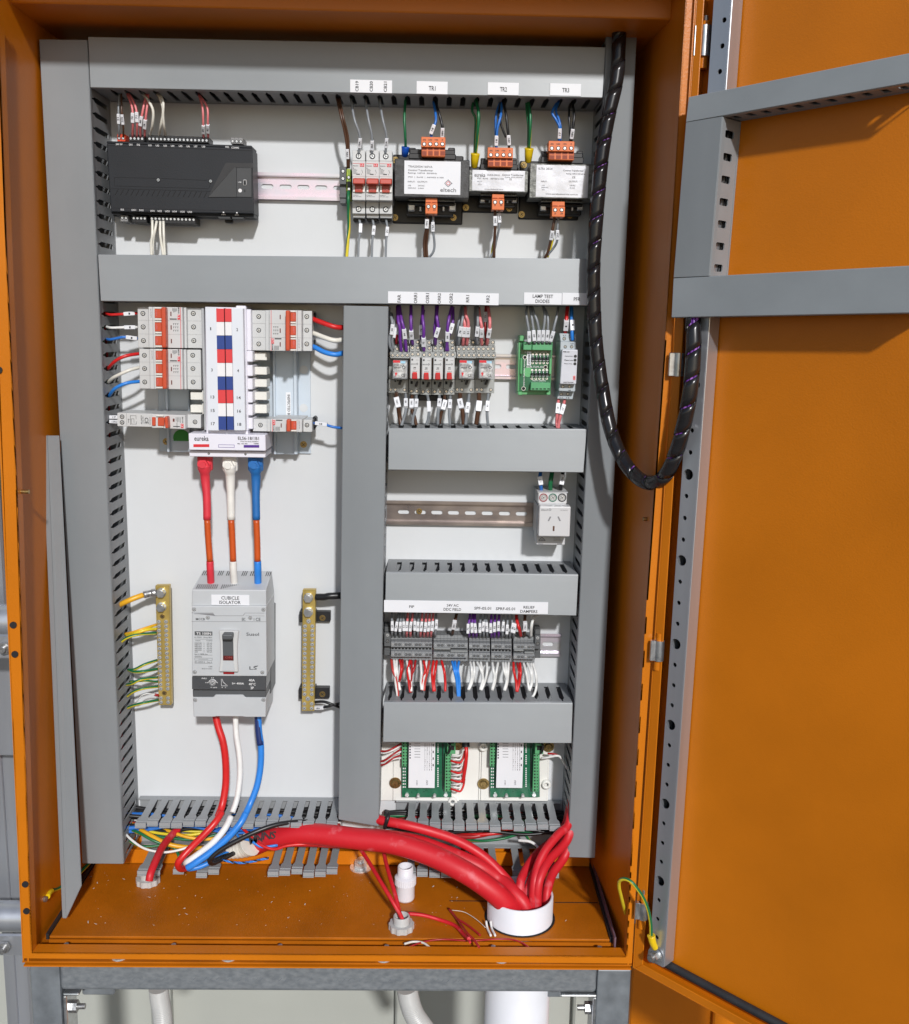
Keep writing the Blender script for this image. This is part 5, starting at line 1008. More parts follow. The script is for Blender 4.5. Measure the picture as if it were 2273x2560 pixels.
# ---------------------------------------------------------------- main isolator
iso = fthing('isolator_switch', E1, 600, 1960, 'large grey moulded isolator labelled CUBICLE ISOLATOR', 'isolator')
D3 = .086
MB().fq(E1, [(104, 500), (1078, 500), (1085, 1420), (104, 1418)], D3, .014).build('housing', MCCBM, iso, bevel=.0012, seg=2)
MB().fq(E1, [(190, 560), (1140, 560), (1140, 1650), (180, 1650)], .045, .001).build('rear_housing', MCCBD, iso, bevel=.001)
# top cover: front face then a sloping roof
m = MB(); a = [at(E1(*q), .082) for q in ((100, 498), (1080, 498), (1078, 290), (106, 285))]; bq = [at(E1(*q), .030) for q in ((1152, 130), (232, 122))]
xL, xR_ = a[3].x, a[2].x; zr = a[2].z+.012
m.add([a[0], a[1], a[2], a[3], V(xR_-.002, -.020, zr), V(xL+.002, -.020, zr), V(a[1].x, -.010, a[1].z), V(a[0].x, -.010, a[0].z)], [(0, 1, 2, 3), (3, 2, 4, 5), (1, 6, 4, 2), (0, 3, 5, 7), (5, 4, 6, 7), (0, 7, 6, 1)])
tcv = m.build('terminal_cover', MCCBM, iso, bevel=.0012, seg=2)
vs_ = MB()
nrm = (V(0, -.062, 0)*0+V(0, 0, 1)); P0, P1 = a[3], V(xL+.002, -.020, zr)
def roof(u, v, e=.0003): # u 0..1 across, v 0..1 from the front edge to the back
    q = P0.lerp(P1, v); return V(xL+(xR_-xL)*u, q.y, q.z)+V(0, -.19, .98)*e
for g_ in range(3):
    for k in range(11):
        u = .045+g_*.333+k*.0265; vs_.add([roof(u, .05), roof(u+.010, .05), roof(u+.010, .27), roof(u, .27)], [(0, 1, 2, 3)])
    for k in (0, 1, 2, 8, 9, 10): u = .035+g_*.333+k*.027; vs_.add([roof(u, .72), roof(u+.010, .72), roof(u+.010, .96), roof(u, .96)], [(0, 1, 2, 3)])
vs_.build('roof_slots', VOID, tcv)
MB().fq(E1, [(112, 1596), (1078, 1600), (1076, 1694), (116, 1694)], .078, .014).build('lower_band', MCCBD, iso, bevel=.001)
tr = MB().fq(E1, [(104, 1420), (1078, 1422), (1074, 1604), (104, 1596)], .0845, .014).build('trip_unit', mat('isolator trip unit', (.07, .073, .078), .3), iso, bevel=.001)
MB().poly(E1, [(116, 1696), (384, 1696), (412, 1662), (774, 1664), (802, 1698), (1076, 1700), (1070, 1955), (800, 1955), (770, 1948), (420, 1946), (392, 1952), (126, 1952)], .080, .012).build('bottom_cover', MCCBM, iso, bevel=.0008)
m = MB(); D3a = D3+.0002
for q in ([(100, 700), (1080, 702), (1080, 706), (100, 704)], [(130, 600), (385, 600), (385, 603), (130, 603)], [(130, 596), (385, 596), (410, 628), (400, 628)], [(400, 624), (770, 624), (770, 629), (400, 629)], [(770, 624), (798, 590), (804, 590), (776, 629)], [(798, 588), (1056, 590), (1056, 594), (798, 592)], [(100, 586), (385, 586), (385, 589), (100, 589)], [(810, 625), (1050, 627), (1050, 630), (810, 628)]): m.fq(E1, q, D3a, D3-.001)
m.build('moulding_lines', GINK, iso)
bz = MB().poly(E1, [(456, 824), (716, 826), (698, 1000), (696, 1180), (708, 1366), (458, 1362), (476, 1180), (474, 1000)], D3+.006, D3-.001).build('handle_bezel', BREAKER, iso, bevel=.001)
MB().fb(E1, 508, 880, 648, 1214, D3+.0064, D3).build('handle_slot', MCCBD, iso); MB().fb(E1, 512, 1150, 646, 1212, D3+.0066, D3).build('on_window', mat('deep red window', (.10, .008, .008), .4), iso)
MB().fq(E1, [(512, 1222), (650, 1222), (664, 1346), (500, 1346)], D3+.0068, D3).build('bezel_ramp', MCCBM, iso)
MB().fb(E1, 496, 872, 632, 945, D3+.020, D3+.006).build('handle', MCCBD, iso, bevel=.002, seg=2)
MB().fb(E1, 515, 1367, 658, 1393, D3+.0015, D3).build('trip_button', mat('trip red', (.28, .008, .012), .4), iso, bevel=.0003)
t_ = MB(); t_.ft(E1, 'ON', 540, 1158, 632, 1186, D3+.0067); t_.build('on_lettering', mat('dull red print', (.3, .06, .05), .5), iso)
lb_ = MB().fb(E1, 358, 354, 856, 488, .0832, .082).build('label_plate', LABELM, iso, bevel=.0002); t_ = MB(); t_.ft(E1, 'CUBICLE', 490, 370, 724, 415, .0832); t_.ft(E1, 'ISOLATOR', 464, 428, 744, 472, .0832); t_.build('lettering', INK, lb_)
MB().fb(E1, 140, 832, 372, 884, D3+.0003, D3).build('rating_band', MCCBD, iso)
t_ = MB(); t_.ft(E1, 'TS 100N', 162, 842, 356, 874, D3+.0004); t_.build('band_lettering', WINK, iso)
t_ = MB(); e_ = D3+.0001
t_.ft(E1, 'MCCB', 156, 654, 274, 684, e_); t_.ft(E1, 'ERC', 760, 652, 806, 694, e_); t_.ft(E1, '|', 916, 656, 922, 690, e_); t_.ft(E1, 'CE', 940, 652, 1004, 694, e_)
t_.ft(E1, 'Susol', 818, 846, 984, 888, e_); t_.ft(E1, 'LS', 858, 1288, 956, 1332, e_); t_.fq(E1, [(920, 1286), (976, 1278), (966, 1290), (930, 1294)], e_+.0001, D3)
t_.ft(E1, 'Ui 750V  Uimp 8kV', 138, 900, 370, 922, e_); t_.ft(E1, 'Ue(V)', 152, 944, 216, 962, e_); t_.ft(E1, 'Icu(kA)', 296, 944, 370, 962, e_)
for k, (p_, q_) in enumerate((('220/240', '100 kA'), ('380/415', '50 kA'), ('440/460', '50 kA'), ('480/500', '42 kA'), ('660/690', '10 kA'), ('250', '50 kA'))):
    y = 976+k*23; t_.ft(E1, p_, 140, y, 232 if k < 5 else 182, y+16, e_); t_.fb(E1, 252, y+8, 274, y+11, e_+.0001, D3); t_.ft(E1, q_, 300, y, 370, y+16, e_)
for y in (932, 1140, 1249): t_.fb(E1, 140, y, 372, y+3, e_+.0001, D3)
t_.ft(E1, 'Ics = 100% Icu', 140, 1120, 310, 1136, e_); t_.ft(E1, '50/60Hz', 140, 1154, 236, 1170, e_); t_.ft(E1, 'IEC 60947-2   Cat. A', 142, 1224, 370, 1240, e_); t_.ft(E1, 'LSIS', 324, 1284, 372, 1300, e_); t_.ft(E1, 'MADE IN KOREA', 236, 1314, 372, 1326, e_)
for a in ((140, 1180, 372, 1183), (140, 1208, 372, 1211), (140, 1180, 143, 1210), (369, 1180, 372, 1210), (190, 1195, 320, 1198)): t_.fb(E1, *a, e_+.0001, D3)
t_.build('lettering', MCCBD, iso)
t_ = MB(); e_ = .0846
t_.ft(E1, 'FMU', 234, 1438, 298, 1456, e_); t_.ft(E1, '0.9', 358, 1432, 392, 1448, e_); t_.ft(E1, '0.8', 280, 1494, 314, 1508, e_); t_.ft(E1, '1', 438, 1494, 444, 1508, e_); t_.ft(E1, 'Ir (xIn)', 352, 1556, 432, 1574, e_); t_.ft(E1, 'Ii= 400A', 632, 1500, 788, 1526, e_); t_.ft(E1, '40A', 850, 1454, 928, 1486, e_); t_.ft(E1, '40°C', 850, 1504, 940, 1538, e_); t_.ft(E1, '3P', 874, 1554, 916, 1588, e_); t_.ft(E1, 'Ii', 496, 1556, 508, 1570, e_); t_.ft(E1, 'x', 538, 1558, 550, 1570, e_)
t_.fb(E1, 488, 1452, 492, 1546, e_+.0001, e_-.001); t_.fb(E1, 488, 1543, 574, 1547, e_+.0001, e_-.001); t_.fq(E1, [(500, 1455), (504, 1455), (516, 1498), (512, 1500)], e_+.0001, e_-.001); t_.fq(E1, [(512, 1498), (516, 1496), (542, 1516), (538, 1520)], e_+.0001, e_-.001); t_.fb(E1, 540, 1516, 544, 1530, e_+.0001, e_-.001); t_.fb(E1, 540, 1528, 564, 1531, e_+.0001, e_-.001)
for k in range(14):
    a0 = math.pi*(1.02-k*.074); c0, s0_ = math.cos(a0), math.sin(a0); c1_, s1_ = math.cos(a0-.23), math.sin(a0-.23)
    t_.fq(E1, [(375+52*c0, 1502-44*s0_), (375+52*c1_, 1502-44*s1_), (375+45*c1_, 1502-37*s1_), (375+45*c0, 1502-37*s0_)], e_+.0001, e_-.001)
t_.build('lettering', WINK, tr)
inst(SCR_W, 'adjuster', tr, at(E1(375, 1504), .0847), .0048)
screws(E1, [(314, 650), (870, 654), (142, 1364), (1028, 1368)], D3, 26, iso, SCR_W, 'cover_screw'); screws(E1, [(134, 542), (1042, 546)], .0862, 26, iso, SCR_W, 'cover_screw'); screws(E1, [(148, 1730), (1042, 1728)], .0802, 26, iso, SCR_W, 'cover_screw')
MB().ft(E1, 'LS-100', 526, 1808, 670, 1838, .0802).build('moulded_mark', MCCBM, iso)
# tails below the isolator
cable('phase_cable', 'red phase cable curving from the isolator down to the bottom duct', RED, Y1, [(1082, 860, .05), (1100, 940, .055), (1125, 1020, .06), (1138, 1120, .062), (1138, 1230, .064), (1122, 1330, .072), (1100, 1395, .085)], 9, n=16)
cable('phase_cable', 'red phase cable sweeping from the duct clips towards the left floor edge', RED, Y3, [(1118, 262, .083), (1085, 315, .096), (1030, 375, .105), (965, 440, .112), (915, 495, .12), (898, 525, .12), (912, 548, .11), (950, 540, .09), (1000, 505, .06)], 8.7, n=16)
wcp = cable('phase_cable', 'white phase cable curving from the isolator down to the bottom duct', WHITE, Y1, [(1186, 860, .05), (1192, 980, .055), (1208, 1090, .06), (1210, 1190, .063), (1196, 1300, .07), (1172, 1375, .083)], 7, n=16)
cable('phase_cable', 'white phase cable sweeping below the clips between the red and blue ones', WHITE, Y3, [(1165, 285, .082), (1135, 345, .095), (1080, 410, .102), (1020, 460, .105), (950, 510, .11), (935, 520, .10)], 8, n=16)
bcp, P_, r_ = cable('phase_cable', 'blue phase cable curving from the isolator down to the bottom duct', BLUE2, Y1, [(1302, 860, .05), (1306, 960, .055), (1316, 1040, .058), (1314, 1140, .061), (1296, 1240, .066), (1262, 1330, .074), (1232, 1395, .088)], 8, n=16)
MB().tube([at(Y1(1300, 870), .050), at(Y1(1304, 960), .055), at(Y1(1313, 1033), .0583)], .0050, 16).build('heat_shrink', NAVY, bcp)
cable('phase_cable', 'blue phase cable sweeping below the clips to the floor', BLUE2, Y3, [(1240, 268, .085), (1210, 322, .095), (1150, 390, .102), (1070, 460, .108), (985, 520, .115), (945, 545, .115)], 8.7, n=16)
cable('mains_core', 'black mains core running in front of the clips to the red sheath', BLK, Y3, [(1620, 312, .06), (1500, 312, .075), (1400, 325, .088), (1300, 358, .098), (1200, 405, .105), (1110, 455, .11), (1060, 500, .112), (1068, 522, .105), (1110, 505, .09), (1180, 470, .07)], 6, n=14)
cable('mains_core', 'blue mains core bending into the taped end of the red sheath', BLUE2, Y3, [(950, 550, .105), (1010, 538, .10), (1080, 505, .09), (1130, 478, .07), (1175, 462, .062)], 6.5, n=12)
cable('mains_core', 'black mains core bending into the taped end of the red sheath', BLK, Y3, [(1060, 520, .105), (1100, 500, .09), (1150, 480, .07), (1180, 466, .062)], 6, n=12)
cable('control_wire', 'white wire looping below the left duct from clip to clip', WHITE, Y3, [(615, 350, .05), (660, 400, .07), (730, 447, .082), (820, 465, .088), (900, 455, .088), (975, 430, .08)], 3)
WSC = .70
# ---------------------------------------------------------------- brass bars
def bar(F, c, label, bolts, mids, rows, xs, feet, skewx):
    th = fthing('earth_bar' if not feet else 'neutral_bar', F, c[3][0], c[3][1], label, 'busbar')
    b = MB().fq(F, c, .030, .0205).build('bar', BRASS, th, bevel=.0005)
    for (x, y) in bolts:
        p = at(F(x, y), .030); MB().cyl(p, (0, -1, 0), .0068, .0012, 24).cyl(p+V(0, -.0013, 0), (0, -1, 0), .0064, .006, 6, smooth=False).cyl(p+V(0, -.0074, 0), (0, -1, 0), .0050, .0006, 20).build('hex_bolt', STEEL, th, bevel=.0005)
    for (x, y) in mids: inst(SCR_B if not feet else SCR_W, 'fixing_screw', th, at(F(x, y), .030), .0035)
    for y in rows:
        for x in xs: inst(SCR_W, 'terminal_screw', th, at(F(x+skewx*(y-rows[0]), y), .030), .0029)
    for (x0, y0, x1, y1, sx, sy) in feet:
        f = MB().fb(F, x0, y0, x1, y1, .012, .0005).build('insulating_foot', BLACK, th, bevel=.0008); MB().fb(F, x0-230 if x0 > 200 else x0, y0+2, x0, y1+10, .0200, .0005).build('insulating_foot', BLACK, th)
        inst(SCR_B, 'fixing_screw', th, at(F(sx, sy), .012), .0045)
    return th
bar(E2, [(632, 140), (836, 136), (868, 1885), (682, 1885)], 'brass earth bar with green and yellow wires, left of the isolator', [(722, 242), (725, 450)], [(735, 590), (765, 1708)], [667, 733, 798, 864, 930, 996, 1060, 1126, 1190, 1255, 1320, 1388, 1452, 1517, 1583, 1646, 1782, 1842], (684, 788), [], .0275)
bar(E3, [(152, 196), (338, 196), (318, 1918), (140, 1918)], 'brass neutral bar on black feet, right of the isolator', [(235, 305), (235, 508)], [(238, 642), (226, 1742)], [713, 777, 842, 908, 973, 1036, 1100, 1165, 1228, 1293, 1357, 1422, 1487, 1552, 1613, 1678, 1815, 1878], (186, 290), [(335, 510, 545, 650, 434, 595), (330, 1590, 532, 1738, 432, 1678)], -.0085)
lg_ = MB().tube([at(E2(645, 245), .034), at(E2(560, 255), .036), at(E2(465, 275), .040)], 0, 14, rad=lambda t: .0050 if t > .4 else .0062).fb(E2, 600, 205, 700, 290, .0325, .0305).build('cable_lug', LUG, label='tinned lug bolted to the top of the brass earth bar', cat='cable lug')
wire(E2, [(85, 460, .035), (130, 415, .045), (230, 365, .048), (350, 315, .045), (455, 278, .040)], YELO, 'thick amber earth cable into the tinned lug of the earth bar', r=.0056, name='earth_wire')
el = [([(190, 850, .035), (330, 815, .045), (480, 765, .042), (645, 712, .028)], YELO, YEL, 'amber earth wire, upper of the bundle near the top of the earth bar', .0030), ([(210, 870, .035), (350, 835, .045), (500, 790, .042), (650, 772, .028)], YEL, YELO, 'yellow earth wire, second of the bundle near the top of the earth bar', .0034),
 ([(80, 1040, .03), (140, 960, .045), (250, 890, .05), (420, 850, .045), (650, 835, .028)], GREEN, YEL, 'green and yellow earth wire, third of the bundle near the top of the earth bar', .0030),
 ([(240, 1375, .03), (340, 1360, .042), (480, 1290, .045), (655, 1232, .028)], GREEN, YEL, 'green earth wire rising to the middle of the earth bar', .0030), ([(240, 1370, .03), (340, 1400, .045), (480, 1390, .048), (665, 1358, .028)], GREEN, YEL, 'green earth wire dipping below its neighbour to the middle of the earth bar', .0032),
 ([(200, 1590, .03), (300, 1570, .045), (430, 1510, .048), (665, 1482, .028)], GREEN, YEL, 'green earth wire of the lower pair on the earth bar', .0030), ([(260, 1540, .03), (400, 1535, .042), (520, 1532, .042), (672, 1545, .028)], GREEN, YEL, 'thin green and yellow wire of the lower pair on the earth bar', .0022),
 ([(220, 1760, .03), (320, 1690, .045), (470, 1640, .045), (675, 1615, .028)], GREEN, YEL, 'single green and yellow earth wire below the lower pair', .0028), ([(215, 1930, .03), (330, 1885, .042), (480, 1850, .045), (680, 1812, .028)], GREEN, YEL, 'lowest green and yellow earth wire on the earth bar', .0030)]
for p, m1, m2, l, r_ in el: wire(E2, p, m1, l, r=r_, name='earth_wire', stripe=m2, twist=.03, group='earth wires on the brass bar')
w_ = wire(E2, [(310, 1870, .02), (370, 1830, .035), (430, 1750, .042), (520, 1718, .042), (630, 1735, .034)], WHITE, 'thin white wire with a red ferrule at the foot of the earth bar', r=.0012); MB().tube([at(E2(628, 1735), .034), at(E2(680, 1745), .029)], .0022, 8).build('ferrule', DRED, w_)
wire(E3, [(345, 298, .033), (450, 298, .036), (540, 285, .038), (700, 278, .035)], BLK, 'thick black neutral cable at the top of the neutral bar', r=.0072, name='neutral_cable')
wire(E3, [(320, 1790, .026), (450, 1785, .032), (560, 1820, .034), (680, 1865, .03)], BLK, 'black wire leaving the foot of the neutral bar', r=.0030)
wire(E3, [(320, 1870, .026), (450, 1865, .032), (560, 1840, .034), (680, 1810, .03)], BLK, 'black wire with a white marker leaving the foot of the neutral bar', mark=('18N', (380, 1868)), r=.0028, mlen=.017)
# ---------------------------------------------------------------- relays
WSC = 1.0
ordw = ['first', 'second', 'third', 'fourth', 'fifth', 'sixth', 'seventh', 'eighth', 'ninth', 'tenth', 'eleventh', 'twelfth', 'thirteenth']
def relay_wide(F, x0, label, sx=1.0):
    # measured on the third wide relay: x0 is the left edge of its socket
    G = lambda x, y: F(x0+x, y)
    th = fthing('plug_in_relay', G, 145, 1400, label, 'relay', 'wide relays with clear covers')
    b = MB(); b.fb(G, 5, 785, 300, 882, .052, .010).fb(G, 0, 690, 290, 785, .042, .010).fb(G, 0, 598, 285, 690, .034, .010).fb(G, -20, 1205, 275, 1408, .036, .010).fb(G, -15, 880, 285, 1206, .030, .010)
    so_ = b.build('socket', RELS, th, bevel=.0006)
    g = MB()
    for k in range(1, 4): g.fb(G, 5+74*k-1, 786, 5+74*k+2, 880, .0522, .05); g.fb(G, 72*k-1, 692, 72*k+2, 784, .0422, .04); g.fb(G, 71*k-1, 600, 71*k+2, 690, .0342, .03)
    for k in range(4): g.fb(G, 20+72*k, 692, 58+72*k, 700, .0422, .04); g.fb(G, 24+74*k, 787, 62+74*k, 795, .0522, .05)
    g.fb(G, 70, 1215, 96, 1240, .0363, .034); g.fb(G, 110, 1212, 128, 1230, .0363, .034); g.fb(G, 90, 1385, 120, 1392, .0362, .034)
    g.build('socket_marks', BLACK, so_)
    MB().fq(G, [(150, 1208), (185, 1210), (160, 1285), (125, 1280)], .040, .036).build('ejector', BLACK, th, bevel=.0006)
    screws(G, [(42+74*k, 836) for k in range(4)], .0522, 27, th, SCR_R); screws(G, [(38+72*k, 738) for k in range(4)], .0422, 27, th, SCR_R); screws(G, [(36+72*k, 640) for k in range(4)], .0342, 27, th, SCR_R)
    screws(G, [(12, 1355), (82, 1355), (222, 1358)], .0362, 26, th, SCR_R)
    inn = MB().fb(G, 52, 930, 255, 1185, .066, .032).build('coil', RELM, th, bevel=.002)
    MB().fb(G, 40, 908, 268, 1200, .074, .031).build('clear_cover', CLEAR, th, bevel=.0016, seg=2)
    MB().fb(G, 50, 912, 155, 948, .0746, .0742).build('red_tab', RINK, th); MB().fb(G, 162, 925, 235, 958, .0746, .0742).build('blue_tab', mat('pale blue tab', (.35, .6, .75), .4), th)
    MB().fq(G, [(75, 1100), (100, 1092), (112, 1110), (90, 1160), (58, 1165)], .0745, .0742).build('flag', RINK, th)
    t_ = MB(); t_.ft(G, 'eltech', 66, 1005, 168, 1034, .0745); diamond(t_, G, 208, 1018, 26, 4, .0747); t_.ft(G, 'CE', 172, 1115, 232, 1160, .0745); t_.fb(G, 60, 1180, 175, 1184, .0747, .0742); t_.build('lettering', INK, th)
relay_wide(C6, 90, 'wide relay with a clear cover, leftmost, under the FAR label')
relay_wide(C6, 1097, 'wide relay with a clear cover under the RR1 label')
relay_wide(C6, 1395, 'wide relay with a clear cover under the RR2 label, rightmost')
def relay_slim(F, x0, y0, label):
    G = lambda x, y: F(x0+x, y0+y)
    th = fthing('plug_in_relay', G, 85, 1420, label, 'relay', 'slim relays with red levers')
    b = MB(); b.fb(G, -3, 775, 172, 872, .052, .010).fb(G, -3, 690, 160, 775, .042, .010).fb(G, -6, 598, 155, 690, .034, .010).fb(G, -20, 1200, 150, 1428, .036, .010).fb(G, -5, 872, 160, 1200, .030, .010)
    so_ = b.build('socket', RELS, th, bevel=.0006)
    g = MB(); g.fb(G, 84, 776, 87, 870, .0522, .05); g.fb(G, 78, 692, 81, 774, .0422, .04); g.fb(G, 76, 600, 79, 690, .0342, .03); g.fb(G, 60, 1200, 64, 1245, .0362, .035); g.fb(G, -18, 1332, 4, 1338, .0362, .035); g.fb(G, 125, 1332, 148, 1338, .0362, .035)
    for k in range(2): g.fb(G, 14+82*k, 778, 60+82*k, 785, .0522, .05); g.fb(G, 10+80*k, 694, 56+80*k, 700, .0422, .04)
    g.build('socket_marks', BLACK, so_)
    MB().fq(G, [(95, 1232), (130, 1236), (105, 1315), (70, 1308)], .041, .036).build('ejector', BLACK, th, bevel=.0006); MB().fb(G, 8, 1225, 42, 1270, .0365, .035).build('hole', VOID, th)
    screws(G, [(38, 820), (122, 820)], .0522, 27, th, SCR_R); screws(G, [(36, 722), (118, 722)], .0422, 27, th, SCR_R); screws(G, [(34, 635), (115, 635)], .0342, 27, th, SCR_R); screws(G, [(22, 1378), (102, 1378)], .0362, 27, th, SCR_R)
    c = MB().fb(G, 3, 865, 148, 1195, .074, .031).build('cover', BREAKER, th, bevel=.001)
    MB().fq(G, [(36, 1092), (104, 1092), (112, 1194), (32, 1194)], .078, .0741).build('lever', mat('relay lever red', (.66, .02, .02), .35), th, bevel=.0006)
    t_ = MB(); t_.fb(G, 22, 888, 46, 914, .0743, .073); t_.fb(G, 86, 906, 132, 909, .0742, .073); t_.ft(G, 'eltech', 14, 958, 88, 974, .0741); diamond(t_, G, 108, 966, 14, 2.5, .0743); t_.fb(G, 54, 1014, 90, 1026, .0743, .073); t_.ft(G, 'RU2', 50, 1036, 90, 1048, .0741); t_.ft(G, '24VAC 6A', 38, 1072, 108, 1084, .0741)
    for k in range(5): t_.fb(G, 36, 1118+k*15, 108, 1121+k*15, .0782, .077)
    t_.build('lettering', INK, c)
for i, (x, n_) in enumerate(((395, 'ORR1'), (570, 'OSR1'), (745, 'ORR2'), (920, 'OSR2'))):
    relay_slim(C6, x, (0, 8, 8, 6)[i], 'slim relay with a red lever under the %s label' % n_)
MB().fb(C6, 515, 1440, 955, 1525, .018, .002).build('jumper_comb', BLACK, bevel=.001, label='black jumper comb hanging below the slim relays', cat='jumper comb')
tip = LUG
rw = [
 ([(75, 180, .045), (120, 300, .058), (125, 450, .058), (85, 560, .055), (90, 690, .052), (125, 770, .046)], GREY, 'grey wire with marker 50 at the left edge of the FAR relay', ('50', (118, 445))),
 ([(110, 200, .04), (145, 330, .05), (160, 480, .052), (125, 600, .05), (140, 740, .044)], GREY, 'grey wire half hidden behind marker 50 at the FAR relay', ('', (162, 490))),
 ([(200, 100, .04), (205, 300, .048), (205, 450, .048), (195, 570, .045), (192, 660, .04)], DRED, 'dark pink wire dropping into the back row of the FAR relay', ('', (207, 440))),
 ([(210, 90, .045), (215, 300, .06), (240, 420, .062), (245, 600, .056), (262, 780, .046)], PURPLE, 'bare purple wire into the FAR relay', None),
 ([(235, 90, .045), (262, 280, .06), (300, 430, .062), (320, 590, .056), (340, 780, .046)], PURPLE, 'purple wire with marker 64 into the FAR relay', ('64', (312, 505))),
 ([(410, 90, .045), (408, 250, .058), (412, 440, .06), (425, 600, .05), (435, 668, .042)], PURPLE, 'purple wire with marker 75 into the ORR1 relay', ('75', (420, 520))),
 ([(590, 90, .048), (585, 260, .06), (602, 420, .064), (600, 600, .058), (605, 775, .046)], PURPLE, 'purple wire with marker 75 into the OSR1 relay', ('75', (597, 632))),
 ([(600, 150, .04), (575, 300, .045), (565, 450, .045), (570, 600, .04)], PURPLE, 'purple wire with a grey marker behind the OSR1 relay wire', ('74', (568, 450))),
 ([(810, 90, .045), (800, 250, .058), (820, 420, .058), (785, 560, .054), (778, 670, .042)], PURPLE, 'purple wire with marker 84 into the ORR2 relay', ('84', (826, 495))),
 ([(795, 90, .04), (785, 300, .048), (770, 450, .05), (775, 670, .040)], PURPLE, 'second purple wire going to the ORR2 relay', None),
 ([(1030, 100, .048), (985, 270, .06), (965, 420, .062), (960, 600, .056), (945, 770, .046)], PURPLE, 'purple wire with marker 84 into the OSR2 relay', ('84', (966, 545))),
 ([(1045, 110, .04), (1045, 300, .048), (1020, 430, .05), (960, 600, .05), (965, 770, .045)], PURPLE, 'purple wire with marker 83 behind the OSR2 relay wire', ('83', (1030, 435))),
 ([(1180, 100, .04), (1150, 260, .048), (1120, 420, .05), (1112, 560, .045), (1108, 680, .038)], GREY, 'grey wire at the left back of the RR1 relay', None),
 ([(1210, 90, .045), (1195, 250, .058), (1168, 400, .06), (1140, 570, .054), (1130, 680, .042)], GREY, 'grey wire with marker 78 into the RR1 relay', ('78', (1165, 478))),
 ([(1220, 100, .045), (1205, 250, .055), (1225, 400, .058), (1205, 570, .052), (1195, 680, .042)], PINK, 'pink wire with marker 53 into the RR1 relay, left of the two', ('53', (1225, 478))),
 ([(1230, 100, .046), (1240, 230, .06), (1275, 340, .06), (1270, 520, .055), (1255, 675, .042)], PINK, 'pink wire with marker 51 into the RR1 relay, right of the two', ('51', (1285, 485))),
 ([(1415, 90, .045), (1420, 260, .058), (1418, 400, .06), (1405, 560, .054), (1418, 670, .042)], GREY, 'grey wire with marker 87 into the RR2 relay', ('87', (1420, 475))),
 ([(1385, 100, .038), (1380, 260, .042), (1395, 560, .042), (1400, 670, .038)], GREY, 'grey wire behind marker 87 at the RR2 relay', None),
 ([(1435, 120, .045), (1455, 280, .058), (1480, 420, .06), (1475, 570, .052), (1482, 675, .042)], PINK, 'pink wire with marker 57 into the RR2 relay, left of the two', ('57', (1488, 492))),
 ([(1575, 100, .046), (1600, 280, .058), (1600, 420, .06), (1575, 580, .052), (1560, 670, .042)], PINK, 'pink wire with marker 60 into the RR2 relay, right of the two', ('60', (1607, 500))),
 ([(1545, 90, .038), (1535, 260, .042), (1540, 450, .045), (1555, 640, .038)], DRED, 'dark pink wire with a shaded marker behind the RR2 relay wires', ('79', (1538, 260)))]
for p, m_, l, mk in rw: wire(C6, p, m_, l, mark=mk, r=.0022 if m_ in (PURPLE, PINK) else .0020, mlen=.014, fer=LUG)
rb_ = [
 ([(190, 1400, .032), (190, 1480, .05), (215, 1600, .055), (235, 1750, .05), (258, 1890, .052)], BROWN, 'brown wire with marker 19N below the FAR relay', ('19N', (190, 1555)), .0030),
 ([(330, 1410, .032), (332, 1560, .052), (330, 1680, .055), (300, 1790, .054), (262, 1900, .055)], GREY, 'grey wire with marker 49 below the FAR relay', ('49', (333, 1560)), .0020),
 ([(425, 1440, .032), (420, 1570, .048), (430, 1680, .05), (465, 1780, .05), (490, 1890, .05)], BROWN, 'brown wire with marker 19N below the ORR1 relay', ('19N', (417, 1575)), .0024),
 ([(490, 1440, .032), (490, 1560, .052), (475, 1670, .055), (440, 1780, .054), (435, 1890, .052)], GREY, 'grey wire with marker 50 below the ORR1 relay', ('50', (492, 1568)), .0020),
 ([(655, 1430, .032), (675, 1530, .052), (682, 1690, .055), (670, 1800, .052), (640, 1890, .05)], GREY, 'grey wire with a blank marker below the OSR1 relay', ('', (680, 1612)), .0020),
 ([(840, 1440, .032), (838, 1560, .052), (820, 1690, .055), (815, 1890, .050)], GREY, 'grey wire with marker 54 below the ORR2 relay', ('54', (836, 1565)), .0022),
 ([(920, 1440, .032), (912, 1580, .052), (865, 1720, .05), (832, 1880, .048)], BROWN, 'brown wire with marker 19N slanting below the OSR2 relay', ('19N', (910, 1590)), .0024),
 ([(1005, 1450, .032), (998, 1570, .05), (988, 1700, .052), (1000, 1895, .048)], GREY, 'grey wire with marker 55 below the OSR2 relay', ('55', (992, 1578)), .0020),
 ([(1150, 1410, .032), (1158, 1560, .05), (1190, 1690, .052), (1205, 1880, .050)], BROWN, 'brown wire with marker 19N below the RR1 relay', ('19N', (1160, 1578)), .0030),
 ([(1290, 1420, .032), (1275, 1560, .052), (1255, 1700, .055), (1235, 1890, .052)], GREY, 'grey wire with marker 76 below the RR1 relay', ('76', (1265, 1625)), .0022),
 ([(1440, 1410, .032), (1438, 1560, .05), (1420, 1720, .052), (1395, 1880, .050)], BROWN, 'brown wire with a blank marker below the RR2 relay', ('', (1437, 1605)), .0032),
 ([(1580, 1410, .032), (1568, 1560, .05), (1560, 1720, .052), (1575, 1895, .048)], GREY, 'grey wire with marker 85 below the RR2 relay', ('85', (1563, 1608)), .0020)]
for p, m_, l, mk, r_ in rb_: wire(C6, p, m_, l, mark=mk, r=r_, mlen=.0145)
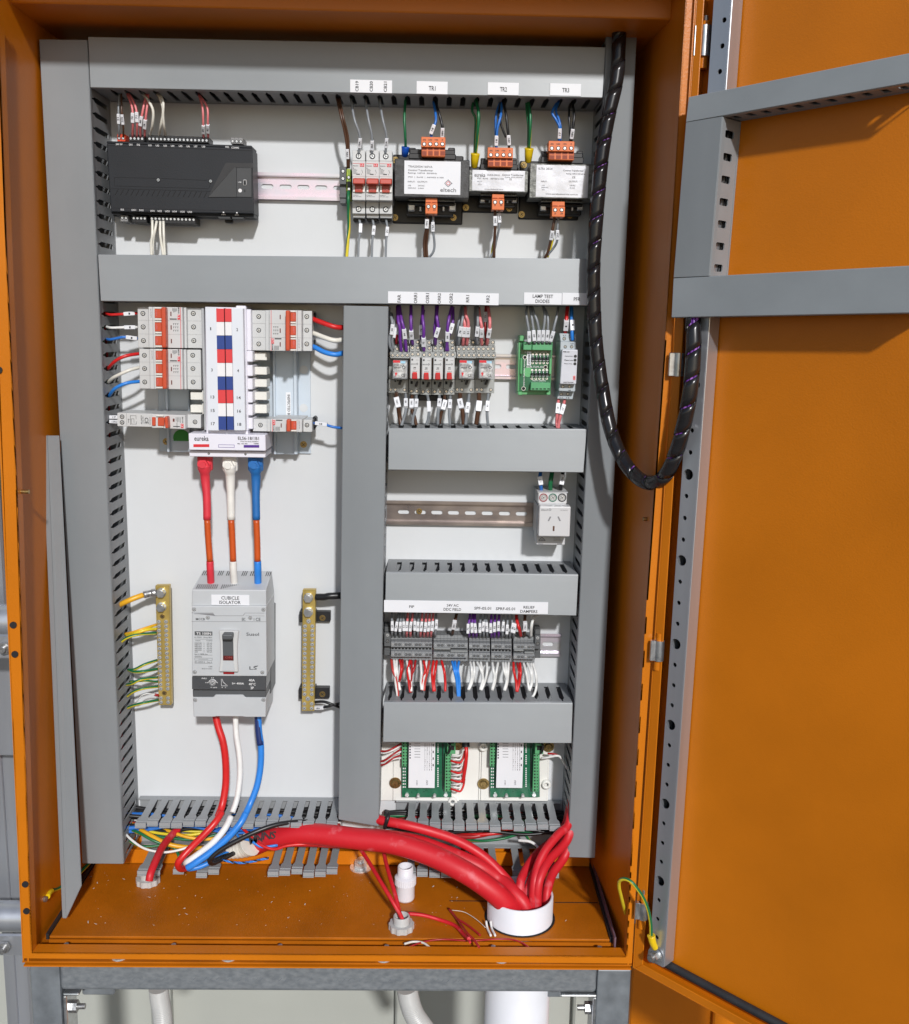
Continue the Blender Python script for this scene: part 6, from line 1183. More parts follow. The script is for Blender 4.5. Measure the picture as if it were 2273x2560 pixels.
# ---------------------------------------------------------------- lamp test diode board
lt = fthing('diode_module', C7, 600, 1470, 'green lamp test diode board in a green rail carrier', 'diode module')
Dm = .050
MB().fq(C7, [(372, 545), (445, 545), (445, 610), (880, 620), (848, 1470), (338, 1475)], .036, .010).build('carrier', GRCASE, lt, bevel=.001) if False else None
MB().fq(C7, [(355, 640), (880, 655), (845, 1470), (340, 1465)], Dm-.012, .010).fq(C7, [(372, 548), (445, 550), (440, 640), (366, 635)], Dm-.006, .010).fq(C7, [(345, 1420), (410, 1420), (408, 1475), (342, 1472)], Dm-.002, .010).fq(C7, [(785, 1410), (848, 1412), (846, 1472), (783, 1470)], Dm-.002, .010).fq(C7, [(380, 900), (408, 902), (404, 1150), (376, 1148)], Dm-.002, .010).fq(C7, [(832, 905), (866, 905), (860, 1150), (822, 1148)], Dm-.002, .010).fq(C7, [(350, 655), (378, 655), (362, 1420), (338, 1420)], Dm-.006, .010).build('carrier', GRCASE, lt, bevel=.0008)
MB().fq(C7, [(392, 665), (868, 675), (838, 1412), (366, 1408)], Dm-.008, Dm-.0105).build('circuit_board', PCB, lt)
for c, nn in (([(430, 655), (557, 658), (552, 775), (424, 772)], 2), ([(568, 655), (880, 660), (872, 780), (562, 775)], 5), ([(545, 1275), (845, 1280), (838, 1402), (535, 1398)], 5)):
    o = MB().fq(C7, c, Dm+.004, Dm-.008).build('terminal_block', GRTERM, lt, bevel=.0006); g = MB()
    x0_, x1_ = c[0][0], c[1][0]; top = c[0][1] < 1000
    for k in range(nn):
        xx = x0_+(k+.5)*(x1_-x0_)/nn; y = c[0][1]+18 if top else c[3][1]-30; g.fb(C7, xx-20, y, xx+20, y+16, Dm+.0043, Dm)
    g.build('wire_entry', VOID, o)
for r0 in ((575, 905), (565, 1148)):
    for k in range(5):
        x, y = r0[0]+k*57, r0[1]; th_ = MB(); a = at(C7(x, y-60), Dm-.005); b_ = at(C7(x-4, y+70), Dm-.005)
        th_.tube([a, b_], .0006, 6, raw=True); dd_ = th_.build('diode', CHROME, lt); MB().tube([a.lerp(b_, .3), a.lerp(b_, .72)], .0020, 10, raw=True).build('diode_body', BLACK, dd_); MB().tube([a.lerp(b_, .66), a.lerp(b_, .71)], .0021, 10, raw=True).build('band', WINK, dd_)
        for q in (a, b_): MB().cyl(q+V(0, .0025, 0), (0, -1, 0), .0017, .0006, 10).build('solder_pad', CHROME, dd_)
for (x, y) in ((449, 887), (768, 1039), (428, 1370)):
    p = at(C7(x, y), Dm-.0078); o = MB().cyl(p, (0, -1, 0), .0019*1.5, .0002, 16).build('hole_ring', CHROME, lt); MB().cyl(p+V(0, -.0002, 0), (0, -1, 0), .0022, .0002, 16).build('hole', VOID, lt)
st_ = MB().fq(C7, [(484, 795), (548, 797), (542, 1012), (478, 1010)], Dm-.0074, Dm-.008).build('number_sticker', LABELM, lt); t_ = MB(); t_.ft(C7, '2405057', 497, 812, 530, 998, Dm-.0072, rot=270); t_.build('lettering', INK, st_)
p = at(C7(498, 1116), Dm-.0078); MB().cyl(p, (0, -1, 0), .0066, .0003, 20).build('round_mark', GRCASE, lt)
t_ = MB(); t_.ft(C7, 'EUR-TLM-10', 476, 1020, 724, 1050, Dm-.0076); t_.ft(C7, 'PILOT LIGHTS', 568, 1236, 770, 1258, Dm-.0076); t_.ft(C7, 'PILOT LIGHTS', 590, 800, 790, 818, Dm-.0076); t_.ft(C7, 'Eureka test lamp module', 424, 930, 452, 1330, Dm-.0076, rot=270); t_.ft(C7, 'TEST', 440, 800, 480, 816, Dm-.0076); t_.build('lettering', WINK, lt)
lw = [([(485, 100, .045), (470, 200, .058), (490, 350, .06), (510, 480, .06), (515, 670, .056)], ('22', (506, 565))), ([(530, 100, .045), (548, 220, .058), (575, 400, .06), (590, 560, .06), (600, 665, .056)], ('60', (590, 550))),
      ([(560, 100, .045), (590, 200, .058), (640, 330, .062), (665, 480, .06), (662, 665, .056)], ('77', (662, 548))), ([(730, 100, .045), (755, 200, .058), (755, 330, .06), (735, 480, .06), (722, 665, .056)], ('79', (732, 545))),
      ([(740, 110, .043), (790, 210, .056), (808, 330, .06), (802, 480, .06), (785, 665, .056)], ('86', (797, 548))), ([(965, 110, .045), (950, 220, .058), (905, 400, .062), (880, 520, .06), (835, 665, .056)], ('87', (872, 560)))]
for i, (p, mk) in enumerate(lw): wire(C7, p, GREY, 'grey wire with marker %s, %s from the left above the green diode board' % (mk[0], ordw[i]), mark=mk, r=.0018, mlen=.0145)
# ---------------------------------------------------------------- phase failure relay
pf_ = fthing('monitoring_relay', C7, 1090, 1540, 'tall pale grey phase monitoring relay under the PFR label', 'relay')
MB().fq(C7, [(982, 515), (1245, 520), (1222, 1540), (850, 1500)], .040, .010).build('rear_housing', BREAKER2, pf_, bevel=.001) if False else None
PG = mat('pale blue grey plastic', (.47, .52, .55), .35)
MB().fq(C7, [(1000, 640), (1250, 645), (1228, 1420), (975, 1410)], .066, .010).fq(C7, [(985, 515), (1248, 520), (1250, 645), (1000, 640)], .056, .010).fq(C7, [(975, 1410), (1212, 1415), (1190, 1540), (948, 1530)], .052, .010).build('housing', PG, pf_, bevel=.0008)
fc = MB().fq(C7, [(1025, 765), (1272, 768), (1245, 1305), (992, 1300)], .078, .066).build('front_cover', mat('monitor relay white', (.62, .63, .68), .35), pf_, bevel=.0014, seg=2)
for (x, y) in ((1230, 870), (1226, 930), (1223, 987)): p = at(C7(x, y), .078); MB().cyl(p, (0, -1, 0), .0020, .0004, 14).build('indicator', BLACK, pf_)
t_ = MB(); t_.ft(C7, 'PSR 22', 1042, 790, 1138, 812, .0781); t_.ft(C7, 'Asymmetry', 1066, 860, 1196, 880, .0781); t_.ft(C7, 'Phase Loss', 1062, 920, 1194, 940, .0781); t_.ft(C7, 'Phase Seq.', 1060, 978, 1186, 996, .0781); t_.ft(C7, 'CARLO GAVAZZI' if False else 'ALECTRONIC', 1044, 1266, 1206, 1282, .0781)
t_.ft(C7, 'L1', 1042, 538, 1080, 558, .0562); t_.ft(C7, 'L2', 1136, 538, 1172, 558, .0562); t_.ft(C7, 'L3', 1160, 664, 1200, 684, .0662); t_.ft(C7, '18', 1122, 1388, 1158, 1406, .0662); t_.ft(C7, '11  12', 990, 1500, 1140, 1520, .0522); t_.build('lettering', INK, pf_)
for (x, y) in ((1212, 1190), (1212, 1220)): p = at(C7(x, y), .078); MB().cyl(p, (0, -1, 0), .0018, .0004, 14).build('indicator', PINK, pf_)
screws(C7, [(1058, 598), (1160, 600)], .0562, 26, pf_, SCR_D); screws(C7, [(1074, 724), (1172, 724), (1035, 1340), (1140, 1340)], .0662, 24, pf_, SCR_D); screws(C7, [(1013, 1458), (1112, 1455)], .0522, 24, pf_, SCR_D)
wire(C7, [(1110, 100, .045), (1100, 200, .055), (1088, 350, .06), (1072, 510, .052)], RED, 'red wire with marker 1 into the phase monitoring relay', mark=('1', (1082, 392)), r=.0026, mlen=.0145)
wire(C7, [(1140, 100, .043), (1135, 200, .05), (1132, 350, .052), (1128, 510, .045)], WHITE, 'white wire between the red and blue wires above the phase monitoring relay', r=.0018)
wire(C7, [(1170, 100, .045), (1172, 250, .056), (1185, 400, .06), (1180, 520, .062), (1190, 620, .060)], BLUE2, 'blue wire with marker 1 into the phase monitoring relay', mark=('1', (1187, 392)), r=.0026, mlen=.0145)
wire(C7, [(968, 1540, .045), (958, 1660, .055), (945, 1800, .055), (940, 1900, .052), (955, 1985, .055)], PINK, 'left pink wire with marker 58 below the phase monitoring relay', mark=('58', (955, 1675)), r=.0022, mlen=.0145)
wire(C7, [(1065, 1550, .045), (1040, 1660, .056), (1000, 1790, .057), (975, 1900, .055), (968, 1985, .055)], PINK, 'right pink wire with marker 57 below the phase monitoring relay', mark=('57', (1035, 1690)), r=.0022, mlen=.0145)
# ---------------------------------------------------------------- power outlet on the rail
po = fthing('power_outlet', C8, 800, 1735, 'white three pin power outlet with coloured screw rings on the bare rail', 'power outlet')
OW = mat('outlet plastic', (.60, .60, .605), .35, var=.01)
MB().fb(C8, 540, 660, 1125, 890, .062, .010).fb(C8, 550, 890, 1110, 950, .066, .010).fb(C8, 500, 1565, 1085, 1735, .052, .010).fb(C8, 505, 940, 1130, 1570, .060, .010).build('housing', OW, po, bevel=.0008)
MB().fb(C8, 525, 655, 1150, 672, .063, .010).build('top_lip', OW, po, bevel=.0004)
fc = MB().fb(C8, 553, 948, 1195, 1566, .082, .062).build('front_cover', OW, po, bevel=.0016, seg=3) if True else None
m = MB(); m.fq(C8, [(775, 1155), (806, 1160), (760, 1250), (732, 1245)], .0823, .081).build('active_slot', GINK, fc); m = MB(); m.fq(C8, [(930, 1160), (960, 1152), (1002, 1245), (972, 1250)], .0823, .081).build('neutral_slot', GINK, fc); m = MB(); m.fb(C8, 836, 1350, 872, 1452, .0823, .081).build('earth_slot', mat('slot brown', (.10, .04, .02), .5), fc)
t_ = MB(); t_.ft(C8, 'eltech', 595, 1000, 745, 1035, .0821); diamond(t_, C8, 778, 1016, 24, 4, .0823); t_.fq(C8, [(796, 1010), (812, 1016), (796, 1024), (792, 1018)], .0823, .082); t_.ft(C8, '10A 250VAC', 992, 1016, 1145, 1032, .0821)
t_.build('lettering', GINK, fc); t_ = MB()
for q in ([(605, 1578), (625, 1578), (555, 1650), (540, 1642)], [(605, 1578), (625, 1578), (690, 1642), (672, 1650)], [(545, 1642), (685, 1642), (682, 1656), (548, 1656)]): t_.fq(C8, q, .0523, .051)
t_.ft(C8, 'N3', 592, 1612, 638, 1640, .0521); t_.ft(C8, 'Max.wire size 2.5', 855, 1582, 985, 1598, .0521); t_.ft(C8, '10A 250V~ 50Hz', 855, 1612, 990, 1626, .0521); t_.ft(C8, 'Made in P.R.C.', 855, 1638, 1022, 1652, .0521)
t_.fb(C8, 540, 1708, 640, 1732, .0522, .051); t_.fb(C8, 925, 1708, 1025, 1732, .0522, .051); t_.build('rear_lettering', GINK, po)
for x, m_ in ((645, mat('ring red', (.32, .06, .07), .4)), (836, mat('ring green', (.02, .16, .10), .4)), (1025, BLACK)):
    p = at(C8(x, 768), .0621); MB().lathe(p, (0, -1, 0), [(.0058, 0), (.0058, .0008), (.0046, .0008), (.0046, 0)], 24).build('screw_ring', m_, po); inst(SCR_W, 'terminal_screw', po, p, .0040)
wire(C8, [(590, 235, .042), (575, 350, .05), (588, 480, .052), (600, 620, .045)], BLUE, 'blue wire with a worn marker into the power outlet', mark=('17', (618, 420)), r=.0026, mlen=.012)
wire(C8, [(825, 235, .042), (800, 380, .05), (785, 500, .05), (788, 620, .045)], GREEN, 'green and yellow wire into the power outlet', r=.0032, stripe=YEL, name='earth_wire', twist=.03)
wire(C8, [(1045, 235, .042), (1025, 400, .05), (1000, 540, .05), (995, 620, .045)], BLK, 'black wire with marker 17N into the power outlet', mark=('17N', (1020, 405)), r=.0026, mlen=.0145)
# ---------------------------------------------------------------- terminal blocks
Dt = .044
secs = [('FIP', 12, 142, 530, 0), ('24V AC DDC FIELD', 10, 545, 868, 8), ('SPF-05.01', 6, 880, 1078, 14), ('SPRF-05.01', 6, 1090, 1282, 18), ('RELIEF DAMPERS', 6, 1300, 1500, 22)]
proto = {}
for nm_, n_, xa, xb_, dy in secs:
    ph = (xb_-xa)/n_
    for k in range(n_):
        xl = xa+ph*k; y = dy+ (k/n_)*4
        th = fthing('terminal_block', E4, xl+ph/2, 640+y, 'grey terminal block, %s from the left in the %s row' % (ordw[k], nm_), 'terminal block', 'terminal blocks on the lower rail')
        g0 = .2
        MB().fb(E4, xl+g0, 400+y, xl+ph-g0, 476+y, Dt-.010, .010).fb(E4, xl+g0, 470+y, xl+ph-g0, 520+y, Dt, .010).fb(E4, xl+g0, 520+y, xl+ph-g0, 566+y, Dt-.006, .010).fb(E4, xl+g0, 560+y, xl+ph-g0, 612+y, Dt, .010).fb(E4, xl+g0, 606+y, xl+ph-g0, 642+y, Dt-.010, .010).build('body', TERMG, th, bevel=.0003)
        g = MB(); g.fb(E4, xl+5, 526+y, xl+ph-5, 542+y, Dt-.0055, Dt-.007)
        for yy in (432, 446, 458): g.fb(E4, xl+g0, yy+y, xl+ph-g0, yy+2+y, Dt-.0096, Dt-.011)
        g.build('slot', VOID, th)
        for yy in (496, 590): inst(SCR_D if k % 3 else SCR_W, 'terminal_screw', th, at(E4(xl+ph/2, yy+y), Dt+.0001), .0019)
for (x0, y0, x1, y1, l) in ((548, 528, 704, 546, 'upper left grey bridge bar in the 24V AC row'), (704, 553, 868, 571, 'lower right grey bridge bar in the 24V AC row'), (1306, 545, 1396, 560, 'upper bridge bar in the RELIEF DAMPERS row'), (1404, 568, 1492, 584, 'lower bridge bar in the RELIEF DAMPERS row')):
    MB().fb(E4, x0, y0, x1, y1, Dt+.003, Dt-.005).build('bridge_bar', mat('bridge grey', (.24, .25, .25), .45), bevel=.0005, label=l, cat='bridge bar')
for x in (531, 869, 1079, 1284): pass
for x0, x1, ya, l in ((78, 140, 330, 'left'), (1502, 1556, 355, 'right')):
    th = fthing('end_clamp', E4, (x0+x1)/2, ya+270, 'dark grey end clamp at the %s end of the terminal blocks' % l, 'end clamp')
    MB().fb(E4, x0+4, ya, x1, ya+60, .034, .010).fb(E4, x0, ya+55, x1, ya+185, .042, .010).fb(E4, x0, ya+185, x1, ya+270, .032, .010).fb(E4, x0+2, ya+215, x1-2, ya+222, .0325, .03).build('body', TERMD, th, bevel=.0006)
    screws(E4, [((x0+x1)/2, ya+78)], .0422, 17, th, SCR_W); screws(E4, [((x0+x1)/2, ya+135)], .0422, 17, th, SCR_D)
MB().fb(E4, 560, 345, 866, 400, .022, .010).build('terminal_rear', TERMG, label='empty rear edge of the blocks behind the 24V AC row', cat='terminal block') if False else None
tw = [(150, 'GREY', '49', 155, 320), (185, 'GREY', '74', 193, 325), (226, 'GREY', '50', 230, 328), (262, 'GREY', '51', 264, 322), (290, 'PINK', '52', 293, 322), (325, 'PINK', '53', 328, 325), (362, 'GREY', '54', 368, 318), (395, 'GREY', '55', 397, 325), (420, 'PINK', '56', 430, 325), (455, 'PINK', '57', 467, 330), (488, 'PINK', '58', 500, 325), (520, 'PINK', '59', 533, 320), (560, 'GREY', '20', 572, 305)]
tw2 = [(880, 'PURPLE', '72', 870, 345), (918, 'PURPLE', '73', 908, 337), (948, 'PURPLE', '74', 940, 340), (985, 'GREY', '75', 983, 338), (1018, 'GREY', '76', 1015, 325), (1050, 'GREY', '77', 1048, 330), (1090, 'PURPLE', '81', 1085, 340), (1120, 'PURPLE', '82', 1120, 330), (1158, 'PURPLE', '83', 1158, 322), (1195, 'GREY', '84', 1202, 325), (1235, 'GREY', '85', 1240, 352), (1265, 'GREY', '86', 1290, 335), (1300, 'GREY', '87', 1310, 342)]
cm = {'GREY': GREY, 'PINK': PINK, 'PURPLE': PURPLE}
for j, (x, c, t_, mx, my) in enumerate(tw+tw2):
    yb_ = 405+(x-150)*.012; xs = mx+(6 if j % 3 else -4)+(10 if j % 4 == 1 else 0)
    wire(E4, [(xs+4, 190, .040), (xs, 250, .050), (mx, my, .056), (x+2, yb_-20, .050), (x, yb_+12, .036)], cm[c], '%s wire marked %s, %s from the left above the %s terminals' % (c.lower(), t_, ordw[j % 13], 'FIP' if j < 13 else 'SPF and SPRF'), mark=(t_, (mx, my)), r=.00175, mlen=.0142, mw=.0003)
for (p, m_, l, mk, r_) in (([(765, 200, .045), (755, 240, .052), (738, 310, .056), (722, 400, .038)], BROWN, 'brown wire with marker 20N above the 24V AC terminals', ('20N', (740, 310)), .0022),
    ([(1328, 215, .045), (1335, 280, .055), (1355, 350, .058), (1370, 415, .040)], RED, 'thick red wire above the RELIEF DAMPERS terminals', None, .0024),
    ([(1412, 210, .045), (1408, 260, .052), (1410, 330, .055), (1402, 415, .038)], BROWN, 'brown wire with marker 19N above the RELIEF DAMPERS terminals', ('19N', (1410, 325)), .0022),
    ([(1515, 220, .045), (1485, 260, .052), (1470, 330, .055), (1465, 420, .040)], WHITE, 'bare white wire above the right end of the terminal blocks', None, .0022)): wire(E4, p, m_, l, mark=mk, r=r_, mlen=.0145)
RDP = mat('red white twin sheath', (.50, .05, .04), .4)
lowr = [([(145, 640), (160, 740), (200, 850), (210, 1000)], RDP, 'red'), ([(170, 640), (180, 740), (185, 850), (208, 1000)], WHITE, 'white'), ([(195, 640), (200, 750), (215, 850), (228, 930)], WHITE, 'white'), ([(225, 640), (240, 720), (225, 830)], RED, 'red'), ([(250, 640), (252, 720), (235, 800), (220, 850)], DRED, 'dark red'),
 ([(290, 650), (310, 740), (330, 850), (335, 940)], WHITE, 'white'), ([(322, 645), (300, 740), (310, 850), (325, 950)], RED, 'red'), ([(335, 645), (340, 760), (330, 860), (330, 950)], DRED, 'dark red'), ([(375, 645), (360, 730), (325, 820), (335, 950)], DRED, 'dark red'),
 ([(420, 645), (430, 760), (425, 850), (432, 925)], WHITE, 'white'), ([(450, 650), (465, 740), (440, 850), (436, 930)], RED, 'red'), ([(478, 650), (465, 760), (445, 850), (440, 930)], WHITE, 'white'), ([(505, 650), (490, 740), (465, 850), (455, 935)], RDP, 'red'),
 ([(545, 650), (530, 760), (535, 850), (545, 940)], RED, 'red'), ([(575, 650), (560, 750), (550, 850), (556, 940)], RED, 'red'), ([(620, 650), (645, 750), (655, 850), (655, 940)], RED, 'red'),
 ([(720, 655), (740, 740), (762, 840), (778, 1005)], BLUE2, 'blue'), ([(748, 655), (755, 740), (770, 840), (786, 1010)], BLUE2, 'blue'), ([(785, 655), (775, 740), (790, 840), (790, 1005)], BLUE2, 'blue'),
 ([(890, 660), (905, 730), (900, 830), (872, 925)], WHITE, 'white'), ([(922, 660), (930, 750), (910, 850), (878, 925)], WHITE, 'white'), ([(955, 660), (990, 730), (1010, 820), (985, 925)], WHITE, 'white'), ([(990, 660), (1005, 750), (1010, 850), (992, 928)], WHITE, 'white'), ([(1048, 665), (1050, 760), (1025, 860), (995, 930)], WHITE, 'white'),
 ([(1100, 665), (1110, 740), (1120, 820), (1098, 925)], WHITE, 'white'), ([(1155, 665), (1140, 750), (1125, 850), (1100, 930)], WHITE, 'white'), ([(1200, 665), (1210, 740), (1235, 830), (1212, 930)], WHITE, 'white'), ([(1225, 665), (1232, 750), (1235, 850), (1215, 932)], WHITE, 'white'), ([(1255, 665), (1250, 760), (1240, 860), (1218, 932)], WHITE, 'white'),
 ([(1300, 665), (1305, 750), (1325, 850), (1330, 940)], RED, 'red'), ([(1335, 670), (1350, 750), (1345, 850), (1330, 945)], DRED, 'dark red'), ([(1362, 670), (1368, 760), (1355, 860), (1335, 945)], RED, 'red'),
 ([(1395, 670), (1420, 760), (1435, 850), (1448, 925)], WHITE, 'white'), ([(1430, 670), (1465, 760), (1475, 860), (1450, 935)], WHITE, 'white'), ([(1465, 672), (1475, 760), (1470, 860), (1452, 935)], WHITE, 'white'), ([(1485, 672), (1512, 780), (1518, 880), (1500, 960), (1468, 1005)], WHITE, 'white')]
cnt = {}
for p, m_, c in lowr:
    x = p[0][0]; nm_ = 'FIP' if x < 537 else '24V AC' if x < 870 else 'SPF-05.01' if x < 1080 else 'SPRF-05.01' if x < 1285 else 'RELIEF DAMPERS'
    cnt[(nm_, c)] = cnt.get((nm_, c), 0)+1; n_ = len(p)
    wire(E4, [(q[0], q[1], .036+.020*min(1, i*1.2/(n_-1))+(.008 if i == 1 else 0)) for i, q in enumerate(p)], m_, '%s %s wire from the left below the %s terminals' % (ordw[cnt[(nm_, c)]-1], c, nm_), r=.0019 if m_ is not DRED else .0017, name='field_wire')
# ---------------------------------------------------------------- green circuit boards
MB().fb(E5, 40, 20, 935, 590, .0042, .0003).build('insulating_sheet', WHITE_PL, bevel=.0004, label='white backing sheet under the left circuit board', cat='backing sheet'); MB().fb(E5, 938, 20, 1572, 590, .0042, .0003).build('insulating_sheet', WHITE_PL, bevel=.0004, label='white backing sheet under the right circuit board', cat='backing sheet')
def board(x0, lab_, left_in):
    G = lambda x, y: E5(x+x0, y)
    th = fthing('circuit_board', G, 230, 560, lab_, 'circuit board'); db_ = .016
    MB().fq(G, [(0, -60), (450, -60), (455, 556), (5, 556)], db_, db_-.0016).build('board', PCB, th)
    MB().fb(G, -75, -30, 530, 590, .0075, .0045).build('mounting_base', WHITE_PL, th, bevel=.0006)
    lb = MB().fb(G, 66, -60, 305, 472, db_+.0135, db_+.0125).build('cover_label', LABELM, th, bevel=.0002); MB().fb(G, 70, -55, 300, 466, db_+.0124, db_).build('cover', TERMG, th)
    t_ = MB(); rnd = random.Random(5)
    for k in range(6): t_.fb(G, 118, 66+k*25, 170, 69+k*25, db_+.0137, db_+.013); t_.fb(G, 72, 68+k*25, 84, 80+k*25, db_+.0137, db_+.013)
    for c_ in range(4):
        for k in range(14): t_.fb(G, 210+c_*20, 70+k*18, 214+c_*20+rnd.choice((0, 3)), 78+k*18, db_+.0137, db_+.013)
    for k in range(4): t_.fb(G, 283, 75+k*60, 293, 95+k*60, db_+.0137, db_+.013)
    t_.ft(G, 'NPUT', 136, 400, 146, 445, db_+.0136, rot=90); t_.ft(G, 'OUTPUT', 226, 400, 240, 445, db_+.0136, rot=90); t_.build('lettering', INK, lb)
    for (a, b_, c_, d_, n_) in ((5, -60, 50, 278, 12), (395, 165, 450, 505, 12)):
        o = MB().fb(G, a, b_, c_, d_, db_+.011, db_).build('terminal_strip', GRTERM, th, bevel=.0005); g = MB(); ph = (d_-b_)/n_
        for k in range(n_): g.fb(G, a+8, b_+ph*(k+.25), a+22, b_+ph*(k+.75), db_+.0112, db_+.01); g.fb(G, a+34, b_+ph*(k+.3), a+42, b_+ph*(k+.7), db_+.0112, db_+.01)
        g.build('wire_entry', VOID, o)
    o = MB().fb(G, 415, -60, 492, 165, db_+.016, db_).build('plug_block', GRTERM, th, bevel=.0006); MB().fb(G, 430, -30, 480, 10, db_+.0162, db_+.015).fb(G, 430, 30, 480, 70, db_+.0162, db_+.015).fb(G, 430, 90, 480, 130, db_+.0162, db_+.015).build('wire_entry', VOID, o)
    m = MB()
    for k in range(26): m.fb(G, 372, 75+k*16, 380, 85+k*16, db_+.003, db_)
    m.build('pin_header', BLACK, th); m = MB()
    for a in ((325, 70, 18), (325, 175, 14), (325, 290, 14), (325, 380, 14)):
        for k in range(5): m.fb(G, a[0], a[1]+k*18, a[0]+12, a[1]+10+k*18, db_+.0008, db_)
    for k in range(7): m.fb(G, 12, 290+k*28, 22, 302+k*28, db_+.0006, db_); m.fb(G, 28, 290+k*28, 38, 302+k*28, db_+.0006, db_)
    m.build('solder_pads', WINK, th)
    for (x, y) in ((50, 532), (402, 530)): p = at(G(x, y), db_); MB().cyl(p, (0, -1, 0), .0032, .003, 6, smooth=False).build('spacer_screw', CHROME, th)
    for (x, y) in ((152, 535), (300, 535)): p = at(G(x, y), db_); MB().cyl(p, (0, -1, 0), .0026, .005, 12).sphere(p+V(0, -.005, 0), .0026).build('led', PVCG, th)
board(232, 'left green circuit board with a white label over it, red loom on its right', True)
board(1032, 'right green circuit board with a white label over it, beside the right duct', False)
for (x, y, s_, l) in ((176, 425, 0, 'brass coloured screw left of the left circuit board'), (976, 433, 0, 'brass coloured screw between the two circuit boards'), (742, 78, 0, 'brass coloured screw right above the left circuit board'), (1565, 95, 0, 'brass coloured screw at the upper right of the right circuit board')):
    p = at(E5(x, y), .0076); MB().cyl(p, (0, -1, 0), .0088, .001, 20).cyl(p+V(0, -.001, 0), (0, -1, 0), .0062, .0025, 20, r2=.0045).build('washer_screw', BRONZE, label=l, cat='screw')
for (x, y, l) in ((696, 586, 'white plastic spacer at the lower right of the left circuit board'), (976, 90, 'white plastic spacer at the upper left of the right circuit board'), (1545, 432, 'white plastic spacer right of the right circuit board')):
    p = at(E5(x, y), .0076); MB().lathe(p, (0, -1, 0), [(.0070, 0), (.0066, .006), (.0030, .006), (.0030, .003)], 22).build('spacer', WHITE_PL, label=l, cat='spacer')
WSC = 1.0
for i, (p, c) in enumerate((([(228, 70, .03), (150, 115, .04), (90, 138, .04), (35, 135, .035)], DRED), ([(228, 88, .028), (150, 130, .036), (80, 155, .036), (35, 150, .03)], WHITE), ([(228, 118, .03), (160, 165, .04), (90, 215, .04), (35, 235, .035)], DRED), ([(228, 142, .028), (160, 170, .036), (90, 218, .036), (35, 230, .03)], WHITE), ([(228, 175, .03), (160, 200, .04), (90, 252, .04), (35, 268, .035)], DRED), ([(228, 200, .028), (160, 210, .036), (90, 248, .036), (35, 240, .03)], WHITE))):
    wire(E5, p, c, '%s wire on the left side of the left circuit board, %s from the top' % ('red' if c is DRED else 'white', ordw[i]), r=.0014, name='field_wire')
for i, y in enumerate((225, 318, 398, 480)):
    wire(E5, [(682, y, .03), (720, y+12, .036), (765, y+(22 if i == 3 else 16), .038), (792, y-22, .036), (805, y-90, .034)], RED, '%s red tail from the top, right of the left circuit board' % ordw[i], r=.0016, name='field_wire')
    for k, dy in enumerate((-38, -18)): wire(E5, [(682, y+dy, .028), (715, y+dy-4+k*10, .034), (760, y+dy-8+k*14, .034), (780, y+dy-26, .03)], WHITE, '%s white tail of the %s pair right of the left circuit board' % (('upper', 'lower')[k], ordw[i]), r=.0012, name='field_wire')
wire(E5, [(812, 60, .034), (822, 150, .042), (815, 250, .042), (800, 350, .040), (790, 420, .036)], RED, 'thicker red cable hanging right of the left circuit board', r=.0028, name='field_wire')
MB().tube([at(E5(815, 20), .032), at(E5(815, 60), .034), at(E5(818, 100), .036)], .0058, 12).build('heat_shrink_boot', BLACK, label='black heat shrink boot on the red cable by the left circuit board', cat='heat shrink')
for x0, tg in ((660, 'left'), (1500, 'right')):
    wire(E5, [(x0-8, 50, .036), (x0+18, 90, .042), (x0+10, 135, .04), (x0-5, 160, .034)], BLK, 'black wire looping over the %s plug block' % tg, r=.0016, name='field_wire')
wire(E5, [(1502, 203, .03), (1560, 195, .036), (1640, 180, .038), (1680, 200, .036), (1740, 300, .03)], WHITE, 'white wire from the right circuit board to the right duct', r=.0017, name='field_wire')
wire(E5, [(1560, 160, .03), (1620, 165, .034), (1680, 200, .032), (1740, 300, .026)], DRED, 'red wire from the right circuit board to the right duct', r=.0016, name='field_wire')
# ---------------------------------------------------------------- black spiral wrapped loom to the door
lp = [(1556, 20, .085), (1549, 60, .10), (1543, 188, .105), (1522, 288, .108), (1507, 376, .110), (1498, 463, .112), (1490, 563, .112), (1484, 664, .112), (1485, 751, .112), (1490, 852, .115), (1503, 952, .122), (1524, 1064, .138), (1553, 1140, .158), (1590, 1190, .185), (1628, 1208, .212), (1664, 1188, .238), (1692, 1127, .256), (1712, 1052, .266), (1726, 977, .270), (1734, 877, .268), (1733, 800, .262), (1731, 760, .255)]
LP = spline([at(q, q[2]) for q in lp], 10)
cum = [0]
for i in range(1, len(LP)): cum.append(cum[-1]+(LP[i]-LP[i-1]).length)
frm = []; u = None
for i, p in enumerate(LP):
    t = (LP[min(i+1, len(LP)-1)]-LP[max(i-1, 0)]).normalized(); u = basis(t)[0] if u is None else u
    u = (u-t*u.dot(t)).normalized(); frm.append((t, u, t.cross(u)))
def along(s_):
    s_ = max(0, min(cum[-1]-1e-6, s_)); i = 0
    lo_, hi_ = 0, len(cum)-1
    while hi_-lo_ > 1:
        m_ = (lo_+hi_)//2
        if cum[m_] <= s_: lo_ = m_
        else: hi_ = m_
    f = (s_-cum[lo_])/(cum[lo_+1]-cum[lo_]); t, u_, v_ = frm[lo_]; return LP[lo_].lerp(LP[lo_+1], f), u_.lerp(frm[lo_+1][1], f), v_.lerp(frm[lo_+1][2], f)
lm = thing('wiring_loom', at((1628, 1225), .21), 'thick black spiral wrapped loom hanging in a loop from the enclosure to the door', 'wiring loom')
rb = MB(); R_ = .0088; pit = .031; NT = 28; ns = int((cum[-1]-.022)/pit*NT); rw_ = random.Random(4); jit = [rw_.uniform(-.0012, .0012) for _ in range(60)]
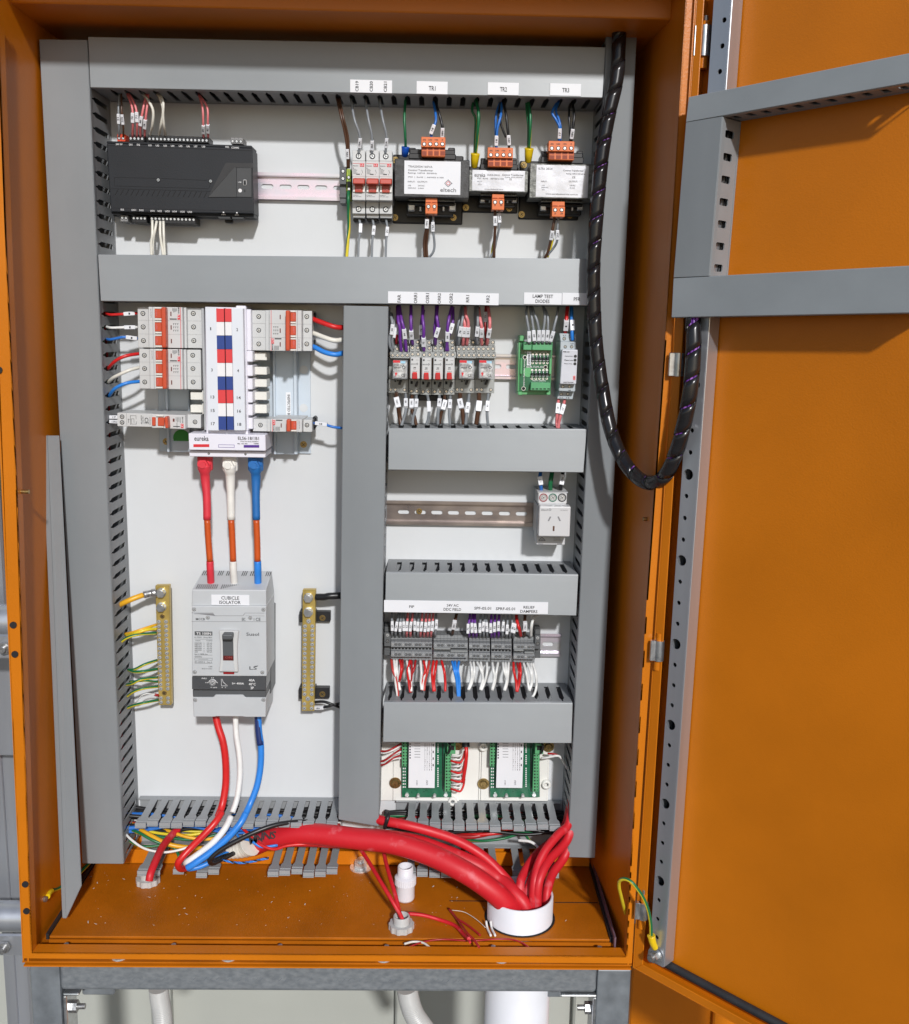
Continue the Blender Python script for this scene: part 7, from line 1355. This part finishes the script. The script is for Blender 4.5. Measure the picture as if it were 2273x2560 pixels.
rows_ = []
for k in range(ns):
    a = 2*math.pi*k/NT+1.2; s0 = k*pit/NT; tn = s0/cum[-1]; w_ = pit*(.985 if tn < .12 or .30 < tn < .62 else .93 if tn > .62 else .95)
    j = jit[int(k/NT)]; row = []
    for q in range(5):
        ss = s0+w_*q/4; P_, u_, v_ = along(ss); r_ = R_*(1.035-.035*q/4)+j*.08; row.append(P_+u_*(r_*math.cos(a))+v_*(r_*math.sin(a)))
    row.append(along(s0+w_)[0].lerp(row[-1], .96)); row.insert(0, along(s0)[0].lerp(row[0], .95)); rows_.append(row)
nn = len(rows_[0]); rb.add([p for r_ in rows_ for p in r_], [(i*nn+q, i*nn+q+1, (i+1)*nn+q+1, (i+1)*nn+q) for i in range(len(rows_)-1) for q in range(nn-1)], 0, True)
rb.build('spiral_wrap', SLEEVE, lm)
mm_ = [PURPLE, PURPLE, mat('lilac insulation', (.36, .13, .55), .35), PURPLE, BLK, GREY, PURPLE, BLK, WHITE]
for k, m_ in enumerate(mm_):
    a0 = 2*math.pi*k/len(mm_); pts = []
    for i in range(0, len(LP), 3):
        t, u_, v_ = frm[i]; a = a0+cum[i]*14; pts.append(LP[i]+u_*(.0056*math.cos(a))+v_*(.0056*math.sin(a)))
    MB().tube(pts, .0021, 7, raw=True).build('inner_wire', m_, lm)
# ---------------------------------------------------------------- earth strap to the door
w1 = [at(E8(322, 668), .205), at(E8(300, 590), .215), at(E8(262, 440), .232), at(E8(238, 330), .245), at(E8(250, 258), .255), at(E8(310, 238), .262), at(E8(390, 272), .268), at(E8(470, 365), .270), at(E8(540, 470), .268), at(E8(600, 620), .266), dr(E8(632, 780), .014), dr(E8(640, 930), .010), dr(E8(655, 1010), .007)]
es = thing('earth_strap', w1[0], 'green and yellow earth strap looping from the enclosure wall to the door stiffener', 'earth strap')
MB().tube(w1, .0023, 12, mi=0, stripe=1, twist=.015).build('wire', [GREEN, YEL], es)
lug_ = MB().tube([dr(E8(640, 940), .010), dr(E8(660, 1030), .008), dr(E8(692, 1100), .004)], 0, 12, rad=lambda t: .0052-.0012*t); lug_.build('crimp_lug', mat('yellow crimp', (.80, .55, .01), .35), es)
p = dr(E8(690, 1190), .003); MB().cyl(p, DN, .0105, .001, 24).cyl(p+DN*.001, DN, .0085, .0012, 24).build('washer', STEEL, es); MB().cyl(p+DN*.0023, DN, .0072, .0055, 6, smooth=False).cyl(p+DN*.0078, DN, .0042, .004, 16).build('nut', LUG, es)
# earth stud at lower left of the enclosure wall
p = at(Y3(226, 698), .165); ls = thing('earth_stud', p, 'earth stud with a nut and yellow lug low on the left enclosure wall', 'earth stud')
MB().cyl(p+V(-.010, 0, 0), (1, -.25, .0), .0095, .0015, 20).cyl(p+V(-.0085, 0, 0), (1, -.25, 0), .0065, .006, 6, smooth=False).cyl(p+V(-.003, -.001, 0), (1, -.25, 0), .0038, .006, 12).build('nut', LUG, ls, bevel=.0005)
MB().tube([at(Y3(240, 690), .160), at(Y3(250, 670), .150), at(Y3(262, 660), .140)], .0034, 10).build('crimp_lug', mat('yellow crimp', (.80, .55, .01), .35), ls)
MB().tube([at(Y3(262, 660), .140), at(Y3(300, 645), .11), at(Y3(370, 600), .075), at(Y3(450, 520), .04)], .0026, 10, stripe=1).build('wire', [GREEN, YEL], ls)
# ---------------------------------------------------------------- tangle in the lidless ducts
WSC = 1.0
tang = [([(615, 335, .02), (700, 350, .04), (820, 372, .05), (960, 378, .05), (1100, 350, .04), (1250, 322, .02)], YEL, GREEN, .0022, 'uppermost'), ([(615, 345, .02), (720, 372, .045), (860, 395, .05), (1000, 398, .048), (1150, 360, .035), (1260, 330, .02)], GREEN, YEL, .0022, 'second'),
 ([(660, 320, .03), (740, 370, .055), (850, 425, .065), (960, 442, .06), (1020, 445, .05)], YELO, YEL, .0034, 'thick amber'), ([(780, 330, .03), (870, 365, .05), (960, 392, .055), (1060, 398, .05), (1180, 370, .035)], YELO, GREEN, .0026, 'middle amber'),
 ([(615, 345, .03), (690, 362, .055), (760, 400, .065), (830, 428, .065), (880, 445, .06), (905, 490, .07)], GREEN, YEL, .0022, 'sagging'), ([(615, 325, .02), (760, 335, .035), (900, 352, .04), (1050, 340, .035), (1220, 320, .02)], GREEN, YEL, .0018, 'rearmost'),
 ([(700, 330, .025), (860, 350, .04), (1020, 362, .04), (1200, 345, .03), (1400, 325, .02)], YEL, GREEN, .0020, 'long'), ([(640, 400, .045), (700, 432, .06), (770, 435, .06), (830, 425, .055)], GREEN, YEL, .0018, 'lowest short'),
 ([(1020, 545, .10), (1010, 540, .10), (960, 552, .098), (1030, 528, .095), (1070, 500, .08)], GREEN, YEL, .0022, 'floor level')]
for p_, a, b_, r_, nme in tang: wire(Y3, p_, a, '%s green and yellow earth wire in the tangle of the bottom left duct' % nme, r=r_, name='earth_wire', stripe=b_, twist=.04, group='earth wires in the bottom left duct')
for p_, a, r_, l in (([(1215, 335, .06), (1250, 370, .07), (1310, 425, .085), (1380, 450, .09), (1450, 432, .09), (1560, 425, .085), (1750, 432, .07)], RED, .0022, 'thin red wire dipping under the taped end of the mains cable'), ([(1185, 345, .055), (1205, 390, .07), (1260, 405, .08), (1320, 438, .085), (1400, 430, .08)], BLUE2, .0020, 'thin blue wire dipping under the taped end of the mains cable'),
   ([(1290, 330, .03), (1260, 360, .05), (1240, 400, .06), (1200, 420, .06)], BLK, .0024, 'black wire bending down behind the mains cable'), ([(1480, 428, .07), (1600, 430, .07), (1720, 436, .065), (1790, 428, .06)], DRED, .0030, 'dark red wire hugging the underside of the mains cable')): wire(Y3, p_, a, l, r=r_)
tw_ = [BLUE, WHITE, BLUE]
for k in range(3):
    pts = [at(Y3(1120+k*0+i*13, 505+14*math.sin(i*.22)+3.2*math.sin(i*1.4+k*2.1)), .092+.0015*math.cos(i*1.4+k*2.1)) for i in range(19)]
    MB().tube(pts, .0011, 6, raw=True).build('control_wire', (BLK, BLUE2, BLUE)[k], label='thin twisted %s wire lying below the clips of the bottom left duct' % ('black', 'bright blue', 'dull blue')[k], cat='wire')
for p_, a, b_, r_, l in (([(640, 350, .03), (760, 352, .04), (900, 352, .04), (1060, 345, .03)], YEL, GREEN, .0022, 'yellow and green wire along the open bottom right duct'), ([(600, 352, .02), (720, 378, .035), (860, 372, .04), (1030, 352, .03)], RED, None, .0030, 'red wire along the open bottom right duct'), ([(720, 400, .035), (820, 408, .05), (930, 395, .05), (1020, 372, .04), (1060, 410, .05), (1090, 440, .05)], GREEN, YEL, .0020, 'green and yellow wire bending down at the right bottom duct'),
   ([(610, 372, .03), (760, 388, .04), (900, 362, .035), (1050, 358, .03)], DRED, None, .0036, 'dark red cable along the open bottom right duct'), ([(560, 345, .02), (700, 352, .03), (860, 345, .03), (1030, 350, .02)], BLK, None, .0036, 'black cable deep in the open bottom right duct'), ([(1000, 405, .055), (1060, 412, .06), (1100, 440, .065), (1120, 470, .07)], WHITE, None, .0022, 'white wire at the right end of the bottom right duct'), ([(600, 320, .05), (700, 346, .06), (820, 338, .05), (960, 348, .05), (1100, 340, .04)], RED, None, .0026, 'bright red wire just under the clips of the bottom right duct')):
    wire(Y4, p_, a, l, r=r_, stripe=b_)
# duct bundles seen only through their slots: uncountable, added mostly black to darken them
def bundle(A, B, spread, mats_, n, label, seed, r0=.0022, d0=.014, d1=.058):
    rnd = random.Random(seed); m = MB(); L = (B-A); ax = L.normalized(); sv = ax.cross(V(0, 1, 0)).normalized()
    for k in range(n):
        off = rnd.uniform(-spread, spread); dd = rnd.uniform(d0, d1); r_ = r0*rnd.uniform(.7, 1.5); pts = []; N = 14; ph = rnd.uniform(0, 6)
        for i in range(N+1): pts.append(A+L*(i/N)+sv*(off+.004*math.sin(ph+i*.9))+V(0, -dd-.003*math.sin(ph*2+i*.7)-A.y, 0))
        m.tube([p-V(0, 0, 0) for p in pts], r_, 6, mi=rnd.randrange(len(mats_)))
    m.build('duct_wiring', mats_, label=label, cat='wiring', kind='stuff')
DK = [BLK, BLK, GREY, BLK, BLK, BLK, DRED, GREEN, NAVY, BROWN]
def c3(a, b, d=0.0): return (at(a, .04)+at(b, .04))/2
def ends(q1, q2): 
    a, b = at(q1, .05), at(q2, .05); return V(a.x, 0, a.z), V(b.x, 0, b.z)
bundle(*ends((175, 150), (262, 2110)), .021, DK, 38, 'mixed dark wiring filling the tall left duct, seen through its slots', 1)
bundle(*ends((1548, 150), (1452, 2090)), .013, [BLK, BLK, GREY, DRED, PURPLE, BLK, NAVY], 22, 'mixed wiring filling the right duct, seen through its slots', 2)
bundle(*ends((300, 175), (1480, 195)), .018, [BLK, BLK, GREY, BLK, NAVY], 16, 'dark wiring filling the top duct', 3)
bundle(*ends((300, 697), (1450, 705)), .018, [BLK, BLK, GREY, PURPLE], 16, 'dark wiring filling the duct below the transformers', 4)
bundle(*ends((980, 1125), (1440, 1128)), .015, [BLK, GREY, BLK, BROWN], 12, 'dark wiring filling the duct below the relays', 5)
bundle(*ends((975, 1478), (1430, 1482)), .017, [BLK, GREY, PINK, BLK, PURPLE, GREY], 16, 'grey and pink wiring filling the duct above the terminal blocks', 6)
bundle(*ends((965, 1800), (1420, 1803)), .015, [DRED, RED, BLK, DRED, WHITE, DRED], 16, 'red wiring filling the duct below the terminal blocks', 7)
a = at((285, 2062), .04); b = at((850, 2062), .04)
bundle(V(a.x, 0, zH-.022), V(b.x, 0, zH-.022), .010, [BLK, BLUE, BLK, YELO, BLK, DRED, BLK, BLK, WHITE, BLK], 22, 'coloured wiring lying in the open bottom left duct', 8, r0=.0026, d0=.012, d1=.05)
a = at((960, 2062), .04); b = at((1432, 2062), .04)
bundle(V(a.x, 0, zH-.022), V(b.x, 0, zH-.022), .010, [BLK, BLK, YEL, BLK, GREEN, BLK, DRED, BLK], 18, 'coloured wiring lying in the open bottom right duct', 9, r0=.0024, d0=.012, d1=.05)

# black wiring added inside the door ducts to make their slots dark
def dbundle(P0, P1, label, n, sp, seed):
    rnd = random.Random(seed); m = MB(); ax = (P1-P0).normalized(); sv = ax.cross(DN).normalized()
    for k in range(n):
        o = sv*rnd.uniform(-sp, sp)+DN*rnd.uniform(-.030, -.009); m.tube([P0+o, P0.lerp(P1, .35)+o+sv*rnd.uniform(-.002, .002), P0.lerp(P1, .7)+o+DN*rnd.uniform(-.002, .002), P1+o], rnd.uniform(.0016, .0030), 6)
    m.build('duct_wiring', BLK, label=label, cat='wiring', kind='stuff')
dbundle(dr((1757, 320), .014), dr((1728, 680), .014), 'dark wiring inside the short vertical door duct', 70, .0185, 21)
dbundle(dr((1760, 262), .014), dr((2300, 160), .014), 'dark wiring inside the upper door duct', 30, .008, 22)
